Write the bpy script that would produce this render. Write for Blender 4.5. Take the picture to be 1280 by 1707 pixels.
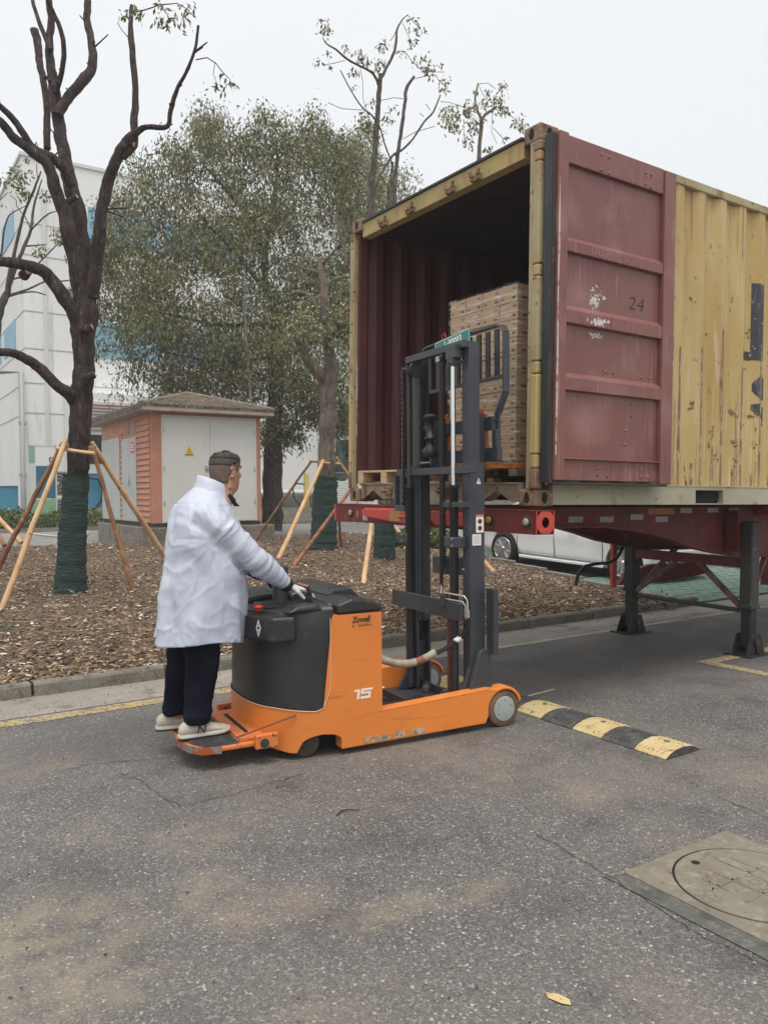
import bpy, math, random
import numpy as np
from mathutils import Vector, Matrix, noise
random.seed(7); RNG=np.random.default_rng(7)
R=math.radians
S=bpy.context.scene
for o in list(bpy.data.objects): bpy.data.objects.remove(o)
COL=S.collection
# ---------------- camera ----------------
cam_d=bpy.data.cameras.new('camera'); cam=bpy.data.objects.new('camera',cam_d); COL.objects.link(cam); S.camera=cam
cam_d.sensor_fit='HORIZONTAL'; cam_d.sensor_width=36.0; cam_d.lens=36.0*1323/1280
cam_d.clip_start=.05; cam_d.clip_end=600
cam.matrix_world=Matrix(((0.83357,0.0206,-0.55204,0),(-0.55237,0.01753,-0.83342,0),(-0.0075,0.99963,0.02599,1.58),(0,0,0,1)))
S.render.resolution_x=767; S.render.resolution_y=1024
# ---------------- world: overcast sky ----------------
w=bpy.data.worlds.new('World'); S.world=w; w.use_nodes=True
nt=w.node_tree; nt.nodes.clear()
out=nt.nodes.new('ShaderNodeOutputWorld'); add=nt.nodes.new('ShaderNodeAddShader')
sky=nt.nodes.new('ShaderNodeTexSky'); sky.sky_type='NISHITA'; sky.sun_disc=False
SUN_EL,SUN_AZ=R(71),R(208)
sky.sun_elevation=SUN_EL; sky.sun_rotation=SUN_AZ; sky.dust_density=6; sky.air_density=1.2
b1=nt.nodes.new('ShaderNodeBackground'); b1.inputs[1].default_value=.05
nt.links.new(sky.outputs[0],b1.inputs[0])
tc=nt.nodes.new('ShaderNodeTexCoord'); sep=nt.nodes.new('ShaderNodeSeparateXYZ'); nt.links.new(tc.outputs['Generated'],sep.inputs[0])
rmp=nt.nodes.new('ShaderNodeValToRGB'); nt.links.new(sep.outputs[2],rmp.inputs[0])
cr=rmp.color_ramp; cr.elements[0].position=0; cr.elements[0].color=(.72,.725,.71,1)
cr.elements[1].position=1; cr.elements[1].color=(.92,.91,.88,1)
e=cr.elements.new(.55); e.color=(.80,.795,.77,1)
cn=nt.nodes.new('ShaderNodeTexNoise'); cn.inputs['Scale'].default_value=1.6; cn.inputs['Detail'].default_value=3
nt.links.new(tc.outputs['Generated'],cn.inputs['Vector'])
mr=nt.nodes.new('ShaderNodeMapRange'); mr.inputs[3].default_value=.96; mr.inputs[4].default_value=1.04
nt.links.new(cn.outputs[0],mr.inputs[0])
b2=nt.nodes.new('ShaderNodeBackground'); nt.links.new(rmp.outputs[0],b2.inputs[0]); nt.links.new(mr.outputs[0],b2.inputs[1])
nt.links.new(b1.outputs[0],add.inputs[0]); nt.links.new(b2.outputs[0],add.inputs[1]); nt.links.new(add.outputs[0],out.inputs[0])
sun_d=bpy.data.lights.new('sun','SUN'); sun_d.energy=1.75; sun_d.angle=R(26); sun_d.color=(1,.97,.92)
sun=bpy.data.objects.new('sun',sun_d); COL.objects.link(sun)
# light arrives from behind the camera and high up
dirv=Vector((.16,.30,-1.0)); sun.rotation_euler=dirv.to_track_quat('-Z','Y').to_euler()
S.view_settings.view_transform='Standard'; S.view_settings.look='None'; S.view_settings.exposure=.08; S.view_settings.gamma=1
S.view_settings.use_curve_mapping=False
# ---------------- helpers ----------------
def rgb(r,g,b):
    f=lambda c:(c/255/12.92) if c/255<=.04045 else ((c/255+.055)/1.055)**2.4
    return (f(r),f(g),f(b),1)
MATS={}
def mat(name,base,rough=.6,metal=0,layers=(),bump=(),spec=.5,trans=0):
    """layers: (colour, scale, lo, hi, (sx,sy,sz), detail, rough or None); bump: (scale,strength,(sx,sy,sz))"""
    m=bpy.data.materials.new(name); m.use_nodes=True; n=m.node_tree.nodes; l=m.node_tree.links
    b=n['Principled BSDF']; b.inputs['Roughness'].default_value=rough; b.inputs['Metallic'].default_value=metal
    b.inputs['Specular IOR Level'].default_value=spec
    if len(base)==3: base=(*base,1)
    tc=n.new('ShaderNodeTexCoord')
    def nz(scale,st,det=4,rg=.55):
        mp=n.new('ShaderNodeMapping'); l.new(tc.outputs['Object'],mp.inputs[0]); mp.inputs['Scale'].default_value=st
        mp.inputs['Location'].default_value=(random.random()*9,random.random()*9,random.random()*9)
        t=n.new('ShaderNodeTexNoise'); t.inputs['Scale'].default_value=scale; t.inputs['Detail'].default_value=det; t.inputs['Roughness'].default_value=rg
        l.new(mp.outputs[0],t.inputs['Vector']); return t
    cur=None; rcur=None
    for L in layers:
        c,sc,lo,hi=L[:4]; st=L[4] if len(L)>4 else (1,1,1); det=L[5] if len(L)>5 else 4; rr=L[6] if len(L)>6 else None
        if len(c)==3: c=(*c,1)
        t=nz(sc,st,det); mr=n.new('ShaderNodeMapRange'); mr.inputs[1].default_value=lo; mr.inputs[2].default_value=hi
        l.new(t.outputs[0],mr.inputs[0])
        mx=n.new('ShaderNodeMix'); mx.data_type='RGBA'; l.new(mr.outputs[0],mx.inputs[0])
        if cur is None: mx.inputs[6].default_value=base
        else: l.new(cur,mx.inputs[6])
        mx.inputs[7].default_value=c; cur=mx.outputs[2]
        if rr is not None:
            m2=n.new('ShaderNodeMix'); m2.data_type='FLOAT'; l.new(mr.outputs[0],m2.inputs[0])
            if rcur is None: m2.inputs[2].default_value=rough
            else: l.new(rcur,m2.inputs[2])
            m2.inputs[3].default_value=rr; rcur=m2.outputs[0]
    if cur is None: b.inputs['Base Color'].default_value=base
    else: l.new(cur,b.inputs['Base Color'])
    if rcur is not None: l.new(rcur,b.inputs['Roughness'])
    prev=None
    for B in bump:
        t=nz(B[0],B[2] if len(B)>2 else (1,1,1),3)
        bp=n.new('ShaderNodeBump'); bp.inputs['Strength'].default_value=B[1]; bp.inputs['Distance'].default_value=B[3] if len(B)>3 else .01
        l.new(t.outputs[0],bp.inputs['Height'])
        if prev: l.new(prev,bp.inputs['Normal'])
        prev=bp.outputs[0]
    if prev: l.new(prev,b.inputs['Normal'])
    if trans: b.inputs['Transmission Weight'].default_value=trans
    MATS[name]=m; return m
class MB:
    def __init__(s): s.v=[];s.f=[];s.m=[];s.s=[]
    def add(s,vs,fs,mi=0,sm=False,X=None):
        k=len(s.v)
        if X is not None: vs=[X@Vector(p) for p in vs]
        s.v+= [tuple(p) for p in vs]
        for f in fs: s.f.append(tuple(i+k for i in f)); s.m.append(mi); s.s.append(sm)
        return s
    def box(s,x0,x1,y0,y1,z0,z1,mi=0,X=None):
        x0,x1=min(x0,x1),max(x0,x1);y0,y1=min(y0,y1),max(y0,y1);z0,z1=min(z0,z1),max(z0,z1)
        return s.add([(x0,y0,z0),(x1,y0,z0),(x1,y1,z0),(x0,y1,z0),(x0,y0,z1),(x1,y0,z1),(x1,y1,z1),(x0,y1,z1)],
            [(0,3,2,1),(4,5,6,7),(0,1,5,4),(1,2,6,5),(2,3,7,6),(3,0,4,7)],mi,False,X)
    def bar(s,a,b,w,h,mi=0,upv=(0,0,1)):
        a=Vector(a);b=Vector(b);d=(b-a);L=d.length;d.normalize();u=Vector(upv)
        if abs(d.dot(u))>.98:u=Vector((1,0,0))
        r=d.cross(u).normalized();u=r.cross(d)
        X=Matrix(((d.x,r.x,u.x,a.x),(d.y,r.y,u.y,a.y),(d.z,r.z,u.z,a.z),(0,0,0,1)))
        return s.box(0,L,-w/2,w/2,-h/2,h/2,mi,X)
    def prism(s,poly,axis,a,b,mi=0,X=None):
        n=len(poly)
        def P(p,t):
            return (t,p[0],p[1]) if axis=='x' else ((p[0],t,p[1]) if axis=='y' else (p[0],p[1],t))
        vs=[P(p,a) for p in poly]+[P(p,b) for p in poly]
        ar=sum(poly[i][0]*poly[(i+1)%n][1]-poly[(i+1)%n][0]*poly[i][1] for i in range(n))
        flip=(ar>0)^(axis=='y')^(a>b)
        fs=[tuple(range(n)),tuple(range(2*n-1,n-1,-1))]+[(i+n,(i+1)%n+n,(i+1)%n,i) for i in range(n)]
        if flip: fs=[tuple(reversed(f)) for f in fs]
        return s.add(vs,fs,mi,False,X)
    def loft(s,rings,mi=0,sm=True,cap=True,closed=False):
        n=len(rings[0]);vs=[p for r in rings for p in r];fs=[]
        K=len(rings)
        for k in range(K-1 if not closed else K):
            k2=(k+1)%K
            for i in range(n): fs.append((k*n+i,k*n+(i+1)%n,k2*n+(i+1)%n,k2*n+i))
        s.add(vs,fs,mi,sm)
        if cap and not closed:
            s.add(rings[0],[tuple(range(n-1,-1,-1))],mi,False); s.add(rings[-1],[tuple(range(n))],mi,False)
        return s
    def tube(s,pts,r,n=8,mi=0,sm=True,cap=True,jit=0):
        pts=[Vector(p) for p in pts]
        if not hasattr(r,'__len__'): r=[r]*len(pts)
        rings=[];u=None
        for i,p in enumerate(pts):
            d=(pts[min(i+1,len(pts)-1)]-pts[max(i-1,0)]).normalized()
            if u is None:
                u=Vector((0,0,1)) if abs(d.z)<.9 else Vector((1,0,0))
            u=(u-d*u.dot(d)).normalized(); q=d.cross(u)
            rings.append([p+(u*math.cos(t)+q*math.sin(t))*r[i]*(1+jit*(random.random()-.5)) for t in [2*math.pi*j/n for j in range(n)]])
        return s.loft(rings,mi,sm,cap)
    def sweep_ring(s,c,axis,R0,r,n=24,m=8,mi=0):
        c=Vector(c);a=Vector(axis).normalized();u=Vector((0,0,1)) if abs(a.z)<.9 else Vector((1,0,0));u=(u-a*u.dot(a)).normalized();q=a.cross(u)
        rings=[]
        for i in range(n):
            t=2*math.pi*i/n;e=u*math.cos(t)+q*math.sin(t)
            rings.append([c+e*(R0+r*math.cos(p))+a*(r*math.sin(p)) for p in [2*math.pi*j/m for j in range(m)]])
        return s.loft(rings,mi,True,False,True)
    def lathe(s,c,axis,prof,n=24,mi=0,sm=True):
        """prof: (radius, offset along axis)"""
        c=Vector(c);a=Vector(axis).normalized();u=Vector((0,0,1)) if abs(a.z)<.9 else Vector((1,0,0));u=(u-a*u.dot(a)).normalized();q=a.cross(u)
        rings=[[c+a*o+(u*math.cos(t)+q*math.sin(t))*rr for t in [2*math.pi*j/n for j in range(n)]] for rr,o in prof]
        return s.loft(rings,mi,sm,True)
    def build(s,name,mats,parent=None,bevel=0,world=False,seg=2,kind=None,label=None):
        me=bpy.data.meshes.new(name)
        v=s.v
        if world and parent is not None:
            Xi=parent.matrix_basis.inverted(); v=[tuple(Xi@Vector(p)) for p in v]
        me.from_pydata(v,[],s.f)
        if not isinstance(mats,(list,tuple)): mats=[mats]
        for m in mats: me.materials.append(MATS[m] if isinstance(m,str) else m)
        me.polygons.foreach_set('material_index',s.m); me.polygons.foreach_set('use_smooth',s.s)
        me.update()
        o=bpy.data.objects.new(name,me); COL.objects.link(o)
        if parent is not None: o.parent=parent
        if bevel:
            md=o.modifiers.new('bevel','BEVEL'); md.width=bevel; md.segments=seg; md.limit_method='ANGLE'; md.angle_limit=R(35)
        if kind: o['kind']=kind
        if label: o['label']=label
        return o
def quads(name,V,mats,parent=None,mi=None,kind=None,world=False,nv=4,smooth=False):
    """V: (N,nv,3) array"""
    N=len(V); me=bpy.data.meshes.new(name); P=V.reshape(-1,3).astype(np.float32)
    if world and parent is not None:
        X=np.array(parent.matrix_basis.inverted()); P=(P@X[:3,:3].T+X[:3,3]).astype(np.float32)
    me.vertices.add(len(P)); me.vertices.foreach_set('co',P.ravel())
    me.loops.add(N*nv); me.loops.foreach_set('vertex_index',np.arange(N*nv,dtype=np.int32))
    me.polygons.add(N); me.polygons.foreach_set('loop_start',np.arange(0,N*nv,nv,dtype=np.int32))
    if not isinstance(mats,(list,tuple)): mats=[mats]
    for m in mats: me.materials.append(MATS[m])
    if mi is not None: me.polygons.foreach_set('material_index',mi.astype(np.int32))
    me.update(calc_edges=True); me.validate()
    o=bpy.data.objects.new(name,me); COL.objects.link(o)
    if parent is not None: o.parent=parent
    if kind: o['kind']=kind
    return o
def leaf_quads(P,size,droop=.6,asp=.42):
    """rhombic bent leaves at points P"""
    N=len(P); a=RNG.uniform(0,2*np.pi,N); el=-droop*1.2+RNG.normal(0,.45,N)
    d=np.stack([np.cos(a)*np.cos(el),np.sin(a)*np.cos(el),np.sin(el)],1)
    u=RNG.normal(0,1,(N,3)); u-=d*(u*d).sum(1)[:,None]; u/=np.linalg.norm(u,axis=1)[:,None]
    L=(size*RNG.uniform(.6,1.25,N))[:,None]
    nrm=np.cross(d,u)
    return np.stack([P,P+d*L*.5+u*L*asp*.5+nrm*L*.06,P+d*L,P+d*L*.5-u*L*asp*.5+nrm*L*.06],1)
def thing(name,label,cat,loc=(0,0,0),rot=None,group=None,mx=None):
    o=bpy.data.objects.new(name,None); COL.objects.link(o); o.empty_display_size=.1
    if mx is not None: o.matrix_basis=mx
    else:
        o.location=loc
        if rot is not None: o.rotation_euler=rot if hasattr(rot,'__len__') else (0,0,rot)
    o['label']=label; o['category']=cat
    if group: o['group']=group
    return o
def tag(o,label,cat,group=None):
    o['label']=label;o['category']=cat
    if group:o['group']=group
    return o
def copy_part(src,parent,loc=None,rot=None,scale=None):
    c=src.copy(); COL.objects.link(c); c.parent=parent
    if loc is not None:c.location=loc
    if rot is not None:c.rotation_euler=rot
    if scale is not None:c.scale=scale
    return c
def text_polys(txt,size,bold=0,ext=.0008):
    cu=bpy.data.curves.new('t','FONT'); cu.body=txt; cu.size=size; cu.extrude=ext; cu.offset=bold; cu.resolution_u=3
    ob=bpy.data.objects.new('t',cu); me=ob.to_mesh()
    v=[tuple(p.co) for p in me.vertices]; f=[tuple(p.vertices) for p in me.polygons]
    ob.to_mesh_clear(); bpy.data.objects.remove(ob); bpy.data.curves.remove(cu)
    return v,f
def text_on(mb,txt,size,o,xd,yd,mi=0,bold=0,sx=1,slant=0,ext=.0008):
    """origin o, unit dirs xd (reading direction), yd (up)"""
    v,f=text_polys(txt,size,bold,ext); xd=Vector(xd);yd=Vector(yd);n=xd.cross(yd);o=Vector(o)
    mb.add([o+xd*((p[0]+slant*p[1])*sx)+yd*p[1]+n*p[2] for p in v],f,mi)
def T(y):
    return float(np.interp(y,[6.9,16,26,29,40],[0,.364,.45,1.0,1.02]))
def cyl(mb,a,b,r,n=16,mi=0): return mb.tube([a,b],r,n,mi)

# ---------------- materials ----------------
def asphalt_mat():
    m=bpy.data.materials.new('asphalt'); m.use_nodes=True; n=m.node_tree.nodes; l=m.node_tree.links; b=n['Principled BSDF']
    tc=n.new('ShaderNodeTexCoord'); C=tc.outputs['Object']
    def tex(kind,sc,det=3):
        t=n.new(kind); t.inputs['Scale'].default_value=sc; l.new(C,t.inputs['Vector'])
        if kind=='ShaderNodeTexNoise': t.inputs['Detail'].default_value=det; t.inputs['Roughness'].default_value=.6
        return t
    def ramp(sock,pts):
        r=n.new('ShaderNodeValToRGB'); l.new(sock,r.inputs[0]); e=r.color_ramp.elements
        e[0].position,e[0].color=pts[0][0],(*pts[0][1],1); e[1].position,e[1].color=pts[-1][0],(*pts[-1][1],1)
        for p,c in pts[1:-1]:
            q=e.new(p); q.color=(*c,1)
        return r.outputs[0]
    def mix(f,a,c,mode='MIX'):
        x=n.new('ShaderNodeMix'); x.data_type='RGBA'; x.blend_type=mode
        if isinstance(f,float): x.inputs[0].default_value=f
        else: l.new(f,x.inputs[0])
        for i,q in ((6,a),(7,c)):
            if isinstance(q,tuple): x.inputs[i].default_value=(*q,1)
            else: l.new(q,x.inputs[i])
        return x.outputs[2]
    v=tex('ShaderNodeTexVoronoi',118); v2=tex('ShaderNodeTexVoronoi',230)
    stone=ramp(v.outputs['Color'],[(0,(.032,.030,.029)),(.40,(.078,.074,.071)),(.74,(.145,.138,.132)),(.88,(.30,.285,.27)),(.98,(.72,.69,.66))])
    fine=ramp(v2.outputs['Color'],[(0,(.030,.028,.028)),(.5,(.10,.094,.091)),(.8,(.20,.19,.183)),(1,(.55,.53,.50))])
    c=mix(.30,stone,fine)
    big=tex('ShaderNodeTexNoise',.55,5)
    c=mix(ramp(big.outputs[0],[(.35,(0,0,0)),(.7,(1,1,1))]),c,mix(.42,c,(.22,.19,.165)))
    med=tex('ShaderNodeTexNoise',2.2,5)
    c=mix(ramp(med.outputs[0],[(.30,(1,1,1)),(.5,(0,0,0))]),c,mix(.45,c,(.055,.05,.05)))
    sand=tex('ShaderNodeTexNoise',1.15,6)
    c=mix(ramp(sand.outputs[0],[(.56,(0,0,0)),(.74,(.62,.62,.62))]),c,(.27,.215,.15))
    def ell(cx,cy,rx,ry,soft=.3):
        s=n.new('ShaderNodeVectorMath'); s.operation='SUBTRACT'; l.new(C,s.inputs[0]); s.inputs[1].default_value=(cx,cy,0)
        m_=n.new('ShaderNodeVectorMath'); m_.operation='MULTIPLY'; l.new(s.outputs[0],m_.inputs[0]); m_.inputs[1].default_value=(1/rx,1/ry,0)
        L=n.new('ShaderNodeVectorMath'); L.operation='LENGTH'; l.new(m_.outputs[0],L.inputs[0])
        r=n.new('ShaderNodeMapRange'); r.interpolation_type='SMOOTHSTEP'; l.new(L.outputs['Value'],r.inputs[0]); r.inputs[1].default_value=soft; r.inputs[2].default_value=1.15; r.inputs[3].default_value=1; r.inputs[4].default_value=0
        return r.outputs[0]
    def times(a,b_,k=1.0):
        x=n.new('ShaderNodeMath'); x.operation='MULTIPLY'; l.new(a,x.inputs[0]); l.new(b_,x.inputs[1])
        y=n.new('ShaderNodeMath'); y.operation='MULTIPLY'; l.new(x.outputs[0],y.inputs[0]); y.inputs[1].default_value=k; return y.outputs[0]
    pn=tex('ShaderNodeTexNoise',6.5,6); pm=ramp(pn.outputs[0],[(.38,(0,0,0)),(.62,(1,1,1))])
    # dusty sand left in the hollows of the asphalt
    for P_,rx,ry,k in (((1.085,2.985,0.000),.16,.22,.75),((1.224,3.516,0.000),.22,.25,.6),((0.552,2.991,0.000),.40,.45,.75),((0.866,3.800,0.000),.22,.2,.4),((1.635,2.447,0.000),.30,.12,.7),((1.981,2.372,0.000),.25,.12,.6),((2.936,3.206,-0.000),.35,.18,.45),((2.990,2.120,0.000),.2,.2,.2),((0.424,2.599,-0.000),.4,.25,.6),((2.095,3.291,0.000),.25,.15,.35),((0.720,2.542,-0.000),.25,.12,.4)):
        c=mix(times(ell(P_[0],P_[1],rx,ry),pm,k*.72),c,(.27,.235,.165))
    # two soft ellipses of darker asphalt colour beside and behind the truck
    dark_zone=ell(6.2,4.9,3.6,1.3,.35); dark_zone2=ell(2.2,5.2,2.6,.75,.3)
    c=mix(times(dark_zone,dark_zone,.42),c,(.045,.045,.047)); c=mix(times(dark_zone2,dark_zone2,.32),c,(.05,.048,.048))
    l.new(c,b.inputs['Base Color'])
    r=n.new('ShaderNodeMapRange'); l.new(med.outputs[0],r.inputs[0]); r.inputs[1].default_value=.3; r.inputs[2].default_value=.6; r.inputs[3].default_value=.55; r.inputs[4].default_value=.85
    l.new(r.outputs[0],b.inputs['Roughness'])
    bp=n.new('ShaderNodeBump'); bp.inputs['Strength'].default_value=.7; bp.inputs['Distance'].default_value=.004
    l.new(v.outputs['Distance'],bp.inputs['Height']); bp.invert=True
    nb=tex('ShaderNodeTexNoise',60,4); bp2=n.new('ShaderNodeBump'); bp2.inputs['Strength'].default_value=.5; bp2.inputs['Distance'].default_value=.006
    l.new(nb.outputs[0],bp2.inputs['Height']); l.new(bp.outputs[0],bp2.inputs['Normal']); l.new(bp2.outputs[0],b.inputs['Normal'])
    MATS['asphalt']=m
asphalt_mat()
mat('concrete',(.23,.215,.19),.9,layers=[((.13,.12,.10),2.5,.45,.7),((.30,.28,.25),30,.5,.75),((.10,.085,.065),6,.58,.75)],bump=[(60,.5,(1,1,1),.006),(8,.3,(1,1,1),.01)])
mat('kerb_concrete',(.20,.18,.15),.92,layers=[((.10,.09,.07),3.5,.42,.68),((.27,.25,.22),40,.52,.75),((.075,.065,.045),7,.6,.72)],bump=[(70,.6,(1,1,1),.008),(9,.5,(1,1,1),.015)])
mat('gutter',(.27,.245,.21),.92,layers=[((.34,.31,.27),1.4,.42,.65),((.10,.09,.08),5,.56,.75),((.085,.08,.075),60,.5,.8),((.16,.12,.08),14,.6,.75)],bump=[(90,.5,(1,1,1),.004)])
mat('yellow_line',(.44,.32,.12),.85,layers=[((.36,.29,.16),3,.4,.65),((.13,.12,.11),38,.50,.60),((.15,.14,.13),5,.53,.66)],bump=[(110,.5,(1,1,1),.003)])
mat('pale_line',(.46,.41,.31),.85,layers=[((.34,.31,.26),3,.4,.6),((.15,.14,.13),40,.56,.66),((.16,.15,.14),5,.60,.72)],bump=[(110,.5,(1,1,1),.003)])
mat('soil',(.12,.080,.054),.95,layers=[((.075,.050,.034),3,.4,.65),((.20,.145,.10),24,.48,.68),((.30,.24,.17),60,.56,.70),((.08,.08,.04),1.2,.58,.75)],bump=[(30,1,(1,1,1),.03),(110,.8,(1,1,1),.012)])
mat('litter_pale',(.50,.42,.31),.8,layers=[((.23,.16,.1),3,.4,.65)])
mat('litter_brown',(.20,.120,.075),.85,layers=[((.29,.185,.115),4,.4,.65)])
mat('litter_tan',(.43,.31,.19),.85,layers=[((.17,.11,.06),4,.4,.65)])
mat('litter_dark',(.05,.035,.025),.9)
mat('litter_white',(.66,.62,.55),.8)
mat('paver',(.14,.23,.19),.9,layers=[((.09,.165,.135),4,.4,.65),((.22,.27,.235),30,.5,.75),((.05,.05,.04),9,.6,.75)],bump=[(60,.5,(1,1,1),.006)])
mat('paver_ground',(.05,.075,.06),.95,layers=[((.08,.13,.11),1.2,.4,.65),((.04,.045,.03),8,.5,.7)],bump=[(30,.5)])
mat('rear_road',(.25,.245,.235),.9,layers=[((.17,.165,.155),1.3,.42,.65),((.29,.28,.26),30,.5,.75)],bump=[(60,.4,(1,1,1),.005)])
mat('ground',(.12,.105,.08),.95,layers=[((.07,.075,.04),1.5,.4,.65)],bump=[(20,.6)])
mat('manhole_concrete',(.195,.175,.135),.85,layers=[((.15,.132,.10),5,.42,.68),((.27,.245,.19),25,.52,.75),((.13,.105,.075),22,.60,.72)],bump=[(80,.35,(1,1,1),.003),(14,.25,(1,1,1),.006)])
mat('gap_black',(.012,.011,.010),.95)
mat('crack_dark',(.03,.028,.026),.95,layers=[((.07,.06,.055),30,.5,.6)])
mat('patch',(.10,.105,.09),.9,layers=[((.17,.16,.14),40,.5,.7),((.06,.065,.055),9,.5,.7)],bump=[(90,1,(1,1,1),.01)])
# container
mat('container_yellow',(.47,.335,.125),.62,layers=[((.53,.41,.20),.9,.4,.68),((.40,.27,.085),2.2,.5,.75,(1,1,.25)),((.56,.47,.30),7,.58,.72,(5,5,.16)),
    ((.26,.15,.085),5,.62,.70,(5,5,.12)),((.10,.045,.03),11,.67,.73,(1.6,1.6,.5)),((.15,.10,.06),26,.66,.72,(1,1,.6))],bump=[(6,.25,(1,1,.3),.02),(50,.15)])
mat('container_rail',(.35,.27,.14),.7,layers=[((.42,.36,.22),2,.42,.65),((.22,.13,.07),5,.55,.72,(1,1,.4)),((.09,.05,.03),16,.62,.7)],bump=[(30,.3)])
mat('side_rail',(.33,.31,.22),.6,layers=[((.42,.39,.28),1.5,.42,.65),((.20,.16,.10),5,.58,.72),((.09,.05,.03),16,.66,.73)],bump=[(6,.3,(1,1,1),.03)])
mat('corner_rust',(.20,.115,.075),.75,layers=[((.28,.19,.12),4,.42,.65),((.10,.05,.035),9,.5,.68),((.38,.28,.16),20,.62,.7)],bump=[(30,.5)])
mat('header_yellow',(.44,.34,.14),.65,layers=[((.30,.27,.12),3,.45,.68),((.42,.20,.10),5,.58,.7,(1,1,.3)),((.08,.045,.03),9,.66,.74,(1,1,.3)),((.15,.14,.08),14,.62,.72)],bump=[(30,.3)])
mat('sill_rust',(.27,.20,.13),.75,layers=[((.35,.29,.2),4,.42,.65),((.12,.06,.035),6,.52,.66,(1,1,.3)),((.05,.03,.02),12,.62,.7),((.36,.28,.08),8,.66,.72)],bump=[(24,.5)])
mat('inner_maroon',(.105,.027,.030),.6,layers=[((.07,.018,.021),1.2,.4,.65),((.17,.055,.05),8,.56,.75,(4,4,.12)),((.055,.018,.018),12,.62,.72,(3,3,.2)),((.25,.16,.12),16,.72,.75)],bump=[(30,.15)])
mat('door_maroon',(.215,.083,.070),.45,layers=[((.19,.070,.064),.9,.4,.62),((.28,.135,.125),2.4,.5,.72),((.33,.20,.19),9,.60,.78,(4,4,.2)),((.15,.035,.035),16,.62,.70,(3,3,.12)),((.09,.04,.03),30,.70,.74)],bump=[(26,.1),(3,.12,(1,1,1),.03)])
mat('door_edge',(.55,.47,.40),.7,layers=[((.30,.14,.12),14,.5,.6)])
mat('gasket',(.022,.026,.027),.55,layers=[((.06,.065,.06),12,.55,.75,(1,1,.2))])
mat('paint_scrape',(.62,.58,.55),.7,layers=[((.4,.25,.22),50,.5,.7)])
mat('letter_dark',(.035,.036,.045),.6,layers=[((.13,.12,.13),9,.52,.65,(1,1,.5)),((.40,.30,.14),18,.64,.68)])
mat('marker',(.07,.035,.04),.7)
mat('chalk',(.40,.22,.21),.8)
mat('plywood',(.16,.11,.07),.8)
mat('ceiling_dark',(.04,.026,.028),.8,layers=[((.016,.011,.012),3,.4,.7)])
# trailer
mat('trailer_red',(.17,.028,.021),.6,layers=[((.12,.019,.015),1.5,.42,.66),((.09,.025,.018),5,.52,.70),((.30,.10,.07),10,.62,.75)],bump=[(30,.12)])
mat('trailer_bright',(.52,.062,.042),.42,layers=[((.42,.05,.04),3,.45,.7),((.22,.05,.03),12,.62,.74)])
mat('trailer_faded',(.42,.11,.10),.55,layers=[((.33,.06,.05),2.5,.42,.66),((.20,.05,.04),8,.6,.74),((.5,.22,.2),9,.62,.75)],bump=[(30,.12)])
mat('reflector_white',(.40,.40,.38),.5,layers=[((.28,.28,.26),12,.4,.7)])
mat('reflector_amber',(.40,.17,.07),.5)
mat('lens_grey',(.38,.32,.30),.35,layers=[((.25,.2,.18),20,.5,.7)])
mat('lens_amber',(.55,.22,.03),.3)
mat('rubber',(.025,.024,.023),.85,layers=[((.07,.06,.05),8,.5,.75)],bump=[(60,.3)])
mat('leg_steel',(.012,.011,.011),.6,layers=[((.03,.028,.026),4,.45,.7),((.08,.07,.06),12,.62,.75),((.02,.018,.017),6,.55,.7)],bump=[(40,.2)])
mat('leg_grey',(.050,.048,.047),.6,layers=[((.035,.034,.033),4,.45,.7),((.2,.18,.16),12,.62,.75)],bump=[(40,.2)])
mat('grease',(.012,.011,.011),.4)
mat('orange_rust',(.42,.13,.03),.6,layers=[((.2,.05,.02),20,.5,.65)])
# truck
mat('orange_paint',(.76,.235,.040),.38,layers=[((.70,.21,.038),1.2,.42,.65,(1,1,1),4,.5),((.56,.18,.05),6,.56,.78),((.36,.15,.06),44,.68,.74),((.45,.16,.05),3.0,.64,.76,(.5,1,5)),((.80,.38,.18),60,.72,.75,(.25,1,1))],bump=[(3,.04,(1,1,1),.02)])
mat('orange_worn',(.66,.19,.05),.5,layers=[((.55,.17,.06),4,.45,.68),((.30,.14,.08),14,.58,.7),((.10,.06,.04),30,.64,.7)],bump=[(40,.15)])
mat('trim_pale',(.62,.40,.26),.5)
mat('black_plastic',(.019,.020,.021),.42,layers=[((.030,.030,.031),2,.45,.7,(1,1,1),4,.5),((.060,.058,.055),14,.60,.8)],bump=[(350,.12,(1,1,1),.001)])
mat('black_soft',(.026,.028,.032),.5,layers=[((.045,.047,.05),5,.5,.75)])
mat('mast_steel',(.038,.043,.052),.42,layers=[((.052,.057,.066),3,.45,.7),((.085,.083,.082),16,.64,.78)],bump=[(40,.06)])
mat('mast_black',(.014,.015,.018),.45,layers=[((.03,.03,.032),10,.5,.7)])
mat('chain',(.035,.033,.030),.35,.6,layers=[((.10,.09,.07),40,.5,.7)])
mat('chrome',(.75,.76,.78),.12,1.0)
mat('bolt_steel',(.42,.42,.41),.35,.8)
mat('rubber_mat',(.045,.045,.045),.8,layers=[((.10,.095,.09),10,.5,.7)])
mat('worn_tip',(.30,.28,.27),.4,.5,layers=[((.5,.12,.03),14,.45,.55),((.1,.2,.35),9,.62,.68)])
mat('hose_sheath',(.36,.33,.25),.6,layers=[((.26,.22,.16),12,.45,.7,(1,1,1)),((.17,.14,.1),30,.6,.75)],bump=[(120,.25)])
mat('tape_brown',(.20,.07,.04),.5)
mat('hose_black',(.015,.015,.016),.4)
mat('pipe_pale',(.45,.44,.40),.35,.5)
mat('red_plastic',(.62,.03,.03),.3)
mat('decal_dark',(.10,.045,.02),.5)
mat('decal_white',(.82,.80,.76),.5)
mat('decal_orange',(.75,.20,.05),.5)
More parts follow.
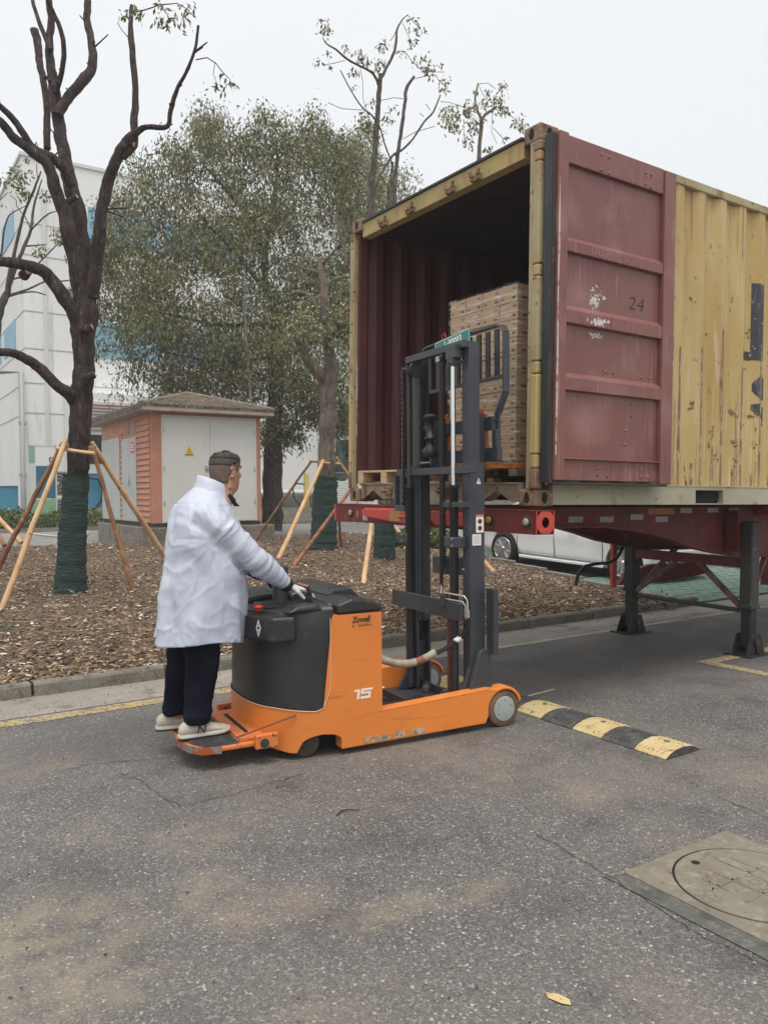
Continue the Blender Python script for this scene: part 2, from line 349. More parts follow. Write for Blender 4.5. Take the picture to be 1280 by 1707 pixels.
mat('decal_scratch',(.45,.38,.28),.6,layers=[((.16,.2,.16),30,.45,.6),((.6,.2,.04),12,.5,.6)])
mat('tyre_dirty',(.17,.10,.06),.85,layers=[((.09,.055,.035),12,.45,.65),((.25,.16,.09),20,.6,.75)],bump=[(60,.3)])
mat('wheel_hub',(.33,.37,.35),.6,layers=[((.25,.28,.26),8,.45,.7),((.12,.11,.1),20,.64,.75)])
mat('drive_wheel',(.06,.046,.035),.85,layers=[((.11,.085,.06),14,.5,.7)])
mat('plate_green',(.03,.22,.19),.4)
mat('plate_white',(.75,.78,.76),.5)
# cartons
mat('carton',(.46,.31,.185),.75,layers=[((.39,.26,.15),2.5,.42,.66),((.50,.36,.23),9,.60,.8)],bump=[(18,.1)])
mat('carton_tape',(.50,.42,.31),.4)
mat('carton_print',(.11,.085,.065),.8)
mat('wood_pale',(.58,.42,.26),.8,layers=[((.46,.32,.18),3,.42,.65,(1,8,8))],bump=[(20,.3,(1,8,8))])
mat('pallet_grey',(.28,.23,.17),.85,layers=[((.2,.16,.12),6,.45,.66)])
def film_mat():
    m=bpy.data.materials.new('film'); m.use_nodes=True; n=m.node_tree.nodes; l=m.node_tree.links
    b=n['Principled BSDF']; o=n['Material Output']; b.inputs['Base Color'].default_value=(.78,.76,.73,1); b.inputs['Roughness'].default_value=.22
    tr=n.new('ShaderNodeBsdfTransparent'); mx=n.new('ShaderNodeMixShader'); tc=n.new('ShaderNodeTexCoord'); mp=n.new('ShaderNodeMapping'); mp.inputs['Scale'].default_value=(2.2,2.2,13)
    t=n.new('ShaderNodeTexNoise'); t.inputs['Scale'].default_value=2.2; t.inputs['Detail'].default_value=5; t.inputs['Roughness'].default_value=.65; t.inputs['Distortion'].default_value=.4
    l.new(tc.outputs['Object'],mp.inputs[0]); l.new(mp.outputs[0],t.inputs['Vector'])
    mr=n.new('ShaderNodeMapRange'); mr.inputs[1].default_value=.52; mr.inputs[2].default_value=.74; mr.inputs[3].default_value=.05; mr.inputs[4].default_value=.70
    l.new(t.outputs[0],mr.inputs[0]); l.new(mr.outputs[0],mx.inputs[0]); l.new(tr.outputs[0],mx.inputs[1]); l.new(b.outputs[0],mx.inputs[2]); l.new(mx.outputs[0],o.inputs[0])
    bp=n.new('ShaderNodeBump'); bp.inputs['Strength'].default_value=.9; bp.inputs['Distance'].default_value=.02; l.new(t.outputs[0],bp.inputs['Height']); l.new(bp.outputs[0],b.inputs['Normal'])
    MATS['film']=m
film_mat()
# person
mat('skin',(.42,.225,.15),.5,layers=[((.36,.17,.11),10,.45,.7)],bump=[(120,.1)])
mat('hair_dark',(.035,.029,.026),.8,layers=[((.10,.088,.08),60,.5,.7)],bump=[(300,.6,(1,1,1),.002)])
mat('hair_fade',(.14,.095,.07),.75,layers=[((.20,.135,.10),20,.45,.65),((.075,.055,.045),200,.5,.65)],bump=[(400,.4,(1,1,1),.001)])
mat('coat_white',(.50,.54,.635),.55,layers=[((.47,.51,.605),3,.42,.65)],
    bump=[(9,.45,(1,1,.45),.02),(22,.35,(1.2,1,.55),.008)])
mat('seam',(.45,.48,.56),.7)
mat('navy',(.004,.005,.013),.85,spec=.15,layers=[((.011,.012,.026),6,.45,.7)],bump=[(9,.5,(1,1,.35),.02),(22,.3,(1,1,.5),.01)])
mat('cuff_dark',(.012,.010,.016),.8)
mat('sleeve_purple',(.035,.02,.045),.75)
mat('glove',(.55,.53,.53),.9,layers=[((.45,.43,.43),30,.45,.65)],bump=[(220,.5,(1,1,1),.002)])
mat('shoe_cream',(.50,.47,.40),.7,layers=[((.42,.39,.32),14,.45,.7)],bump=[(120,.2)])
mat('shoe_sole',(.60,.57,.50),.8)
mat('shoe_sole_dark',(.035,.033,.035),.8)
# trees & props
def bark(name,a,b2,c):
    mat(name,a,.85,layers=[(b2,9,.42,.62,(1,1,.35)),(tuple(min(1,q*2.2) for q in b2),34,.58,.66,(1,1,.22)),(c,20,.50,.62,(1,1,.2))],bump=[(24,1,(1,1,.22),.06),(80,.8,(1,1,.4),.02)])
bark('bark_wet',(.028,.017,.0145),(.060,.036,.030),(.015,.009,.008))
bark('bark_pale',(.16,.125,.10),(.11,.085,.065),(.22,.18,.14))
bark('bark_far',(.08,.065,.055),(.12,.10,.085),(.06,.05,.04))
bark('bark_dark',(.045,.037,.034),(.07,.06,.055),(.03,.026,.024))
mat('cut_wood',(.45,.24,.12),.8,layers=[((.55,.36,.2),20,.45,.65)])
mat('net_green',(.018,.045,.038),.9,layers=[((.03,.065,.055),8,.45,.65,(1,1,4)),((.01,.022,.02),16,.55,.7,(1,1,5))],bump=[(14,1,(.6,.6,5),.03),(240,.6,(1,1,1),.003)])
mat('stake_pale',(.58,.38,.21),.7,layers=[((.50,.27,.12),5,.45,.65),((.25,.10,.05),14,.64,.70),((.68,.47,.27),3,.5,.7)],bump=[(14,.5,(1,1,1),.01)])
mat('stake_brown',(.30,.155,.07),.75,layers=[((.18,.08,.04),5,.45,.65),((.42,.26,.13),8,.55,.7)],bump=[(14,.5,(1,1,1),.01)])
mat('stake_red',(.30,.115,.05),.6,layers=[((.13,.045,.03),6,.45,.62,(1,1,1)),((.45,.22,.10),9,.58,.72)],bump=[(14,.5,(1,1,1),.01)])
mat('rope',(.36,.24,.13),.9)
mat('leaf_a',(.115,.130,.048),.5,spec=.35); mat('leaf_b',(.175,.178,.075),.5,spec=.4); mat('leaf_c',(.070,.082,.032),.5,spec=.3)
mat('leaf_olive',(.19,.18,.07),.5,spec=.35); mat('leaf_yellow',(.25,.21,.06),.5); mat('leaf_pale',(.21,.225,.12),.42,spec=.6); mat('leaf_brown',(.20,.14,.085),.55)
mat('hedge_a',(.10,.15,.035),.5); mat('hedge_b',(.20,.23,.05),.5); mat('hedge_c',(.045,.075,.02),.5)
# kiosk and buildings
mat('kiosk_salmon',(.50,.24,.150),.7,layers=[((.44,.20,.125),2,.42,.65),((.56,.30,.20),6,.55,.75)],bump=[(40,.1)])
mat('kiosk_door',(.66,.67,.64),.5,layers=[((.61,.62,.59),1.3,.42,.65),((.46,.46,.43),6,.62,.8,(4,4,.3))])
mat('kiosk_grey',(.46,.49,.47),.5,layers=[((.42,.45,.43),2,.42,.65)])
mat('kiosk_band',(.42,.33,.28),.85,layers=[((.32,.26,.2),4,.42,.66),((.2,.18,.14),10,.6,.75)])
mat('roof_tile',(.21,.17,.125),.9,layers=[((.12,.11,.09),3,.42,.65),((.33,.25,.19),12,.52,.72),((.07,.07,.05),7,.58,.72)],bump=[(40,.4)])
mat('moss_edge',(.13,.12,.09),.95,layers=[((.05,.05,.035),14,.42,.6,(1,1,.3)),((.3,.27,.22),9,.56,.7)],bump=[(40,.7)])
mat('plinth_concrete',(.21,.19,.155),.92,layers=[((.12,.11,.085),3,.42,.66),((.3,.28,.23),10,.56,.74),((.07,.07,.05),7,.62,.72)],bump=[(30,.5)])
mat('base_frame',(.05,.05,.048),.7)
mat('handle_metal',(.45,.45,.43),.35,.8)
mat('sign_yellow',(.70,.42,.03),.5); mat('sign_black',(.02,.02,.02),.5); mat('sign_red',(.60,.10,.10),.5)
mat('wall_white',(.78,.785,.78),.8,layers=[((.73,.735,.73),.35,.42,.65),((.50,.50,.49),1.2,.6,.8,(3,3,.3))])
mat('wall_lines',(.42,.43,.44),.8)
mat('blue_panel',(.20,.40,.54),.5,layers=[((.24,.44,.57),.5,.42,.65)])
mat('blue_band',(.06,.25,.40),.6,layers=[((.09,.30,.45),1,.42,.65)])
mat('window_dark',(.03,.04,.04),.08,spec=.8); mat('window_tint',(.05,.10,.12),.1,spec=.8)
mat('white_frame',(.62,.63,.63),.5)
mat('pipe_grey',(.36,.37,.38),.5)
mat('sign_teal',(.03,.15,.22),.5); mat('sign_green',(.22,.45,.28),.6); mat('sign_lightgreen',(.25,.42,.30),.6)
mat('ac_white',(.42,.42,.40),.6); mat('ac_dark',(.10,.10,.10),.6)
mat('tarp_green',(.03,.06,.055),.6,layers=[((.055,.10,.09),3,.42,.65)],bump=[(4,.8,(1,1,.4),.08)])
mat('fence_green',(.20,.22,.16),.6)
mat('pole_yellow',(.62,.47,.04),.5)
mat('metal_galv',(.42,.43,.43),.45,.4)
# car
mat('car_white',(.92,.925,.93),.3,layers=[((.90,.905,.91),1,.42,.65)],spec=.4)
mat('car_gap',(.02,.02,.02),.8)
mat('alloy',(.62,.63,.65),.25,.8); mat('alloy_dark',(.05,.05,.055),.4,.4)
mat('tyre',(.018,.018,.018),.85,bump=[(60,.2)])
mat('lamp_glass',(.5,.5,.52),.1,spec=.8); mat('lamp_red',(.4,.02,.02),.2)
mat('bump_yellow',(.52,.40,.18),.8,layers=[((.58,.49,.28),5,.42,.65),((.26,.20,.10),16,.54,.70),((.10,.085,.06),30,.64,.72)],bump=[(80,.4,(1,1,1),.004)])
mat('bump_black',(.05,.05,.05),.8,layers=[((.10,.10,.095),8,.42,.66),((.17,.16,.15),40,.58,.75)],bump=[(80,.4,(1,1,1),.004)])

mat('scar_brown',(.20,.125,.085),.8,layers=[((.33,.22,.15),14,.42,.62,(1,1,.3)),((.46,.36,.21),30,.52,.62,(1,1,.4)),((.09,.05,.035),22,.60,.70)])
mat('scar_pale',(.50,.42,.27),.75,layers=[((.33,.22,.13),16,.45,.62,(1,1,.3)),((.47,.34,.13),30,.5,.6)])
mat('brace_brown',(.13,.05,.04),.6,layers=[((.22,.12,.10),6,.45,.65),((.06,.03,.025),9,.5,.7)])
mat('socket_brown',(.14,.10,.07),.9)
mat('hair_mid',(.075,.056,.045),.75,layers=[((.09,.065,.05),60,.5,.7)],bump=[(300,.6,(1,1,1),.002)])

# ================= SETTING =================
def bed_edge(y): return 8.86+.233*(y-6.5)
def soil_z(x,y):
    h=.115*min(1,max(0,(y-6.62)/1.3))+.085
    k=min(1,max(0,(y-6.75)/.5))*min(1,max(0,(bed_edge(y)-.1-x)/.8))
    n=noise.noise((x*.55,y*.55,1))*.06+noise.noise((x*1.7,y*1.7,5))*.045+noise.noise((x*5,y*5,9))*.020
    return T(y)+h*(.5+.5*min(1,max(0,(bed_edge(y)-x)/1.5)))+n*k
def sheet(name,xs,ys,zf,mt,clip=None,kind='structure',sm=True):
    mb=MB();nx=len(xs);vs=[(x,y,zf(x,y)) for y in ys for x in xs]
    fs=[(j*nx+i,j*nx+i+1,(j+1)*nx+i+1,(j+1)*nx+i) for j in range(len(ys)-1) for i in range(nx-1)
        if clip is None or clip(xs[i],ys[j])]
    mb.add(vs,fs,0,sm); return mb.build(name,mt,kind=kind)
sheet('ground',[-150,-60,-20,0,20,60,150],[-60,-20,-6,0,6.9,16,26,29,40,120,260],lambda x,y:T(y)-.06,'ground')
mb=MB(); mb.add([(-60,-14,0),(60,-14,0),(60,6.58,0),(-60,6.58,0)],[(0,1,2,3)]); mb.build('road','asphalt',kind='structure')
# gutter strip and lines (each sheet 4 mm higher)
sheet('gutter',list(np.linspace(-14,30,89)),[6.06,6.3,6.64],lambda x,y:.002 if y<6.2 else (.004 if y<6.4 else .008),'gutter')
def strip(name,x0,x1,y0,y1,z,mt,n=60,j=.006):
    mb=MB();vs=[];
    for i in range(n+1):
        x=x0+(x1-x0)*i/n
        vs+=[(x,y0+noise.noise((x*2.3,y0,3))*j*2,z),(x,y1+noise.noise((x*2.1,y1,8))*j*2,z)]
    mb.add(vs,[(2*i,2*i+2,2*i+3,2*i+1) for i in range(n)]); return mb.build(name,mt,kind='structure')
strip('kerb_line',-14,3.6,5.87,6.02,.003,'yellow_line',120)
strip('kerb_line',3.6,30,5.94,6.045,.003,'pale_line',160)
# parking box marking on the right
mb=MB(); z=.003
for a in ([(6.34,3.2),(6.47,3.2),(6.47,4.31),(6.34,4.44)],[(6.34,4.44),(6.47,4.31),(12,4.31),(12,4.44)],[(6.34,3.2),(6.34,3.07),(12,3.07),(12,3.2)]):
    mb.add([(p[0],p[1],z) for p in a],[tuple(range(4))])
mb.build('parking_box_line','yellow_line',kind='structure')
# faded paint streaks on the asphalt
mb=MB()
for x,y,L,w_,a in ((4.35,4.45,.45,.03,.1),):
    c,s_=math.cos(a),math.sin(a)
    mb.add([(x-c*L/2-s_*w_/2,y-s_*L/2+c*w_/2,.002),(x-c*L/2+s_*w_/2,y-s_*L/2-c*w_/2,.002),(x+c*L/2+s_*w_/2,y+s_*L/2-c*w_/2,.002),(x+c*L/2-s_*w_/2,y+s_*L/2+c*w_/2,.002)],[(0,1,2,3)])
mb.build('faded_paint_streak','pale_line',kind='structure')
# cracks: thin dark jagged strips
def crack(pts,wd,name='road_crack'):
    mb=MB();P=[]
    for i in range(len(pts)-1):
        a=Vector(pts[i]);b=Vector(pts[i+1]);n=max(2,int((b-a).length/.03))
        for k in range(n):
            p=a.lerp(b,k/n); P.append((p.x+noise.noise((p.x*19,p.y*19,2))*.022,p.y+noise.noise((p.x*17,p.y*21,7))*.022))
    vs=[]
    for i,(x,y) in enumerate(P):
        d=Vector(P[min(i+1,len(P)-1)])-Vector(P[max(i-1,0)]); d.normalize(); ww=wd*(.35+.9*abs(noise.noise((x*9,y*9,4))))
        vs+=[(x-d.y*ww,y+d.x*ww,.004),(x+d.y*ww,y-d.x*ww,.004)]
    mb.add(vs,[(2*i,2*i+1,2*i+3,2*i+2) for i in range(len(P)-1)]); return mb.build(name,'crack_dark',kind='structure')
crack([(2.56,2.62),(2.53,2.25),(2.50,2.0),(2.455,1.74),(2.47,1.45),(2.5,1.2)],.0035)
crack([(3.70,2.62),(3.66,2.49),(3.62,2.3),(3.597,2.12),(3.6,1.7)],.0025)
crack([(1.2,4.5),(1.255,4.37),(1.28,4.1),(1.319,3.87),(1.6,3.86),(1.863,3.9),(2.1,3.93)],.004)
crack([(.9,4.75),(1.1,4.77),(1.3,4.70),(1.45,4.66)],.004)
# darker patch along the manhole slab
mb=MB(); mb.add([(2.50,1.1,.004),(2.592,1.1,.004),(2.592,2.14,.004),(2.50,2.18,.004)],[(0,1,2,3)]); mb.build('road_patch','patch',kind='structure')
# fallen yellow paint flake / leaf
mb=MB(); mb.add([(1.765,1.770,.004),(1.752,1.745,.004),(1.765,1.70,.006),(1.785,1.680,.004),(1.80,1.70,.006),(1.792,1.74,.005)],[(0,1,2,3,4,5)])
o=mb.build('fallen_leaf','bump_yellow'); tag(o,'small yellow fallen leaf lying alone on the asphalt in the foreground','leaf')
mb=MB()
mb.tube([(1.91,3.32,.005),(1.95,3.345,.008),(1.99,3.335,.010),(2.03,3.31,.005)],[.003,.0035,.003,.002],5)
o=mb.build('twig','bark_wet'); tag(o,'small dark twig lying on the asphalt in front of the orange truck','twig')
# grit: tiny loose chips on the road
N=900;P=np.stack([RNG.uniform(.0,6,N),RNG.uniform(1.2,6.4,N),np.full(N,.004)],1)
P=np.concatenate([P,np.stack([RNG.uniform(-1,9,500),RNG.normal(6.3,.16,500).clip(6.06,6.58),np.full(500,.012)],1)])
Q=leaf_quads(P,.016,0,.6); Q[:,:,2]=Q[:,:,2].clip(.006,.02); quads('road_grit',Q,['litter_dark','litter_pale','litter_brown'],mi=RNG.choice([0,0,1,2],len(Q)),kind='stuff')
# kerb: stones one by one
kerb=thing('kerb','grey concrete kerb of long worn stones along the planting bed','kerb',(0,6.6,0)); kerb['kind']='structure'; del kerb['label']; del kerb['category']
def kstone(L,wd,h): 
    return MB().prism([(0,0),(wd,0),(wd,h),(.03,h),(.012,h-.02)],'x',0,L)
ks=kstone(1.03,.13,.115).build('kerb_stone','kerb_concrete',kerb,bevel=.008)
xs=-8.34; ks.location=(xs,0,0)
while xs<7.6:
    xs+=1.05; c=copy_part(ks,kerb,(xs,random.uniform(-.006,.006),random.uniform(-.006,.006)),(0,random.uniform(-.004,.004),random.uniform(-.004,.004)))
sk=thing('parking_kerb','',"",(8.86,6.5,0),math.atan2(1,.233)); sk['kind']='structure'; del sk['label']; del sk['category']
k2=MB().box(0,1.0,0,.10,-.1,.2).build('kerb_stone','concrete',sk,bevel=.008)
for i in range(9):
    y=6.5+i*1.0; c=k2 if i==0 else copy_part(k2,sk); c.location=(i*1.03,0,T(y)-.02 if i else -.02)
# planting bed
xs=list(np.concatenate([np.linspace(-14,-1,14),np.linspace(-.85,10.8,108)])); ys=list(np.concatenate([np.linspace(6.70,12,64),np.linspace(12.2,16.6,23)]))
def bedz(x,y): return soil_z(min(x,bed_edge(y)),y)
mb=MB();nx=len(xs);vs=[(min(x,bed_edge(y)),y,bedz(x,y)) for y in ys for x in xs]
mb.add(vs,[(j*nx+i,j*nx+i+1,(j+1)*nx+i+1,(j+1)*nx+i) for j in range(len(ys)-1) for i in range(nx-1) if xs[i]<bed_edge(ys[j])],0,True)
mb.build('planting_bed_soil','soil',kind='structure')
def scatter(N,size,mats,wts,name,asp=.5,y0=6.72,yk=1.0,droop=0,x0=-1.5,lift=.008,thr=None):
    U=RNG.uniform(0,1,N)**yk; y=y0+U*(16.3-y0); x=x0+RNG.uniform(0,1,N)*(8.75+.233*(y-6.5)-x0)
    if thr is not None:
        keep=np.array([noise.noise((a*.9,b*.9,3))>thr for a,b in zip(x,y)]); x=x[keep];y=y[keep]
    z=np.array([soil_z(a,b) for a,b in zip(x,y)])+lift
    Q=leaf_quads(np.stack([x,y,z],1),size,droop,asp); c=Q.mean(1,keepdims=True); Q[:,:,2]=c[:,:,2]+(Q[:,:,2]-c[:,:,2])*.45
    return quads(name,Q,mats,mi=RNG.choice(len(mats),len(Q),p=wts),kind='stuff')
scatter(60000,.056,['litter_brown','litter_tan','litter_pale','litter_dark','litter_white'],[.40,.26,.13,.17,.04],'leaf_litter',.5,yk=1.7)
scatter(5500,.095,['litter_pale','litter_white','litter_tan','litter_brown'],[.32,.10,.33,.25],'leaf_litter_large',.40,yk=1.9)
scatter(5200,.22,['litter_tan','litter_brown','litter_pale'],[.5,.3,.2],'straw',.028,yk=1.6,lift=.018,thr=-.05)
# extra clods and sticks
mb=MB()
for i in range(900):
    y=6.8+random.random()**1.6*7; x=random.uniform(-1.5,bed_edge(y)-.2); z=soil_z(x,y); r=random.uniform(.012,.04)
    a=random.random()*6.3
    mb.add([(x+math.cos(a+t)*r*random.uniform(.7,1.2),y+math.sin(a+t)*r*random.uniform(.7,1.2),z-.01) for t in (0,1.57,3.14,4.71)]+[(x,y,z+r*.8)],[(0,1,4),(1,2,4),(2,3,4),(3,0,4)],0,True)
mb.build('soil_clods','soil',kind='stuff')
mb=MB()
for i in range(420):
    y=6.8+random.random()**1.6*7; x=random.uniform(-1.5,bed_edge(y)-.3); z=soil_z(x,y)+.015; a=random.random()*6.3; L=random.uniform(.12,.5)
    mb.tube([(x,y,z),(x+math.cos(a)*L*.5,y+math.sin(a)*L*.5,z+random.uniform(.0,.05)),(x+math.cos(a+.3)*L,y+math.sin(a+.3)*L,z+random.uniform(0,.04))],random.uniform(.002,.005),4,random.choice((0,1)),cap=False)
mb.build('dry_stems',['litter_tan','litter_brown'],kind='stuff')
# pile of leaves at the pointed end by the kerb
N=900;P=np.stack([RNG.normal(8.55,.28,N),RNG.normal(6.85,.16,N),RNG.uniform(.05,.16,N)],1)
quads('leaf_heap',leaf_quads(P,.09,.1,.2),['litter_brown','litter_tan','litter_dark','litter_white'],mi=RNG.choice(4,N,p=[.35,.25,.3,.1]),kind='stuff')
# green pavers of the parking area (joints modelled, blocks one by one near the road)
sheet('parking_ground',[8.7,12,20,40],[6.62,9.0,12,16,17],lambda x,y:T(y)+.004,'paver_ground',clip=lambda x,y:True)
pk=thing('parking_pavers','','',(9.0,6.7,0)); pk['kind']='structure'; del pk['label']; del pk['category']
pv=MB().box(-.118,.118,-.058,.058,0,.05).build('paver','paver',pk,bevel=.006,seg=1)
n=0; first=True
for j in range(19):
    for i in range(18):
        x=.02+i*.25+(.125 if j%2 else 0); y=.06+j*.127
        if 9.0+x<bed_edge(6.7+y)+.28 or n>=299: continue
        c=pv if first else copy_part(pv,pk); first=False; n+=1
        c.location=(x,y,T(6.7+y)-.022+random.uniform(0,.006)); c.rotation_euler=(random.uniform(-.01,.01),random.uniform(-.01,.01),random.uniform(-.02,.02))
# back road, far pavement
sheet('rear_road',list(np.linspace(-30,60,10)),[16.6,20,25.2],lambda x,y:T(y)+.006,'rear_road')
mb=MB().box(-30,60,25.2,25.35,.2,T(25.3)+.12); mb.build('rear_kerb','concrete',kind='structure')
mb=MB().box(-30,9.6,16.55,16.7,.2,T(16.6)+.16); mb.build('bed_back_kerb','concrete',kind='structure')
# manhole
mh=thing('manhole','round concrete manhole cover set in a square grey slab in the asphalt','manhole cover',(2.946,1.798,0))
R0=.303; n=64
sq=[]
for i in range(n):
    t=2*math.pi*i/n; c,s_=math.cos(t),math.sin(t); k=min((.352/abs(c)) if abs(c)>1e-6 else 9,(.352/abs(s_)) if abs(s_)>1e-6 else 9)
    sq.append((c*k,s_*k,.006))
ci=[(math.cos(2*math.pi*i/n)*(R0+.004),math.sin(2*math.pi*i/n)*(R0+.004),.006) for i in range(n)]
lo=[(p[0],p[1],-.03) for p in ci]
mb=MB(); mb.add(sq+ci+lo+[(p[0],p[1],-.02) for p in sq],[(i,(i+1)%n,(i+1)%n+n,i+n) for i in range(n)]+[(i+n,(i+1)%n+n,(i+1)%n+2*n,i+2*n) for i in range(n)]+[(i,i+3*n,(i+1)%n+3*n,(i+1)%n) for i in range(n)])
mb.build('slab','manhole_concrete',mh)
MB().lathe((0,0,.0025),(0,0,1),[(R0+.012,0),(R0+.012,.0004)],48).build('gap','gap_black',mh)
cv=MB().lathe((0,0,0),(0,0,1),[(R0-.006,-.02),(R0-.006,.006),(R0-.010,.009),(R0-.036,.009),(R0-.040,.005),(R0-.050,.005),(R0-.053,.007),(.002,.0075)],64,sm=False).build('cover','manhole_concrete',mh)
MB().lathe((-.04,.235,.0078),(0,0,1),[(.018,0),(.018,.0006)],16).build('lifting_hole','gap_black',cv)
# cast ribs on the cover
mb=MB()
for a,b,wd in (((-.2,.06),(.18,.06),.012),((-.05,-.2),(-.05,.17),.010),((.06,-.22),(.06,.2),.008),((-.17,-.07),(.2,-.07),.010),((.12,.0),(.12,.18),.008),((-.14,.0),(-.14,.14),.007),((-.22,.02),(-.1,.14),.007),((.16,-.16),(.24,-.02),.008)):
    mb.bar((a[0],a[1],.0072),(b[0],b[1],.0072),wd,.005)
mb.sweep_ring((0,0,.0075),(0,0,1),.055,.005,28,5); mb.sweep_ring((0.01,0,.0075),(0,0,1),.022,.004,20,5)
mb.build('cast_ribs','manhole_concrete',cv)
# speed bump: rubber blocks
sb=thing('speed_bump','worn yellow and black rubber speed bump running across the road by the orange truck','speed bump',(3.89,2.92,0))
prof=[(0,0),(.33,0),(.33,.008),(.29,.028),(.235,.045),(.165,.052),(.095,.045),(.04,.028),(0,.008)]
edges=[0,.235,.49,.735,1.02,1.27,1.52,1.77,2.02,2.27,2.52,2.77,3.02,3.1]
for i in range(len(edges)-1):
    yel=i%2==0
    mb=MB(); mb.prism([(p[0],p[1]) for p in prof],'y',edges[i]+.003,edges[i+1]-.003)
    ym=(edges[i]+edges[i+1])/2
    seg_=mb.build('rubber_block','bump_yellow' if yel else 'bump_black',sb,bevel=.004,label='yellow rubber block' if yel else 'black rubber block')
    seg_.location=(random.uniform(-.006,.006),0,0)
    gb=MB()
    for k in range(6):   # chevron ridges
        o_=edges[i]+.02+k*(edges[i+1]-edges[i]-.04)/6
        for sx in (0,1):
            x0=.03 if sx==0 else .18; zz=(.026,.05) if sx==0 else (.052,.026)
            gb.bar((x0,o_+(.03 if sx==0 else 0),zz[0]),(x0+.115,o_+(0 if sx==0 else .03),zz[1]),.010,.007)
    gb.build('tread_ridges','bump_yellow' if yel else 'bump_black',seg_)
    MB().lathe((.165,ym,.0475),(0,0,1),[(.020,0),(.019,.0062),(.012,.0063),(.010,.0055)],10).build('bolt_socket','socket_brown' if yel else 'rubber',seg_)
    if i==0: MB().prism([(p[0]*.985+.002,max(.001,p[1]-.002)) for p in prof],'y',edges[0]-.001,edges[0]+.0025).build('end_face','bump_black',seg_)
# ================= CONTAINER =================
XC=Matrix(((0.9999,0.00013,0.01439,3.83075),(0.0,0.99996,-0.00934,3.92694),(-0.01439,0.00934,0.99985,1.46895),(0,0,0,1)))
ct=thing('shipping_container','old yellow steel shipping container on a trailer with its doors folded open','shipping container',mx=XC)
LC=12.19; WC=2.438; HCN=2.591
def corrugated(x0,x1,y,out,z0,z1,depth=.036,th=.004):
    """trapezoid sheet along x; out=-1 outer face looks to -y"""
    pts=[];x=x0;k=0
    seq=[(.072,0),(.068,1),(.070,1),(.068,0)]
    lev=0;pts.append((x,0))
    while x<x1:
        for L,nl in seq:
            x=min(x+L,x1); pts.append((x,nl*depth))
            if x>=x1: break
    vo=[(p[0],y-out*p[1]) for p in pts]; vi=[(p[0],y-out*(p[1]+th)) for p in pts]
    mb=MB();n=len(pts)
    for a,mi,fl in ((vo,0,out<0),(vi,1,out>0)):
        vs=[(p[0],p[1],z0) for p in a]+[(p[0],p[1],z1) for p in a]
        fs=[(i,i+1,i+1+n,i+n) if fl else (i+n,i+1+n,i+1,i) for i in range(n-1)]
        mb.add(vs,fs,mi)
    return mb
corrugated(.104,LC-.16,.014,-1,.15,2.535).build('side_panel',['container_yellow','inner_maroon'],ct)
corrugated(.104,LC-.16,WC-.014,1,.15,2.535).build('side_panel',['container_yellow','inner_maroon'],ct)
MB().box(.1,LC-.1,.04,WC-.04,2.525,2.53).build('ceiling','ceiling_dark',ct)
rf=MB()
for i in range(int((LC-.3)/.21)): rf.box(.15+i*.21,.28+i*.21,.08,WC-.08,2.531,2.548)
rf.build('roof_panel','container_yellow',ct)
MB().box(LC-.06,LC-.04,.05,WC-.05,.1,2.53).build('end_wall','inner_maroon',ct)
MB().box(.12,LC-.1,.06,WC-.06,.13,.16).build('floor','plywood',ct)
for y0,y1,mt in ((0.004,.06,'container_rail'),(WC-.06,WC-.004,'container_rail')):
    MB().box(.17,LC-.17,y0,y1,2.505,2.572).build('top_rail',mt,ct,bevel=.008)
# bottom side rail with fork pocket opening
def brail(y0,y1):
    mb=MB(); zs=(.012,.155)
    for a,b in ((.17,1.772),(2.143,3.6),(3.97,LC-.17)): mb.box(a,b,y0,y1,*zs)
    for a,b in ((1.7721,2.1429),(3.601,3.969)): mb.box(a,b,y0,y1,.128,.155); mb.box(a,b,y0+.002,y1,.012,.018)
    mb.box(.17,LC-.17,y0-.004 if y0<1 else y0,y1 if y0<1 else y1+.004,.1551,.163)
    return mb.build('bottom_rail','side_rail',ct)
brail(.004,.05); brail(WC-.05,WC-.004)
for a,b in ((1.7721,2.1429),(3.601,3.969)): MB().box(a+.002,b-.002,.051,WC-.051,.019,.127).build('fork_pocket','gap_black',ct)
# end frame: header, sill, posts, castings
hd=MB().prism([(.17,2.40),(WC-.17,2.40),(WC-.17,2.50),(WC-.19,2.53),(.19,2.53),(.17,2.50)],'x',.012,.10).build('header_beam','header_yellow',ct,bevel=.004)
MB().box(-.004,.10,.178,WC-.178,2.5305,2.548).build('header_cap','gasket',ct)
for y in (.66,.96,1.5,1.9):        # lock bar cams under the header
    m_=MB()
    for s_ in (-.035,.035):
        m_.box(-.028,.012,y+s_-.010,y+s_+.010,2.405,2.45); m_.prism([(y+s_-.014,2.43),(y+s_+.014,2.43),(y+s_+(.03 if s_>0 else 0),2.475),(y+s_-(.03 if s_<0 else 0),2.475)],'x',-.034,-.014)
    m_.box(-.014,.012,y-.05,y+.05,2.40,2.425); m_.build('locking_cam','corner_rust',ct,bevel=.003)
sp=[(.178,.028),(.178,.156),(WC-.178,.156),(WC-.178,.028),(WC-.23,.028),(WC-.365,.105),(WC-.525,.028),(.58,.028),(.415,.108),(.255,.028)]
MB().prism(sp,'x',.02,.12).build('sill_beam','sill_rust',ct)
MB().box(-.002,.15,.178,WC-.178,.1565,.166).build('threshold','sill_rust',ct)
for y in (.66,1.02,1.42,1.80):
    m_=MB(); m_.box(-.02,.02,y-.05,y+.05,.07,.085);m_.box(-.03,.02,y-.05,y-.03,.085,.13);m_.box(-.03,.02,y+.03,y+.05,.085,.13);m_.tube([(-.02,y-.045,.105),(-.03,y+.05,.10)],.009,8)
    m_.build('locking_cam','corner_rust',ct,bevel=.003)
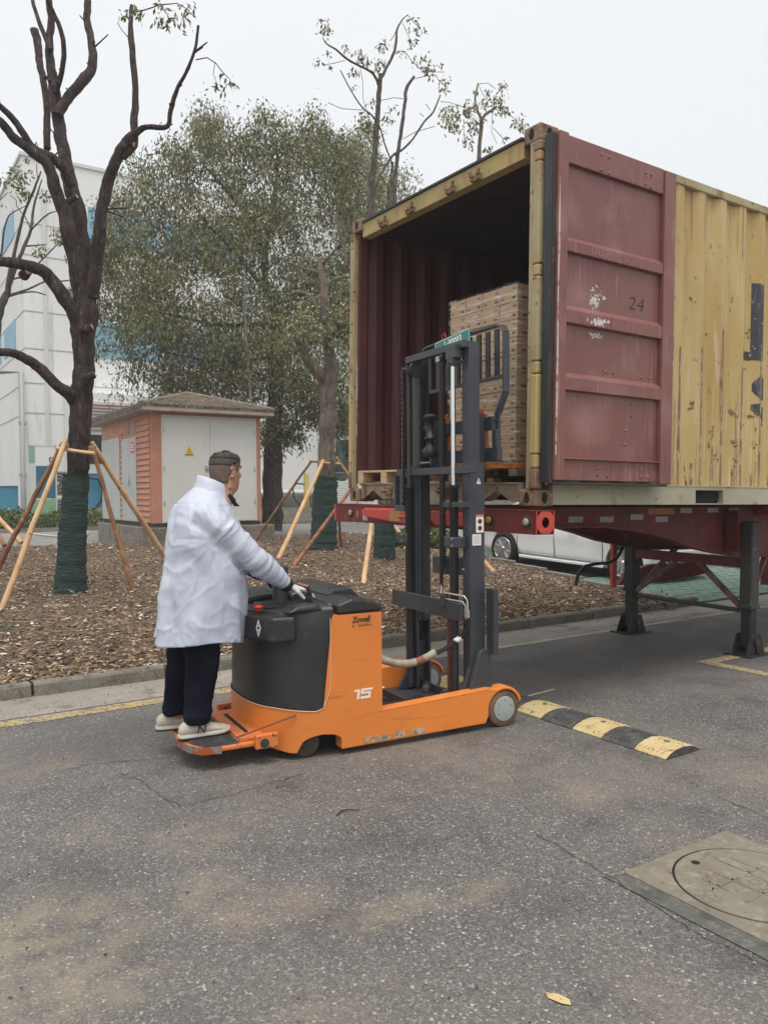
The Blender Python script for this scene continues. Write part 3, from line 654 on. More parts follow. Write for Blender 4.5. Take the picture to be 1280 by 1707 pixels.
def post(y0,y1):
    return MB().box(.0,.045,y0,y1,.118,2.473).build('corner_post','container_rail',ct,bevel=.006)
post(.045,.095);post(WC-.045,WC-.028)
MB().box(.01,LC-.2,WC-.085,WC-.062,2.47,2.5245).build('inner_rail','inner_maroon',ct)
for y0_ in (.045,WC-.081): MB().box(.0455,.125,y0_,y0_+.035,.165,2.45).build('inner_post','inner_maroon',ct)
def casting(x,y,z,sx,sy):
    m_=MB(); m_.box(x,x+sx*.178,y,y+sy*.162,z,z+.118); o_=m_.build('corner_casting','corner_rust',ct,bevel=.012)
    xx=x+sx*.089; zz=z+.059
    ang=[2*math.pi*i/16 for i in range(16)]
    h=MB(); h.prism([(xx+.026*math.cos(a),zz+.040*math.sin(a)) for a in ang],'y',y-sy*.0015,y+sy*.02)
    h.build('casting_hole','gap_black',o_); h=MB(); yy=y+sy*.083
    h.prism([(yy+.024*math.cos(a),zz+.040*math.sin(a)) for a in ang],'x',x-sx*.0015,x+sx*.02)
    h.build('casting_hole','gap_black',o_)
for x,sx in ((0,1),(LC,-1)):
    for y,sy in ((0,1),(WC,-1)):
        for z in (0,2.473): casting(x,y,z,sx,sy)
# hinge column along the near post: tube pieces and lugs
zs=[(.12,.26,.034,'corner_rust'),(.262,.355,.026,'header_yellow'),(.358,.90,.032,'container_yellow'),(.903,.985,.026,'header_yellow'),(.988,1.56,.033,'container_rail'),(1.563,1.64,.026,'header_yellow'),(1.643,2.33,.032,'container_rail'),(2.333,2.40,.026,'header_yellow'),(2.402,2.47,.034,'corner_rust')]
for a,b,r,mt in zs:
    MB().box(-.012,-.012+r*1.9,-.005-r*.2,r*1.7,a,b).build('hinge_post_section',mt,ct,bevel=.012)
    MB().box(-.012,-.012+r*1.3,WC-r*1.1,WC+.005+r*.2,a,b).build('hinge_post_section',mt,ct,bevel=.008)
# right door folded back against the side
def rib(z0,z1,y0=-.088,y1=-.122,x0=.142,x1=1.148,ch=.03):
    return MB().prism([(y0,z0-.004),(y0,z1+ch),(y1+.006,z1),(y1,z1-.008),(y1,z0+.004),(y1+.006,z0)],'x',x0,x1)
dr=MB().box(.06,1.275,-.088,-.050,.182,2.500).build('door','door_maroon',ct,bevel=.004,label='maroon door folded back against the side')
MB().box(.053,.141,-.130,-.0885,.180,2.502).build('door_frame','door_maroon',dr,bevel=.006)
MB().box(1.149,1.278,-.130,-.0885,.168,2.485).build('door_frame','door_maroon',dr,bevel=.006)
MB().box(.1415,1.1485,-.117,-.0885,2.31,2.495).build('door_frame','door_maroon',dr,bevel=.006)
MB().box(.1415,1.1485,-.100,-.0885,.182,.325).build('door_frame','door_maroon',dr,bevel=.003)
MB().box(.1415,1.1485,-.124,-.0885,.325,.333).build('door_frame','door_maroon',dr,bevel=.002)
for a,b in ((1.722,1.80),(1.245,1.34),(.792,.885)): rib(a,b).build('door_rib','door_maroon',dr)
# scraped paint on edges
MB().prism([(.050,.35),(.062,.35),(.066,1.0),(.060,1.5),(.068,1.75),(.063,2.05),(.060,2.2),(.050,1.9)],'y',-.1325,-.1305).build('paint_scrape','door_edge',dr)
MB().prism([(1.270,1.06),(1.279,1.05),(1.280,1.3),(1.274,1.28)],'y',-.1325,-.1305).build('paint_scrape','door_edge',dr)
rivs=MB()
for (x,z) in ((.47,2.44),(.55,2.44),(.47,2.33),(.55,2.33),(.94,2.42),(1.0,2.42),(.94,2.34),(1.0,2.33),(.58,.955),(.66,.955),(.96,.945),(1.06,.95),(.86,.75),(.86,.66),(.80,.55),(.79,.45),(.50,.27),(.60,.27),(.50,.22),(.60,.22),(.96,.27),(1.04,.22),(.96,.22)):
    yb=-.117 if z>2.3 else (-.088 if z>.34 else -.100)
    rivs.lathe((x,yb,z),(0,-1,0),[(.011,0),(.010,.005),(.004,.008)],8)
rivs.build('rivets','corner_rust',dr)
# gasket along the door edge
gk=MB(); gk.box(.012,.050,-.100,-.028,.165,2.49); gk.build('door_gasket','gasket',dr,bevel=.006)
gk=MB(); gk.box(.052,1.25,-.118,-.06,.150,.166); gk.build('door_gasket','gasket',dr,bevel=.005)
gk=MB(); gk.box(.024,.040,-.106,-.1002,.165,2.49); gk.build('gasket_lip','leg_grey',dr)
# marks on the door
mk=MB(); text_on(mk,'24',.135,(.80,-.0895,1.43),(1,0,0),(0,0,1),bold=-.001,sx=1.35,slant=.15); mk.build('marker_writing','marker',dr)
mk=MB(); text_on(mk,'SUB P',.085,(.33,-.1235,1.745),(1,0,-.05),(0.05,0,1),bold=-.002,sx=1.1); text_on(mk,'LATIC',.07,(.70,-.1235,1.735),(1,0,0),(0,0,1),bold=-.002,sx=1.0); mk.build('chalk_writing','chalk',dr)
def blotch(cx,cz,w_,h_,n,y):
    m_=MB()
    for i in range(n):
        x=cx+random.gauss(0,w_*.4);z=cz+random.gauss(0,h_*.4);r=random.uniform(.003,.010)*(2.2 if random.random()<.18 else 1)
        k=random.randint(5,8); m_.add([(x+math.cos(6.28*j/k)*r*random.uniform(.4,1.3),y-random.random()*.0008,z+math.sin(6.28*j/k)*r*random.uniform(.4,1.3)) for j in range(k)],[tuple(range(k))])
    return m_
blotch(.46,1.45,.07,.09,70,-.0898).build('label_residue','paint_scrape',dr)
blotch(.46,1.285,.10,.028,60,-.1232).build('label_residue','paint_scrape',dr)
blotch(.47,1.195,.08,.025,34,-.0898).build('label_residue','paint_scrape',dr)
# lettering on the side: follows the corrugation
def wave_y(x):
    p=(x-.104)%.278
    d=0
    if p<.072: d=0
    elif p<.140: d=(p-.072)/.068
    elif p<.210: d=1
    else: d=1-(p-.210)/.068
    return .014+.036*d
def decal(poly_fn,x0,x1,z_of,name,mt='letter_dark'):
    m_=MB(); n=40; xs_=sorted(set([x0+(x1-x0)*i/n for i in range(n+1)]+[.104+.278*k+q for k in range(7,14) for q in (0,.072,.140,.210) if x0<.104+.278*k+q<x1]))
    vs=[];
    for x in xs_:
        a,b=z_of(x); y=wave_y(x)-.0025; vs+=[(x,y,a),(x,y,b)]
    m_.add(vs,[(2*i,2*i+2,2*i+3,2*i+1) for i in range(len(xs_)-1)]); return m_
jl=decal(None,2.545,2.72,lambda x:(1.25,1.905),'')
j2=decal(None,2.408,2.5445,lambda x:(1.245,1.318),'')
jl.add(j2.v,j2.f); jl.build('painted_letter','letter_dark',ct)
def ring_z(x):
    t=(x-2.72)/.16; s_=math.sqrt(max(0,1-t*t)); return (1.02-.10*s_,1.02+.10*s_)
s1=decal(None,2.565,2.76,ring_z,''); s2=decal(None,2.56,2.76,lambda x:(.72+(2.76-x)*.5,.90-(2.76-x)*.15) if x<2.68 else (.70,.86),''); s1.add(s2.v,s2.f); s1.build('painted_letter','letter_dark',ct)
# rust scars standing on the ridges of the side
m_=MB()
for x,z,s_ in ((1.72,1.66,.03),(1.73,.80,.04),(2.09,1.02,.03),(2.31,.79,.05),(2.60,.80,.06),(2.32,.52,.04),(2.60,.52,.03),(2.33,.36,.035),(1.93,1.4,.02),(2.52,1.47,.035),(2.06,.40,.03),(2.42,1.16,.018),(2.24,1.1,.015)):
    for q in range(5):
        xx=x+random.gauss(0,s_*.5); zz=z+random.gauss(0,s_*.5); r=s_*random.uniform(.25,.6); k=7
        m_.add([(xx+math.cos(6.28*j/k)*r*random.uniform(.4,1.2),wave_y(xx+math.cos(6.28*j/k)*r)-.0035,zz+math.sin(6.28*j/k)*r*random.uniform(.3,1)) for j in range(k)],[tuple(range(k))])
m_.build('rust_scars','corner_rust',ct,kind='stuff')
# worn vertical scrapes down the ridges
m_=MB(); m2=MB()
for k in range(4,16):
    for q,(dx,hh) in enumerate(((.060,random.uniform(.6,1.9)),(.012,random.uniform(.2,.9)),(.245,random.uniform(.1,.5)))):
        x=.104+.278*k+dx; z=.17; top=.17+hh; L=[]
        while z<top:
            w_=.004+.014*abs(noise.noise((x*7,z*3.1,q)))+.006*random.random(); c_=x+.006*noise.noise((x*3,z*2.2,9)); L.append((c_-w_,c_+w_,z)); z+=.035
        t_=m_ if q!=1 else m2
        if len(L)>2: t_.add([p for a,b,z in L for p in ((a,wave_y(a)-.003,z),(b,wave_y(b)-.003,z))],[(2*i,2*i+1,2*i+3,2*i+2) for i in range(len(L)-1)])
m_.build('paint_scrape','scar_brown',ct,kind='stuff'); m2.build('paint_scrape','scar_pale',ct,kind='stuff')
# ================= TRAILER =================
tr=thing('container_trailer','red skeletal container trailer standing on its two landing legs','trailer',mx=XC)
eb=MB(); eb.box(-.088,-.080,-.100,WC+.095,-.18,-.03); eb.box(-.095,.085,-.104,WC+.1,-.030,-.024); eb.box(-.088,.078,-.100,WC+.095,-.186,-.180); eb.box(.070,.078,-.09,WC+.09,-.18,-.03)
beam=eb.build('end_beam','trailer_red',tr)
# end plate with a round hole and trimmed corners
def plate(y):
    m_=MB(); cx,cz=-.004,-.105; n=24; hole=[(cx+.034*math.cos(6.2832*i/n),cz+.036*math.sin(6.2832*i/n)) for i in range(n)]
    outp=[]
    for i in range(n):
        a=6.2832*i/n; c,s_=math.cos(a),math.sin(a); k=min(.078/abs(c) if abs(c)>1e-6 else 9,.074/abs(s_) if abs(s_)>1e-6 else 9,.090/(abs(c)+abs(s_))*1.28)
        outp.append((cx+c*k,cz+s_*k))
    for yy,fl in ((y,0),(y+.006,1)):
        vs=[(p[0],yy,p[1]) for p in hole+outp]; fs=[(i,(i+1)%n,(i+1)%n+n,i+n) for i in range(n)]
        m_.add(vs,[tuple(reversed(f)) for f in fs] if fl else fs)
    m_.box(-.088,-.082,y,y+.03,-.18,-.03);m_.box(.072,.078,y,y+.03,-.18,-.03)
    return m_.build('end_plate','trailer_bright',beam)
plate(-.108); plate(WC+.1)
for y,mt in ((-.016,0),(.36,1),(2.26,0)):
    m_=MB(); m_.lathe((-.0885,y,-.103),(-1,0,0),[(.040,0),(.040,.006),(.032,.010)],24,0); m_.lathe((-.0985,y,-.103),(-1,0,0),[(.026,0),(.025,.008),(.015,.012)],20,1)
    m_.build('tail_lamp',['rubber','lens_amber' if mt else 'lens_grey'],beam)
MB().box(-.090,-.0885,1.98,2.06,-.165,-.07).build('reflector','reflector_white',beam)
MB().box(-.090,-.0885,2.13,2.17,-.14,-.08).build('faded_sticker','trailer_faded',beam)
# red locking arms resting on the beam
pf=[(1.98,-.10),(1.96,-.07),(1.92,-.052),(1.55,-.048),(1.40,-.040),(1.05,-.045),(1.02,-.10),(1.1,-.165),(1.3,-.17),(1.55,-.155),(1.9,-.13)]
MB().prism(pf,'x',-.165,-.097).build('locking_arm','trailer_bright',tr,bevel=.012)
pf=[(.98,-.05),(.62,-.055),(.55,-.09),(.58,-.16),(.9,-.165),(.98,-.13)]
MB().prism(pf,'x',-.155,-.097).build('locking_arm','trailer_bright',tr,bevel=.012)
MB().box(-.168,-.166,1.36,1.52,-.15,-.065).build('warning_sticker','reflector_amber',tr)
tl=MB(); tl.lathe((-.16,1.22,-.09),(-1,0,0),[(.035,0),(.03,.03),(.018,.05)],14); tl.tube([(-.17,1.38,-.11),(-.19,1.28,-.11),(-.19,1.12,-.08)],.010,8); tl.box(-.19,-.165,1.0,1.12,-.12,-.085)
tl.build('twist_lock','orange_rust',tr)
# two deep main beams with a goose-neck sweep
def low(x): return float(np.interp(x,[.08,1.35,1.6,2.0,2.3,2.62,3.0,3.34,3.9,12],[-.178,-.178,-.196,-.245,-.31,-.392,-.455,-.50,-.52,-.52]))
for y in (.66,1.74):
    xs_=[.08,.6,1.35,1.6,1.8,2.0,2.15,2.3,2.45,2.62,2.8,3.0,3.15,3.34,3.9,6,9,12]
    m_=MB(); n=len(xs_)
    for yy,fl in ((y-.006,0),(y+.006,1)):
        vs=[(x,yy,-.032) for x in xs_]+[(x,yy,low(x)) for x in xs_]
        m_.add(vs,[(i,i+n,i+n+1,i+1) if not fl else (i,i+1,i+n+1,i+n) for i in range(n-1)])
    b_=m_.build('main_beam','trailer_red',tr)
    m_=MB(); n=len(xs_)
    vs=[];
    for x in xs_: z=low(x); vs+=[(x,y-.07,z),(x,y+.07,z),(x,y+.07,z-.012),(x,y-.07,z-.012)]
    fs=[]
    for i in range(n-1):
        k=4*i
        fs+=[(k,k+4,k+5,k+1),(k+1,k+5,k+6,k+2),(k+2,k+6,k+7,k+3),(k+3,k+7,k+4,k)]
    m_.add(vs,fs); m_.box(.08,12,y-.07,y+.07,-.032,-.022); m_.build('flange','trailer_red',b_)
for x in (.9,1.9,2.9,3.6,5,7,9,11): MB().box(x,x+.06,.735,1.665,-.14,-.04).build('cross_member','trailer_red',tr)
for k,(x,z) in enumerate(((1.10,-.123),(1.48,-.127),(1.87,-.110),(2.21,-.135),(2.56,-.055),(2.97,-.052),(3.31,-.054))):
    MB().box(x-.085,x+.085,.6515,.6535,z-.024,z+.024).build('reflector','reflector_white' if k!=3 else 'reflector_white',tr)
MB().box(2.02,2.38,.6515,.6535,-.088,-.036).build('faded_sticker','reflector_amber',tr)
MB().box(3.62,3.9,.1,.6,-.1,-.045).build('outrigger','trailer_bright',tr)
# landing legs
def leg(x,y,dark):
    g=XC.inverted()@Vector((XC@Vector((x,y,0))).xyz*1); zg=-((XC@Vector((x,y,0))).z)
    up_='leg_steel' if dark else 'leg_grey'
    L_=MB().box(x-.065,x+.065,y-.065,y+.065,-.97,-.16).build('landing_leg',up_,tr,bevel=.018)
    MB().box(x-.072,x+.072,y-.072,y+.072,-.985,-.945).build('leg_collar',up_,L_,bevel=.008)
    MB().box(x-.053,x+.053,y-.053,y+.053,zg+.06,-.985).build('leg_slide','leg_steel',L_,bevel=.012)
    m_=MB(); m_.box(x-.19,x+.19,y-.14,y+.14,zg,zg+.012)
    for s_ in (-1,1):
        m_.prism([(x-.155,zg+.012),(x+.155,zg+.012),(x+.075,zg+.20),(x-.075,zg+.20)],'y',y+s_*.066,y+s_*.078)
    m_.prism([(y-.12,zg+.012),(y+.12,zg+.012),(y+.064,zg+.16),(y-.064,zg+.16)],'x',x-.006,x+.006)
    m_.build('leg_foot','leg_steel',L_,bevel=.003)
    m_=MB(); m_.tube([(x,y-.095,zg+.13),(x,y+.095,zg+.13)],.022,12); m_.tube([(x,y-.105,zg+.13),(x,y-.09,zg+.13)],.034,6,sm=False); m_.build('foot_pin','leg_grey',L_)
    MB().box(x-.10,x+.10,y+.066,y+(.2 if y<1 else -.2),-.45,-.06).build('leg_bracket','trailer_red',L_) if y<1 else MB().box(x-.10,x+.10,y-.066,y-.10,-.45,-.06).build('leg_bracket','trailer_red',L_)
leg(3.235,.43,False); leg(3.305,1.86,True)
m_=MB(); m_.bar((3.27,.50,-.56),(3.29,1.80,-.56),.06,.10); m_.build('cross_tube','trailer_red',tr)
for a,b in (((3.25,.5,-1.0),(3.27,1.0,-.60)),((3.3,1.8,-.97),(3.28,1.28,-.62)),((3.33,1.8,-.95),(3.9,1.74,-.52)),((3.33,.5,-.95),(3.95,.7,-.53))):
    MB().bar(a,b,.045,.045).build('brace','brace_brown',tr)
MB().tube([(3.25,.5,-1.02),(3.3,1.8,-1.02)],.022,8).build('cross_shaft','leg_grey',tr)
# lamp bracket and bent pipe beyond the far beam
MB().box(3.46,3.53,2.26,2.30,-1.0,-.40).build('lamp_bracket','trailer_bright',tr)
MB().tube([(3.60,2.2,-.40),(3.52,2.2,-.58),(3.44,2.2,-.66),(3.3,2.2,-.70),(3.1,2.2,-.70),(2.93,2.2,-.72),(2.82,2.2,-.80),(2.78,2.2,-.93)],.020,8).build('bent_pipe','hose_black',tr)
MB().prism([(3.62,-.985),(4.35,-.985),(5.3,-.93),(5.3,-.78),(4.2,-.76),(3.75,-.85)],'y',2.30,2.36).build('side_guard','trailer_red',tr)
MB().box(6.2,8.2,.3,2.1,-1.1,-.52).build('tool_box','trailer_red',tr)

# ================= REACH TRUCK =================
XT=Matrix(((0.99523,0.09758,0,3.63831),(-0.09758,0.99523,0,4.64666),(0,0,1,0),(0,0,0,1)))
tk=thing('reach_truck','orange and black stand-on electric reach truck with its mast raised at the container','forklift truck',mx=XT)
YC=-.165; HW=.525
def outline(off=0,xf=-.92,n=34,back=-1.25,rx=.405,p=2.5,top=1.0):
    """plan outline from near front corner round the rear to the far front corner"""
    pts=[];h=(HW+off)*1.0
    for x in np.linspace(xf,back,16)[:-1]: pts.append((float(x),YC-h))
    for i in range(n+1):
        a=math.pi*i/n; c,s_=math.cos(a),math.sin(a)
        pts.append((back-(rx+off)*abs(s_)**(2/p),YC-h*math.copysign(abs(c)**(2/p),c)))
    for x in np.linspace(back,xf,16)[1:]: pts.append((float(x),YC+h))
    return pts
def wall(pts,zb,zt,nz=6,mi=0,taper=None,cap=True,sm=True,mb=None):
    mb=mb or MB(); n=len(pts); vs=[]
    for k in range(nz+1):
        for (x,y) in pts:
            a,b=zb(x,y),zt(x,y); z=a+(b-a)*k/nz
            xx,yy=(x,y) if taper is None else taper(x,y,z)
            vs.append((xx,yy,z))
    fs=[(k*n+i,k*n+n+i,k*n+n+i+1,k*n+i+1) for k in range(nz) for i in range(n-1)]
    mb.add(vs,[tuple(reversed(f)) for f in fs],mi,sm)
    if cap: mb.add(vs[-n:],[tuple(range(n))][0:1],mi,False)
    return mb
def zb(x,y):
    z=.045
    if y<YC-HW+.12 and -1.455<x<-1.175:
        t=(x+1.315)/.14; z=.045+.100*math.sqrt(max(0,1-t*t))**.7 if abs(t)<1 else .045
    if x<-1.5: z=.045+.03*min(1,(-1.5-x)/.12)
    return z
def ztop(x,y): # orange skirt top: rises at the front corner of the black cover
    if x>-1.26: return .845
    if x>-1.36:
        t=(x+1.36)/.10; return .285+.12*(1-math.sqrt(max(0,1-t*t)))
    return .285+.02*min(1,(-1.36-x)/.2)
sk_pts=[p for p in outline(.006) if p[0]<-1.255]
fr=outline(.006)
near=[p for p in fr[:15] if p[0]>-1.26]
body=wall(fr,zb,ztop,8,0,cap=False)
# front block closing faces
body.box(-.924,-.918,YC-HW,YC+HW,.05,.845); body.box(-1.25,-.92,YC-HW,YC+HW,.835,.845)
body=body.build('body','orange_paint',tk)

# straight front edge of the side panel (so the black cover starts in a clean curve)
# black rear cover
def taper(x,y,z):
    k=1-.030*max(0,(z-.3)/.55)-.03*max(0,(z-.78)/.07)**2*.6
    return (-1.25+(x+1.25)*k if x<-1.25 else x, YC+(y-YC)*(k if x<-1.25 else 1))
bp=outline(.0,xf=-1.24); bp=[p for p in bp if p[0]<=-1.235]
def bz(x,y): return .865+.035*min(1,max(0,(x+1.62)/.35))+ .0*y
cover=wall(bp,lambda x,y:.20,lambda x,y:bz(x,y)-.02,14,0,taper,cap=False)
# rounded shoulder and top
n=len(bp); rings=[]
for k,(f,dz) in enumerate(((1,-.02),(.985,-.006),(.965,.0),(.93,.004),(.80,.006))):
    rings.append([ (lambda q:(-1.25+(q[0]+1.25)*f,YC+(q[1]-YC)*f,bz(*p)+dz))(taper(p[0],p[1],bz(*p)-.02)) for p in bp])
vs=[p for r in rings for p in r]
cover.add(vs,[(k*n+i,k*n+i+1,k*n+n+i+1,k*n+n+i) for k in range(4) for i in range(n-1)],0,True)
cover.add(rings[-1],[tuple(range(n))],0,False)
cover=cover.build('rear_cover','black_plastic',tk)
# pale trim along the seam
tp=[]
for p in fr:
    if p[0]<-1.262: 
        q=(p[0]-.0,p[1]); tp.append((p[0]+(-.002 if p[0]<-1.4 else 0),YC+(p[1]-YC)*1.003,ztop(*p)))
MB().tube([(-1.262,YC-HW-.0065,.83),(-1.262,YC-HW-.0065,.45),(-1.268,YC-HW-.0065,.40)]+tp+[(-1.268,YC+HW+.0065,.40),(-1.262,YC+HW+.0065,.83)],.0035,6).build('seam_trim','trim_pale',tk)
# black top console: fuse box with emblem, raised pads, recess
MB().prism([(-1.675,-.33),(-1.695,-.44),(-1.605,-.650),(-1.47,-.672),(-1.44,-.30)],'z',.705,.852).build('console_box','black_plastic',tk,bevel=.018,seg=3)
em=MB()
cx,cz=-.50,.785
EMX=Matrix(((.0,.41,-.914,-1.6535),(0,-.912,-.41,-.5465),(1,0,0,.785),(0,0,0,1)))
def E3(p): 
    v_=EMX@Vector((p[1],p[0],.0025)); return tuple(v_)
for s_,r_ in ((1,.052),):
    a=[(0,r_),( .021,0),(0,-r_),(-.021,0)]; b=[(0,r_*.72),(.014,0),(0,-r_*.72),(-.014,0)]
    em.add([E3(p) for p in a+b],[(i,(i+1)%4,(i+1)%4+4,i+4) for i in range(4)])
for s_ in (-1,1): em.add([E3((p[0],s_*.012+p[1])) for p in ((0,.010),(.005,0),(0,-.010),(-.005,0))],[(0,1,2,3)])
em.build('emblem','decal_white',tk)
MB().box(-1.56,-1.36,-.40,-.16,.868,.888).build('column_base','black_plastic',tk,bevel=.012)
MB().lathe((-1.40,-.235,.80),(0,0,1),[(.052,0),(.050,.30),(.046,.31)],28).build('steering_column','black_soft',tk)
wh=MB(); wh.sweep_ring((-1.43,-.12,1.06),(-.15,0,1),.105,.014,28,8); wh.bar((-1.43,-.225,1.06),(-1.43,-.02,1.06),.03,.012); wh.lathe((-1.43,-.12,1.02),(0,0,1),[(.03,0),(.03,.05)],16); wh.lathe((-1.46,-.04,1.06),(0,0,1),[(.012,0),(.02,.02),(.022,.045),(.012,.06)],12)
wh.build('steering_wheel','black_soft',tk)
MB().lathe((-1.62,-.44,.872),(0,0,1),[(.020,0),(.020,.012),(.030,.016),(.030,.026),(.022,.032)],20).build('stop_button','red_plastic',tk)
MB().prism([(-1.36,.876),(-1.36,.935),(-1.30,.955),(-1.22,.94),(-1.20,.876)],'y',-.30,.28).build('dash_pad','black_plastic',tk,bevel=.02,seg=3)
MB().prism([(-1.62,.860),(-1.58,.905),(-1.36,.93),(-1.30,.87)],'y',-.10,.34).build('dash_pad','black_plastic',tk,bevel=.03,seg=3)
MB().prism([(-1.52,.868),(-1.46,.905),(-1.33,.915),(-1.26,.868)],'y',-.66,-.50).build('armrest_pad','black_plastic',tk,bevel=.02,seg=3)
lb=MB().box(-1.34,-1.22,-.50,-.32,.875,.896).build('lever_housing','rubber',tk,bevel=.006)
for k in range(4):
    y=-.475+k*.042; L_=MB(); L_.tube([(-1.28,y,.89),(-1.295,y,.95)],.0055,8); L_.tube([(-1.293,y,.945),(-1.306,y,.98),(-1.318,y,1.005)],[.010,.0155,.012],10)
    L_=L_.build('control_lever','black_soft',tk)
    MB().lathe((-1.318,y,1.004),(-.3,0,1),[(.0115,0),(.009,.004)],10).build('lever_cap','orange_worn',L_)
MB().box(-1.235,-1.205,-.60,-.56,.872,.90).build('key_switch','bolt_steel',tk,bevel=.004)
# battery cover
MB().prism([(-1.215,.850),(-1.215,.905),(-1.12,.935),(-1.00,.925),(-.915,.885),(-.905,.850)],'y',YC-HW-.008,YC+HW+.008).build('battery_cover','black_plastic',tk,bevel=.015,seg=3)
MB().prism([(-1.16,.925),(-1.12,.965),(-1.00,.97),(-.925,.905),(-.95,.89)],'y',-.42,.22).build('battery_cover_hump','black_plastic',tk,bevel=.025,seg=3)
# side writing
dc=MB(); text_on(dc,'Zowell',.048,(-1.118,YC-HW-.0072,.793),(1,0,0),(0,0,1),bold=.0022,slant=.18,sx=.86)
dc.build('brand_lettering','decal_dark',body)
dc=MB()
for k in range(7):
    x=-1.116+k*.0185
    if k==1: continue
    dc.box(x,x+.012,YC-HW-.0078,YC-HW-.0066,.772,.775); dc.box(x+.001,x+.0035,YC-HW-.0078,YC-HW-.0066,.766,.782); dc.box(x+.006,x+.011,YC-HW-.0078,YC-HW-.0066,.767,.770)
dc.build('small_lettering','decal_dark',body)
dc=MB(); yy0=YC-HW-.0082; yy1=YC-HW-.0062
def seg15(x0,x1,z0,z1): dc.prism([(x0+z0*.12,.325+z0),(x1+z0*.12,.325+z0),(x1+z1*.12,.325+z1),(x0+z1*.12,.325+z1)],'y',yy0,yy1)
ox=-1.115
seg15(ox+.022,ox+.037,0,.058); seg15(ox,ox+.022,.046,.058)
seg15(ox+.046,ox+.112,0,.014); seg15(ox+.098,ox+.112,.0141,.030); seg15(ox+.046,ox+.112,.0301,.040); seg15(ox+.046,ox+.060,.0401,.048); seg15(ox+.046,ox+.122,.0481,.060)
dc.build('number_decal','decal_white',body)
# platform
pl=[(-1.60,-.60),(-1.93,-.600),(-2.00,-.57),(-2.05,-.50),(-2.073,-.40),(-2.08,-.25),(-2.065,-.10),(-2.02,.03),(-1.95,.10),(-1.60,.12)]
PF=MB().prism(pl,'z',.108,.138).build('platform','orange_worn',tk,bevel=.010)
MB().prism([(-1.79,-.588),(-1.93,-.588),(-1.99,-.56),(-2.036,-.49),(-2.058,-.40),(-2.064,-.25),(-2.05,-.11),(-2.01,.01),(-1.94,.08),(-1.79,.10)],'z',.138,.143).build('rubber_mat','rubber_mat',PF)
mb=MB()
for k in range(28):
    y=-.572+k*.0242; xa=-2.04+ .055*abs((y+.26)/.36)**3; mb.box(xa,-1.80,y,y+.012,.1432,.1475)
mb.build('mat_ribs','rubber_mat',PF)
MB().prism([(-1.90,-.606),(-2.01,-.580),(-2.062,-.505),(-2.086,-.40),(-2.09,-.35),(-2.081,-.35),(-2.076,-.40),(-2.054,-.50),(-2.003,-.572),(-1.90,-.598)],'z',.100,.1405).build('worn_edge','worn_tip',PF)
MB().box(-1.78,-1.62,-.57,.10,.139,.152).build('hinge_cover','orange_worn',PF,bevel=.004)
MB().box(-1.715,-1.695,-.45,-.02,.1525,.158).build('hinge_slot','gap_black',PF)
for y in (-.625,.15):
    b_=MB().box(-1.71,-1.575,y-.020,y+.020,.100,.182).build('hinge_bracket','orange_worn',tk,bevel=.006)
    m_=MB(); m_.lathe((-1.66,y-.0225,.135),(0,-1,0),[(.026,0),(.026,.004)],16); m_.lathe((-1.66,y-.026,.135),(0,-1,0),[(.016,0),(.016,.010)],6); m_.build('hinge_bolt','leg_grey',b_)
    m_=MB(); 
    for dx,dz in ((-.035,.032),(.068,.032),(.03,-.028),(.068,-.025)): m_.lathe((-1.66+dx,y-.0225,.135+dz),(0,-1,0),[(.004,0),(.004,.001)],8)
    m_.build('bracket_holes','gap_black',b_)
MB().tube([(-1.80,-.56,.165),(-1.47,-.66,.275)],.006,8).build('gas_strut','tape_brown',tk)
# drive wheel
dw=MB(); dw.lathe((-1.405,-.625,.088),(.25,1,0),[(.04,-.006),(.070,-.004),(.088,.004),(.088,.05),(.070,.056),(.04,.058)],32); dw.build('drive_wheel','drive_wheel',tk)
m_=MB(); m_.bar((-1.405,-.634,.088),(-1.36,-.627,.17),.045,.012); m_.lathe((-1.405,-.630,.088),(.25,-1,0),[(.03,0),(.024,.014)],12); m_.build('wheel_fork','drive_wheel',tk)
MB().box(-1.45,-.96,YC-.40,YC+.40,.06,.3).build('undercarriage','gap_black',tk)
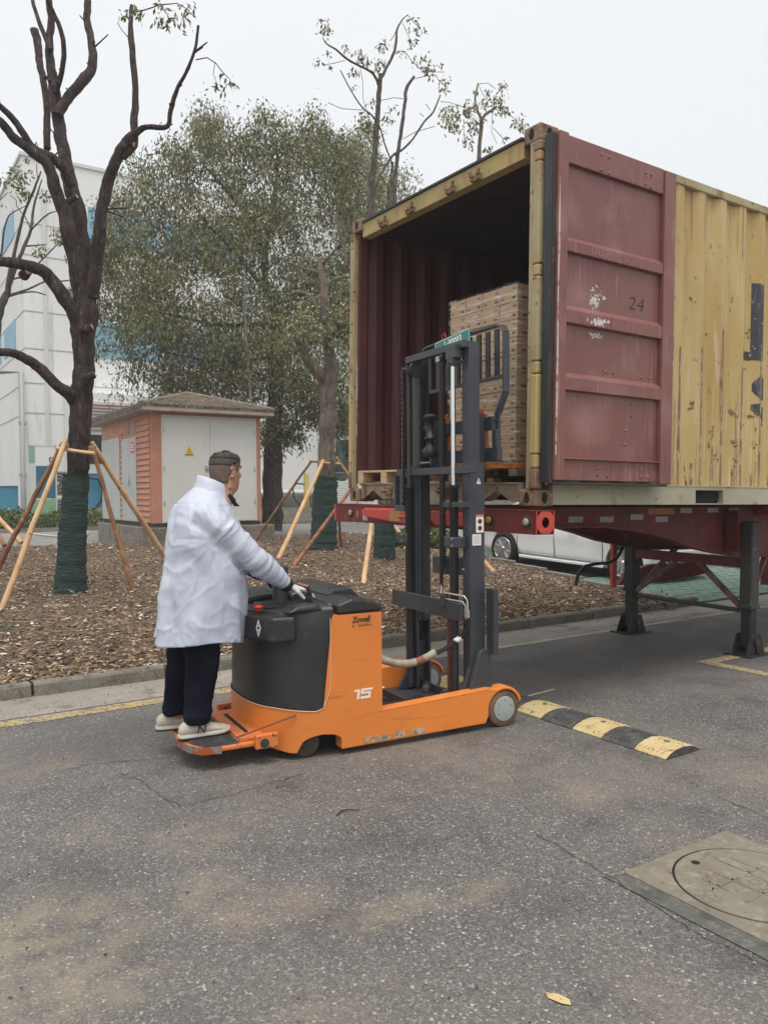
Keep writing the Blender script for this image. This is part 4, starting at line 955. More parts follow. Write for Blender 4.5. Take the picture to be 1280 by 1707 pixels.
# straddle legs
def leg_profile():
    ar=[(.150*math.cos(a),.121+.150*math.sin(a)) for a in [math.pi*(180-i*8.5)/180 for i in range(0,20)]]
    ari=[(.128*math.cos(a),.121+.128*math.sin(a)) for a in [math.pi*(12+i*10)/180 for i in range(0,19)]]
    return ar,ari
for s_,y0,y1 in ((-1,-.700,-.600),(1,.270,.370)):
    ar,ari=leg_profile()
    top=[p for p in ar if p[1]>.24]
    poly=[(-1.195,.038),(-1.195,.212),(-.95,.235),(-.30,.262),(-.12,.270)]+[p for p in ar if p[0]>-.075]+[p for p in ari]+[(-.150,.042)]
    L_=MB().prism(poly,'y',y0,y1).build('straddle_leg','orange_paint',tk,bevel=.008)
    yo=y0 if s_<0 else y1
    MB().prism([(-1.19,.212),(-.95,.235),(-.30,.262),(-.12,.270),(-.12,.262),(-.95,.226),(-1.19,.204)],'y',min(yo,yo+s_*.0005),max(yo,yo+s_*.0005)).build('leg_edge','orange_worn',L_)
    w_=MB(); yc=(y0+y1)/2
    w_.lathe((0,yc-.048,.121),(0,1,0),[(.085,.0),(.112,.002),(.121,.010),(.121,.086),(.112,.094),(.085,.096)],40)
    w_=w_.build('load_wheel','tyre_dirty',tk)
    m_=MB(); m_.lathe((0,yc-.0485,.121),(0,-1,0),[(.084,0),(.082,.004),(.078,.005),(.0,.005)],36); m_.build('wheel_hub','wheel_hub',w_)
    m_=MB()
    for a in (.4,1.5,2.6,3.7,4.9): m_.lathe((math.cos(a)*.055,yc-.0535,.121+math.sin(a)*.055),(0,-1,0),[(.004,0),(.003,.002)],6)
    m_.build('hub_screws','leg_grey',w_)
MB().prism([(-1.05,.052),(-.62,.052),(-.62,.088),(-1.05,.088)],'y',-.7020,-.7003).build('worn_sticker','decal_scratch',tk)
MB().box(-.86,-.15,-.595,-.585,.05,.22).build('leg_inner_plate','orange_paint',tk)
# reach carriage base between the legs
m_=MB(); m_.box(-.42,-.13,-.585,.255,.085,.10); m_.box(-.42,-.405,-.585,.255,.05,.0849); m_.box(-.145,-.13,-.585,.255,.05,.16)
m_.build('carriage_base','mast_steel',tk,bevel=.004)
MB().box(-.34,-.27,-.20,-.05,.1002,.103).build('base_opening','gap_black',tk)
for s_,y in ((-1,-.50),(1,.17)):
    m_=MB(); m_.prism([(-.34,.10),(-.06,.10),(-.06,.46),(-.12,.46),(-.20,.42),(-.27,.22)],'y',y-.012 if s_>0 else y-.095,y+.012 if s_>0 else y-.07); m_.build('mast_gusset','mast_steel',tk,bevel=.006)
MB().prism([(-.24,.235),(-.055,.235),(-.062,.50),(-.075,.52),(-.14,.52),(-.165,.49)],'y',-.640,-.602).build('mast_gusset','mast_steel',tk,bevel=.01)
for y in (-.25,.0): 
    m_=MB(); m_.lathe((-.19,y,.10),(0,0,1),[(.03,0),(.03,.05),(.02,.055),(.02,.07)],14); m_.build('bolt_boss','mast_steel',tk)
MB().tube([(-.90,.05,.14),(-.75,.0,.15),(-.66,-.06,.19),(-.58,-.08,.20)],.012,8).build('bent_rod','metal_galv',tk)
MB().tube([(-.90,-.25,.12),(-.4,-.25,.12)],.03,10).build('reach_cylinder','mast_black',tk)
# mast
YM0,YM1=-.600,.200
def channel(yw,din,x0,x1,z0,z1,tw=.014,fl=.055,tf=.016,mt='mast_steel',name='mast_rail'):
    """C channel: web at y=yw, flanges pointing din"""
    y1=yw+din*tw; y2=yw+din*fl
    a=sorted((yw,y1)); 
    poly=[(x0,yw),(x1,yw),(x1,y2),(x1-tf,y2),(x1-tf,y1),(x0+tf,y1),(x0+tf,y2),(x0,y2)]
    return MB().prism(poly,'z',z0,z1).build(name,mt,tk,bevel=.003)
# outer stage (stands on the base, up to the cross bar)
channel(YM0,1,-.205,-.085,.09,1.77,fl=.085); channel(YM1,-1,-.205,-.085,.09,1.77,fl=.10)
# inner stage, raised
channel(YM0+.022,1,-.190,-.105,.62,2.575,fl=.085); channel(YM1-.022,-1,-.190,-.105,.62,2.575,fl=.10)
for y in (YM0+.110,YM1-.135): MB().box(-.175,-.11,y,y+.015,.62,2.56).build('mast_rail_flange','mast_black',tk)
MB().box(-.235,-.205,YM0-.10,YM1+.15,1.695,1.745).build('mast_cross_bar','mast_steel',tk,bevel=.004)
MB().box(-.235,-.19,YM0+.02,YM1-.0,2.53,2.58).build('mast_top_bar','mast_steel',tk,bevel=.004)
MB().box(-.190,-.06,-.10,-.37,.995,1.11).build('mast_cross_plate','mast_steel',tk,bevel=.004)
MB().box(-.285,-.262,YM0+.0,YM1+.14,.715,.835).build('mast_guard_plate','mast_steel',tk,bevel=.004)
for y in (YM0+.03,YM1+.06): MB().box(-.262,-.20,y-.015,y+.015,.73,.82).build('guard_bracket','mast_steel',tk)
MB().box(-.262,-.20,YM1+.02,YM1+.05,1.47,1.69).build('mast_bracket','mast_steel',tk,bevel=.003)
MB().box(-.262,-.20,YM1-.02,YM1+.13,1.43,1.475).build('mast_bracket','mast_steel',tk,bevel=.003)
MB().box(-.262,-.20,YM1+.115,YM1+.14,1.47,1.69).build('mast_bracket','mast_steel',tk,bevel=.003)
MB().box(-.262,-.20,-.60,-.36,1.47,1.505).build('mast_bracket','mast_steel',tk,bevel=.003)
for z in (1.22,): 
    for y0_,y1_ in ((-.56,-.38),(.14,.30)): 
        c_=MB().box(-.27,-.20,y0_,y1_,z-.025,z+.05).build('cylinder_clamp','mast_steel',tk,bevel=.008)
        m_=MB(); 
        for dz in (-.01,.035): m_.lathe((-.27,(y0_+y1_)/2-.02,z+dz),(-1,0,0),[(.010,0),(.010,.008)],6)
        m_.build('clamp_bolts','bolt_steel',c_)
# lift cylinders: right one with bright rod
def cylinder(y,z0,z1,zr,bright):
    m_=MB(); m_.lathe((-.235,y,z0),(0,0,1),[(.030,0),(.030,z1-z0-.02),(.034,z1-z0-.02),(.034,z1-z0)],24); c_=m_.build('lift_cylinder','mast_steel',tk)
    MB().lathe((-.235,y,z1),(0,0,1),[(.016,0),(.016,zr-z1)],20).build('piston_rod','chrome' if bright else 'leg_grey',c_)
    m_=MB(); m_.box(-.262,-.205,y-.035,y+.035,zr,zr+.05); m_.tube([(-.27,y,zr+.02),(-.18,y-.05,zr+.03)],.012,8); m_.lathe((-.268,y,zr+.025),(-1,0,0),[(.014,0),(.014,.01)],6); m_.build('rod_bracket','mast_steel',c_)
cylinder(-.455,.12,1.62,2.42,True); cylinder(.155,.12,1.62,2.46,False)
MB().box(-.262,-.20,-.52,-.40,2.47,2.56).build('rod_head','mast_steel',tk,bevel=.004)
# chains: link plates in one strand each
def chain(y,x,z0,z1):
    m_=MB(); z=z0; k=0
    while z<z1:
        for s_ in (-1,1): m_.box(x-.007,x+.007,y+s_*(.011 if k%2 else .007)-.0015,y+s_*(.011 if k%2 else .007)+.0015,z,z+.024)
        m_.tube([(x,y-.014,z+.004),(x,y+.014,z+.004)],.0045,6); z+=.019; k+=1
    return m_.build('lift_chain','chain',tk)
chain(-.315,-.225,1.05,2.52); chain(.17,-.27,1.50,2.50); chain(.035,-.15,2.05,2.5)
MB().tube([(-.262,.195,2.50),(-.262,.195,1.50)],.008,8).build('chain_guard_rod','pipe_pale',tk)
m_=MB(); m_.lathe((-.215,.075,2.47),(0,1,0),[(.02,-.010),(.055,-.010),(.047,-.004),(.047,.004),(.055,.010),(.02,.010)],24,0,False); m_.build('chain_pulley','mast_black',tk)
m_=MB(); m_.lathe((-.20,-.315,2.50),(0,1,0),[(.02,-.010),(.045,-.010),(.038,-.004),(.038,.004),(.045,.010),(.02,.010)],24,0,False); m_.build('chain_pulley','mast_black',tk)
for y in (-.285,-.262): MB().tube([(-.215,y,2.52),(-.22,y,1.8),(-.22,y,1.2),(-.22,y+.006,.92)],.008,8).build('hydraulic_hose','hose_black',tk)
MB().tube([(-.215,-.35,.10),(-.215,-.35,.72)],.012,8).build('hydraulic_hose','tape_brown',tk)
MB().tube([(-.22,-.27,.93),(-.23,-.275,.86),(-.26,-.32,.83)],.006,8).build('hydraulic_pipe','pipe_pale',tk)
# tilt cylinder and chain anchor between the rails
m_=MB(); m_.lathe((-.16,-.03,1.82),(0,0,1),[(.035,0),(.055,.01),(.06,.06),(.03,.09),(.028,.13),(.045,.135),(.045,.15),(.03,.155),(.03,.28),(.05,.29),(.05,.31),(.02,.32)],20); m_.build('tilt_cylinder','mast_black',tk)
m_=MB(); m_.lathe((-.15,.045,2.02),(0,0,1),[(.01,-.05),(.012,0),(.022,.005),(.022,.03),(.012,.035),(.008,.07)],12); m_.build('chain_anchor','chain',tk)
m_=MB(); m_.tube([(-.20,.02,1.785),(-.20,-.08,1.785)],.007,8); m_.lathe((-.20,.02,1.785),(0,1,0),[(.012,0),(.012,.01)],6); m_.build('anchor_pin','bolt_steel',tk)
# carriage, backrest, forks
m_=MB(); m_.box(-.02,.02,-.60,.32,1.99,2.08); m_.box(-.02,.02,-.66,.32,1.78,1.87); 
for y in (-.645,-.30,.02,.28): m_.box(-.02,.02,y,y+.05,1.8701,1.9899)
m_.box(-.07,-.0201,-.52,-.47,1.75,2.1); m_.box(-.07,-.0201,.06,.11,1.75,2.1)
m_.build('fork_carriage','mast_steel',tk,bevel=.004)
for y in (-.40,.06):
    m_=MB(); m_.prism([(.021,1.735),(.021,2.11),(.052,2.11),(.058,1.775),(.35,1.772),(1.12,1.755),(1.14,1.742),(1.12,1.735)],'y',y-.055,y+.055); m_.box(-.005,.035,y-.035,y+.035,2.1101,2.15); m_.build('fork','orange_rust',tk,bevel=.004)
br=MB(); xb=.055
bt=[(-.655,2.24),(-.655,2.64),(-.625,2.685),(-.56,2.70),(.33,2.70),(.39,2.685),(.42,2.64),(.42,2.24)]
for i in range(len(bt)-1): br.bar((xb,bt[i][0],bt[i][1]),(xb,bt[i+1][0],bt[i+1][1]),.016,.05,upv=(1,0,0))
for s_ in (-1,1):
    yy=-.655 if s_<0 else .42; y2=-.60 if s_<0 else .33
    br.bar((xb,yy,2.25),(xb-.03,y2-.0,2.09),.016,.05,upv=(1,0,0)); br.bar((xb-.03,y2,2.10),(xb-.035,y2,1.80),.05,.016,upv=(1,0,0))
br.box(xb-.008,xb+.008,-.63,.40,2.335,2.36)
br.build('backrest_frame','mast_steel',tk,bevel=.002)
for y in (-.555,-.45,-.345,-.23,-.08,.06,.20,.32): MB().box(xb-.006,xb+.006,y-.024,y+.024,2.361,2.675).build('backrest_slat','mast_black',tk)
for y in (-.60,.33): 
    m_=MB(); m_.lathe((xb-.055,y,2.06),(-1,0,0),[(.014,0),(.014,.01)],6); m_.lathe((xb-.055,y,1.93),(-1,0,0),[(.014,0),(.014,.01)],6); m_.build('backrest_bolts','leg_grey',tk)
# hose guard box, pipes and sheathed hose
MB().box(-.085,-.045,-.70,-.615,.49,.925).build('hose_guard','mast_steel',tk,bevel=.004)
MB().box(-.30,-.255,-.42,-.37,.79,.88).build('valve_block','leg_grey',tk,bevel=.004)
for k,(dz,dy) in enumerate(((.885,0),(.845,.02),(.82,.035))):
    MB().tube([(-.28,-.40,dz),(-.27,-.56+dy,dz),(-.25,-.600+dy,dz-.004),(-.24,-.618+dy,dz-.03),(-.235,-.62+dy,dz-.12)],.0065,8).build('hydraulic_pipe','pipe_pale',tk)
for dy in (0,.028):
    m_=MB(); m_.tube([(-.235,-.62+dy,.76),(-.235,-.62+dy,.66),(-.26,-.58+dy,.60),(-.33,-.50+dy,.52),(-.40,-.44+dy,.475)],.0095,8); h_=m_.build('hydraulic_hose','hose_black',tk)
    MB().tube([(-.26,-.58+dy,.60),(-.28,-.555+dy,.578)],.013,8).build('hose_band','decal_white',h_)
    MB().tube([(-.235,-.62+dy,.79),(-.235,-.62+dy,.74)],.012,8).build('hose_fitting','pipe_pale',h_)
m_=MB(); hp=[(-.885,-.38,.66),(-.87,-.385,.60),(-.83,-.40,.53),(-.76,-.41,.475),(-.67,-.42,.445),(-.58,-.43,.437),(-.50,-.435,.447),(-.43,-.44,.472),(-.385,-.445,.495)]
hs=m_.tube(hp,.026,14).build('hose_sheath','hose_sheath',tk)
MB().tube([(-.53,-.433,.442),(-.50,-.435,.447),(-.47,-.437,.458)],.0275,14).build('sheath_tape','tape_brown',hs)
MB().tube([(-.90,-.38,.82),(-.89,-.38,.72),(-.885,-.38,.64)],.018,10).build('hydraulic_hose','hose_black',tk)
m_=MB(); m_.lathe((-.255,-.60,1.06),(-1,0,0),[(.008,0),(.008,.008)],6); m_.build('bolt','bolt_steel',tk)
# stickers on the right rail
st=MB().box(-.155,-.095,-.6025,-.6005,1.30,1.42).build('warning_sticker','decal_white',tk)
MB().box(-.155,-.095,-.6032,-.6026,1.405,1.42).build('sticker_band','decal_orange',st)
for z in (1.375,1.33):
    m_=MB(); m_.lathe((-.125,-.6026,z),(0,-1,0),[(.017,0),(.017,.0008),(.013,.0008),(.013,.0002)],14); m_.bar((-.137,-.6034,z-.01),(-.113,-.6034,z+.012),.001,.004); m_.build('sticker_symbol','decal_dark',st)
st=MB().box(-.185,-.115,-.6022,-.6004,1.215,1.29).build('rating_sticker','decal_white',tk)
m_=MB()
for k in range(5): m_.box(-.175,-.127,-.6028,-.6023,1.228+k*.012,1.231+k*.012)
for k in range(4): m_.box(-.175+k*.0155,-.1735+k*.0155,-.6028,-.6023,1.226,1.280)
m_.build('sticker_table','pipe_grey',st)
st=MB().prism([(-.15,1.625),(-.115,1.625),(-.1325,1.665)],'y',-.6022,-.6004).build('warning_triangle','decal_white',tk)
MB().box(-.135,-.130,-.6030,-.6023,1.632,1.652).build('triangle_mark','sign_black',st)
# number plate hung behind the mast
npx=XT@Matrix.Translation((.02,-.05,2.645))@Matrix.Rotation(R(-4),4,'X')
npl=thing('number_plate','green number plate hung crookedly behind the top of the mast','number plate',mx=npx)
MB().box(-.003,.003,-.235,.235,-.075,.075).build('plate','plate_green',npl,bevel=.002)
m_=MB()
for a in ((-.0038,-.0031,-.23,.23,.066,.071),(-.0038,-.0031,-.23,.23,-.071,-.066),(-.0038,-.0031,-.23,-.226,-.0659,.0659),(-.0038,-.0031,.226,.23,-.0659,.0659)): m_.box(*a)
text_on(m_,'闽BL',.055,(-.0035,.215,-.06),(0,-1,0),(0,0,1),bold=.0018)
text_on(m_,'L·00003',.085,(-.0035,.10,-.005),(0,-1,0),(0,0,1),bold=.002,sx=.85)
m_.build('plate_lettering','plate_white',npl)
MB().tube([(.0,.12,.075),(-.01,.12,.105),(.01,.11,.12),(.015,.10,.09)],.004,6).build('red_tie','red_plastic',npl)
# ================= LOAD =================
ox,oy=.186,.400; cw,cd,ch=.1968,.33,.1294; z0=.332
cm=MB(); cm.box(.0025,cd-.0025,.0025,cw-.0025,.0022,ch-.0022,0)
# tape seam and printed marks on front (-x) and side (-y) faces
cm.box(.0016,.0026,.014,cw-.014,ch*.46,ch*.54,1)
for a in ((.02,.055,ch*.72,ch*.80),(.022,.058,ch*.18,ch*.32),(cw-.05,cw-.02,ch*.2,ch*.3)): cm.box(.0014,.0026,a[0],a[1],a[2],a[3],2)
for a in ((.05,.10,ch*.2,ch*.33),(.2,.24,ch*.7,ch*.8)): cm.box(a[0],a[1],.0014,.0026,a[2],a[3],2)
pr=None
ordn=['top','second highest','third highest','fourth highest','fifth highest','fifth lowest','fourth lowest','third lowest','second lowest','bottom']
side=['rightmost','right of middle','left of middle','leftmost']
def carton(i,j,k,label):
    global pr
    X=XC@Matrix.Translation((ox+i*cd,oy+j*cw,z0+k*ch+random.uniform(-.0006,.0006)))@Matrix.Translation((random.uniform(-.003,.003),random.uniform(-.002,.002),0))@Matrix.Rotation(random.uniform(-.010,.010),4,'Z')
    if pr is None:
        pr=cm.build('carton',['carton','carton_tape','carton_print'],bevel=.002,seg=1); o_=pr
    else:
        o_=pr.copy(); COL.objects.link(o_)
    o_.matrix_basis=X; tag(o_,label,'carton','cartons wrapped in film on the lifted pallet'); return o_
for k in range(10):
    lv=ordn[9-k]
    for j in range(4): carton(0,j,k,'brown carton in the %s layer of the wrapped stack, %s in front'%(lv,side[j]))
    for i in (1,2): carton(i,0,k,'brown carton in the %s layer, %s behind the front right corner'%(lv,'first' if i==1 else 'second'))
for i in (1,2):
    for j in (1,2,3): carton(i,j,9,'brown carton in the top layer, %s row back, %s'%('second' if i==1 else 'third',side[j]))
# film: slightly rumpled shell
m_=MB(); nz=40; H=10*ch; per=[]
x0,x1,y0_,y1_=ox-.004,ox+3*cd+.004,oy-.004,oy+4*cw+.004
for t in np.linspace(0,1,24,endpoint=False): per.append((x0,y1_+(y0_-y1_)*t))
for t in np.linspace(0,1,20,endpoint=False): per.append((x0+(x1-x0)*t,y0_))
for t in np.linspace(0,1,10,endpoint=False): per.append((x1,y0_+(y1_-y0_)*t))
for t in np.linspace(0,1,10,endpoint=False): per.append((x1+(x0-x1)*t,y1_))
cxm,cym=(x0+x1)/2,(y0_+y1_)/2; n=len(per); vs=[]
for k in range(nz+1):
    z=z0-.06+(H+.07)*k/nz
    for (x,y) in per:
        d=.004+.006*abs(noise.noise((x*9,y*9,z*26)))+.004*abs(noise.noise((x*30,y*30,z*50)))
        vs.append((x+(-d if x<=x0+1e-6 else (d if x>=x1-1e-6 else 0)),y+(-d if y<=y0_+1e-6 else (d if y>=y1_-1e-6 else 0)),z))
m_.add(vs,[(k*n+i,k*n+(i+1)%n,k*n+n+(i+1)%n,k*n+n+i) for k in range(nz) for i in range(n)],0,True)
fo=m_.build('stretch_film','film'); fo.matrix_basis=XC; tag(fo,'clear stretch film wound round the stack of brown cartons','stretch film')
def pallet(name,X,L,W,mt,label,deck=.018,h=.115,nb=6):
    p=thing(name,label,'pallet',mx=X)
    for i in range(nb):
        w_=L/nb*.72; x=i*(L-w_)/(nb-1); MB().box(x,x+w_,0,W,h-deck,h).build('deck_board',mt,p,bevel=.002,seg=1)
    for j in range(3):
        y=j*(W-.09)/2
        for x in (0,(L-.1)/2,L-.1): MB().box(x,x+.1,y,y+.09,deck,h-deck-.0004).build('block',mt,p,bevel=.002,seg=1)
        MB().box(0,L,y,y+.09,0,deck-.0004).build('bottom_board',mt,p,bevel=.002,seg=1)
    return p
pallet('pallet',XC@Matrix.Translation((ox+.01,oy-.005,z0-.117)),.99,.80,'pallet_grey','grey wooden pallet carried on the forks under the wrapped cartons')
pallet('pallet',XC@Matrix.Translation((.04,1.50,.167)),1.0,.86,'wood_pale','pale empty wooden pallet lying on the container floor by the left wall')

# ================= PERSON =================
XP=XT@Matrix.Translation((-1.93,-.27,.148))
pe=thing('person','person in long white coat and navy trousers standing on the orange truck platform','person',mx=XP)
def sring(cx,cy,z,a,b,n=28,p=2.3,tilt=0,amp=0,seed=0,rot=0):
    o=[]
    for i in range(n):
        t=2*math.pi*i/n; c,s_=math.cos(t),math.sin(t)
        x=a*math.copysign(abs(c)**(2/p),c); y=b*math.copysign(abs(s_)**(2/p),s_)
        k=1+amp*noise.noise((math.cos(t)*2.2+seed,math.sin(t)*2.2,z*4+seed))
        x*=k;y*=k
        xr=x*math.cos(rot)-y*math.sin(rot); yr=x*math.sin(rot)+y*math.cos(rot)
        o.append((cx+xr,cy+yr,z+tilt*x))
    return o
def voxel(o,size,smooth=2):
    md=o.modifiers.new('remesh','REMESH'); md.mode='VOXEL'; md.voxel_size=size; md.use_smooth_shade=True
    if smooth:
        sm=o.modifiers.new('smooth','SMOOTH'); sm.iterations=smooth; sm.factor=.5
def dense(pts,rad,k=5):
    """catmull-rom resample"""
    P=[Vector(p) for p in pts]; o=[];r=[]
    for i in range(len(P)-1):
        p0=P[max(i-1,0)];p1=P[i];p2=P[i+1];p3=P[min(i+2,len(P)-1)]
        for j in range(k):
            t=j/k; o.append(.5*((2*p1)+(p2-p0)*t+(2*p0-5*p1+4*p2-p3)*t*t+(-p0+3*p1-3*p2+p3)*t**3)); r.append(rad[i]+(rad[i+1]-rad[i])*t)
    o.append(P[-1]); r.append(rad[-1]); return o,r
# --- head with neck ---
HX,HY,HZ=.168,0.0,1.445   # chin level origin
yaw=R(22); pitch=R(4)
HM=Matrix.Translation((HX,HY,HZ))@Matrix.Rotation(yaw,4,'Z')@Matrix.Rotation(pitch,4,'Y')
secs=[(-.10,-.100,.030,.082),(-.06,-.097,.032,.074),(-.03,-.095,.045,.069),(-.008,-.094,.064,.066),(.006,-.093,.080,.065),(.022,-.093,.0885,.067),(.042,-.093,.0885,.070),(.060,-.091,.0925,.0685),(.070,-.094,.0905,.0705),(.086,-.098,.0915,.0725),
      (.102,-.101,.0905,.0735),(.118,-.103,.0875,.0750),(.132,-.1045,.0845,.0760),(.146,-.105,.0885,.0765),(.158,-.105,.0915,.0768),(.172,-.1035,.0900,.0765),(.188,-.099,.0850,.0745),(.204,-.089,.0740,.0680),(.218,-.073,.0560,.0560),(.228,-.050,.0330,.0390),(.233,-.02,.005,.015)]
def head_rings(off=0,z0=-9,z1=9,n=40):
    rr=[]
    for z,b_,f_,w_ in secs:
        if z<z0 or z>z1: continue
        a=(f_-b_)/2+off; cx=(f_+b_)/2
        ring=[]
        for i in range(n):
            t=2*math.pi*i/n; c,s_=math.cos(t),math.sin(t)
            p=2.25
            x=a*math.copysign(abs(c)**(2/p),c); y=(w_+off)*math.copysign(abs(s_)**(2/p),s_)
            if c>0 and z<.20: y*=1-.20*c**2   # face narrows to the front
            if c>.55 and .115<z<.142: # eye sockets
                e_=math.exp(-((abs(y)-.030)/.014)**2); x-=.007*e_
            ring.append(HM@Vector((cx+x,y,z)))
        rr.append(ring)
    return rr
bd=MB(); bd.loft(head_rings())
# nose
nr=[]
for z,px_,w_ in ((.128,.088,.008),(.112,.098,.010),(.098,.106,.012),(.088,.1105,.0155),(.080,.106,.0165),(.074,.094,.012)):
    nr.append([HM@Vector((px_-.03+.03*math.cos(t),w_*math.sin(t),z)) for t in [2*math.pi*i/12 for i in range(12)]])
bd.loft(nr)
# lips, brow, chin, jaw
for z,px_,w_,h_ in ((.060,.0925,.022,.005),(.051,.0905,.021,.006)):
    bd.tube([HM@Vector((px_-.012,-w_,z)),HM@Vector((px_-.001,-w_*.4,z)),HM@Vector((px_,0,z)),HM@Vector((px_-.001,w_*.4,z)),HM@Vector((px_-.012,w_,z))],h_,8)
for s_ in (-1,1):
    bd.tube([HM@Vector((.084,s_*.014,.144)),HM@Vector((.084,s_*.034,.148)),HM@Vector((.070,s_*.052,.142))],.007,8)
    bd.tube([HM@Vector((.062,s_*.052,.098)),HM@Vector((.075,s_*.034,.096))],.016,8)  # cheek
    bd.tube([HM@Vector((-.03,s_*.062,.022)),HM@Vector((.04,s_*.046,.006))],.016,8)  # jaw
# ears
for s_ in (-1,1):
    er=[]
    for k in range(9):
        t=math.pi*k/8; w_=math.sin(t)
        er.append(None)
    pts=[];rad=[]
    for k in range(13):
        a=-2.2+k*(4.9/12); pts.append(HM@Vector((-.006-.017*math.cos(a)*-1-.008,s_*(.079+.006*math.sin(a*.5+1)),.108+.030*math.sin(a)))); rad.append(.0055)
    bd.tube(pts,rad,8); bd.tube([HM@Vector((-.006,s_*.070,.085)),HM@Vector((-.012,s_*.076,.105)),HM@Vector((-.010,s_*.075,.125))],[.008,.010,.009],8)
# torso, arms and legs under the clothes (one connected body)
bd.loft([sring(.04,0,1.40,.05,.06),sring(.03,0,1.34,.10,.17),sring(.02,0,1.25,.12,.18),sring(.03,0,1.05,.13,.17),sring(.0,0,.85,.13,.165),sring(-.02,0,.70,.12,.16)])
SH=(.005,-.185,1.285); EL=(.265,-.205,1.045); WR=(.500,-.150,.868)
SL=(.01,.185,1.285); E2=(.24,.16,1.05); W2=(.44,.13,.905)
bd.tube([SH,EL,WR],[.06,.045,.03],12); bd.tube([SL,E2,W2],[.06,.045,.03],12)
bd.tube([(-.03,-.10,.75),(-.01,-.115,.42),(-.055,-.112,.07)],[.075,.055,.04],12); bd.tube([(-.06,.08,.75),(-.06,.10,.42),(-.115,.11,.07)],[.075,.055,.04],12)
body_=bd.build('body','skin',pe); voxel(body_,.0048,2)
# eyes
m_=MB()
for s_ in (-1,1): m_.lathe(HM@Vector((.066,s_*.031,.128)),HM.to_3x3()@Vector((1,s_*.15,0)),[(.0115,0),(.009,.006),(.004,.009)],10)
m_.build('eye','sign_black',pe)
m_=MB()
for s_ in (-1,1): m_.tube([HM@Vector((.0905,s_*.014,.150)),HM@Vector((.089,s_*.034,.155)),HM@Vector((.073,s_*.055,.148))],[.003,.0038,.002],6)
m_.build('eyebrow','hair_dark',pe)
# hair: clipped sides and a darker flat top
def hair(zlo,zhi,off,name,mt,front):
    rr=head_rings(off,zlo,zhi,40); m_=MB(); n=40; vs=[p for r in rr for p in r]; fs=[]
    Hi=HM.inverted()
    for k in range(len(rr)-1):
        for i in range(n):
            q=(k*n+i,k*n+(i+1)%n,(k+1)*n+(i+1)%n,(k+1)*n+i); c=Hi@(sum((Vector(vs[j]) for j in q),Vector())/4)
            if c.x<front(c.z): fs.append(q)
    m_.add(vs,fs,0,True)
    if zhi>1: m_.add(rr[-1],[tuple(range(n))],0,False)
    o_=m_.build(name,mt,pe); sd=o_.modifiers.new('thick','SOLIDIFY'); sd.thickness=.004; sd.offset=-1
    return o_
hair(.035,.20,.0042,'hair_sides','hair_fade',lambda z: float(np.interp(z,[.03,.09,.12,.17,.2],[-.045,-.03,.015,.055,.078])))
hair(.140,.21,.0052,'hair_mid','hair_mid',lambda z: float(np.interp(z,[.14,.16,.19,.21],[-.05,.0,.060,.07])))
hair(.180,9,.0066,'hair_top','hair_dark',lambda z: float(np.interp(z,[.16,.19,.21,.24],[-.02,.070,.1,.2])))
N=2600; P=[];Hn=[]
for i in range(N):
    t=random.random()*6.283; z=.235-.085*random.random()**1.7; 
    zz=[s[0] for s in secs]; b_=np.interp(z,zz,[s[1] for s in secs]); f_=np.interp(z,zz,[s[2] for s in secs]); w_=np.interp(z,zz,[s[3] for s in secs])
    rr=math.sqrt(random.random()) if z>.22 else 1
    if z<.2 and math.cos(t)>.35: continue
    p=HM@Vector(((b_+f_)/2+math.cos(t)*((f_-b_)/2+.004)*rr,math.sin(t)*(w_+.004)*rr,z)); P.append(p)
P=np.array([tuple(p) for p in P]); Q=leaf_quads(P,.010,-.7,.2); quads('hair_tufts',Q,'hair_dark',pe,kind='stuff')
# --- coat: torso, sleeves and skirt grown together ---
cs=MB()
S_=[(.505,.004,.262,.270),(.56,.005,.261,.270),(.66,.010,.258,.266),(.80,.022,.255,.262),(.95,.030,.243,.255),(1.08,.036,.230,.252),(1.18,.036,.214,.250),(1.26,.030,.190,.243),(1.32,.030,.165,.222),(1.37,.036,.140,.185),(1.41,.052,.113,.135),(1.445,.076,.093,.098),(1.47,.090,.083,.085)]
rings=[]
for z,cx,a,b in S_:
    tl=float(np.interp(z,[.5,.7,1.3,1.47],[-.12,-.04,0,-.25]))
    r_=sring(cx,0,z,a,b,56,2.35,tl,.07,3)
    # vertical folds that open towards the hem
    am=float(np.interp(z,[.5,.9,1.2,1.47],[.011,.008,.004,0]))
    c0=Vector((cx,0,z)); r2=[]
    for i,p in enumerate(r_):
        t=2*math.pi*i/56; d=Vector((p[0]-cx,p[1],0)); L=d.length; d=d/L if L else d
        r2.append(Vector(p)+d*am*(math.sin(t*7+z*5)+.6*math.sin(t*13+z*9+1)))
    rings.append(r2)
cs.loft(rings)
def sleeve(S0,E0,W0,r0,r1,r2):
    m=Vector(S0);e=Vector(E0);w_=Vector(W0)
    pts=[m+Vector((-.03,.09 if S0[1]<0 else -.09,.005)),m+Vector((0,.015 if S0[1]<0 else -.015,-.01)),m.lerp(e,.35),m.lerp(e,.75),e,e.lerp(w_,.3),e.lerp(w_,.7),w_]
    P_,r_=dense(pts,[r0*.80,r0*.93,r0*.96,r1*1.08,r1*1.02,r1*.95,r2*1.25,r2],5)
    r_=[q*(1+.05*math.sin(i*1.9)+.04*math.sin(i*3.1+1)) for i,q in enumerate(r_)]
    cs.tube(P_,r_,20)
sleeve(SH,EL,(.497,-.152,.872),.098,.083,.047); sleeve(SL,E2,(.43,.13,.915),.098,.078,.045)
coat=cs.build('coat','coat_white',pe); voxel(coat,.0078,8)
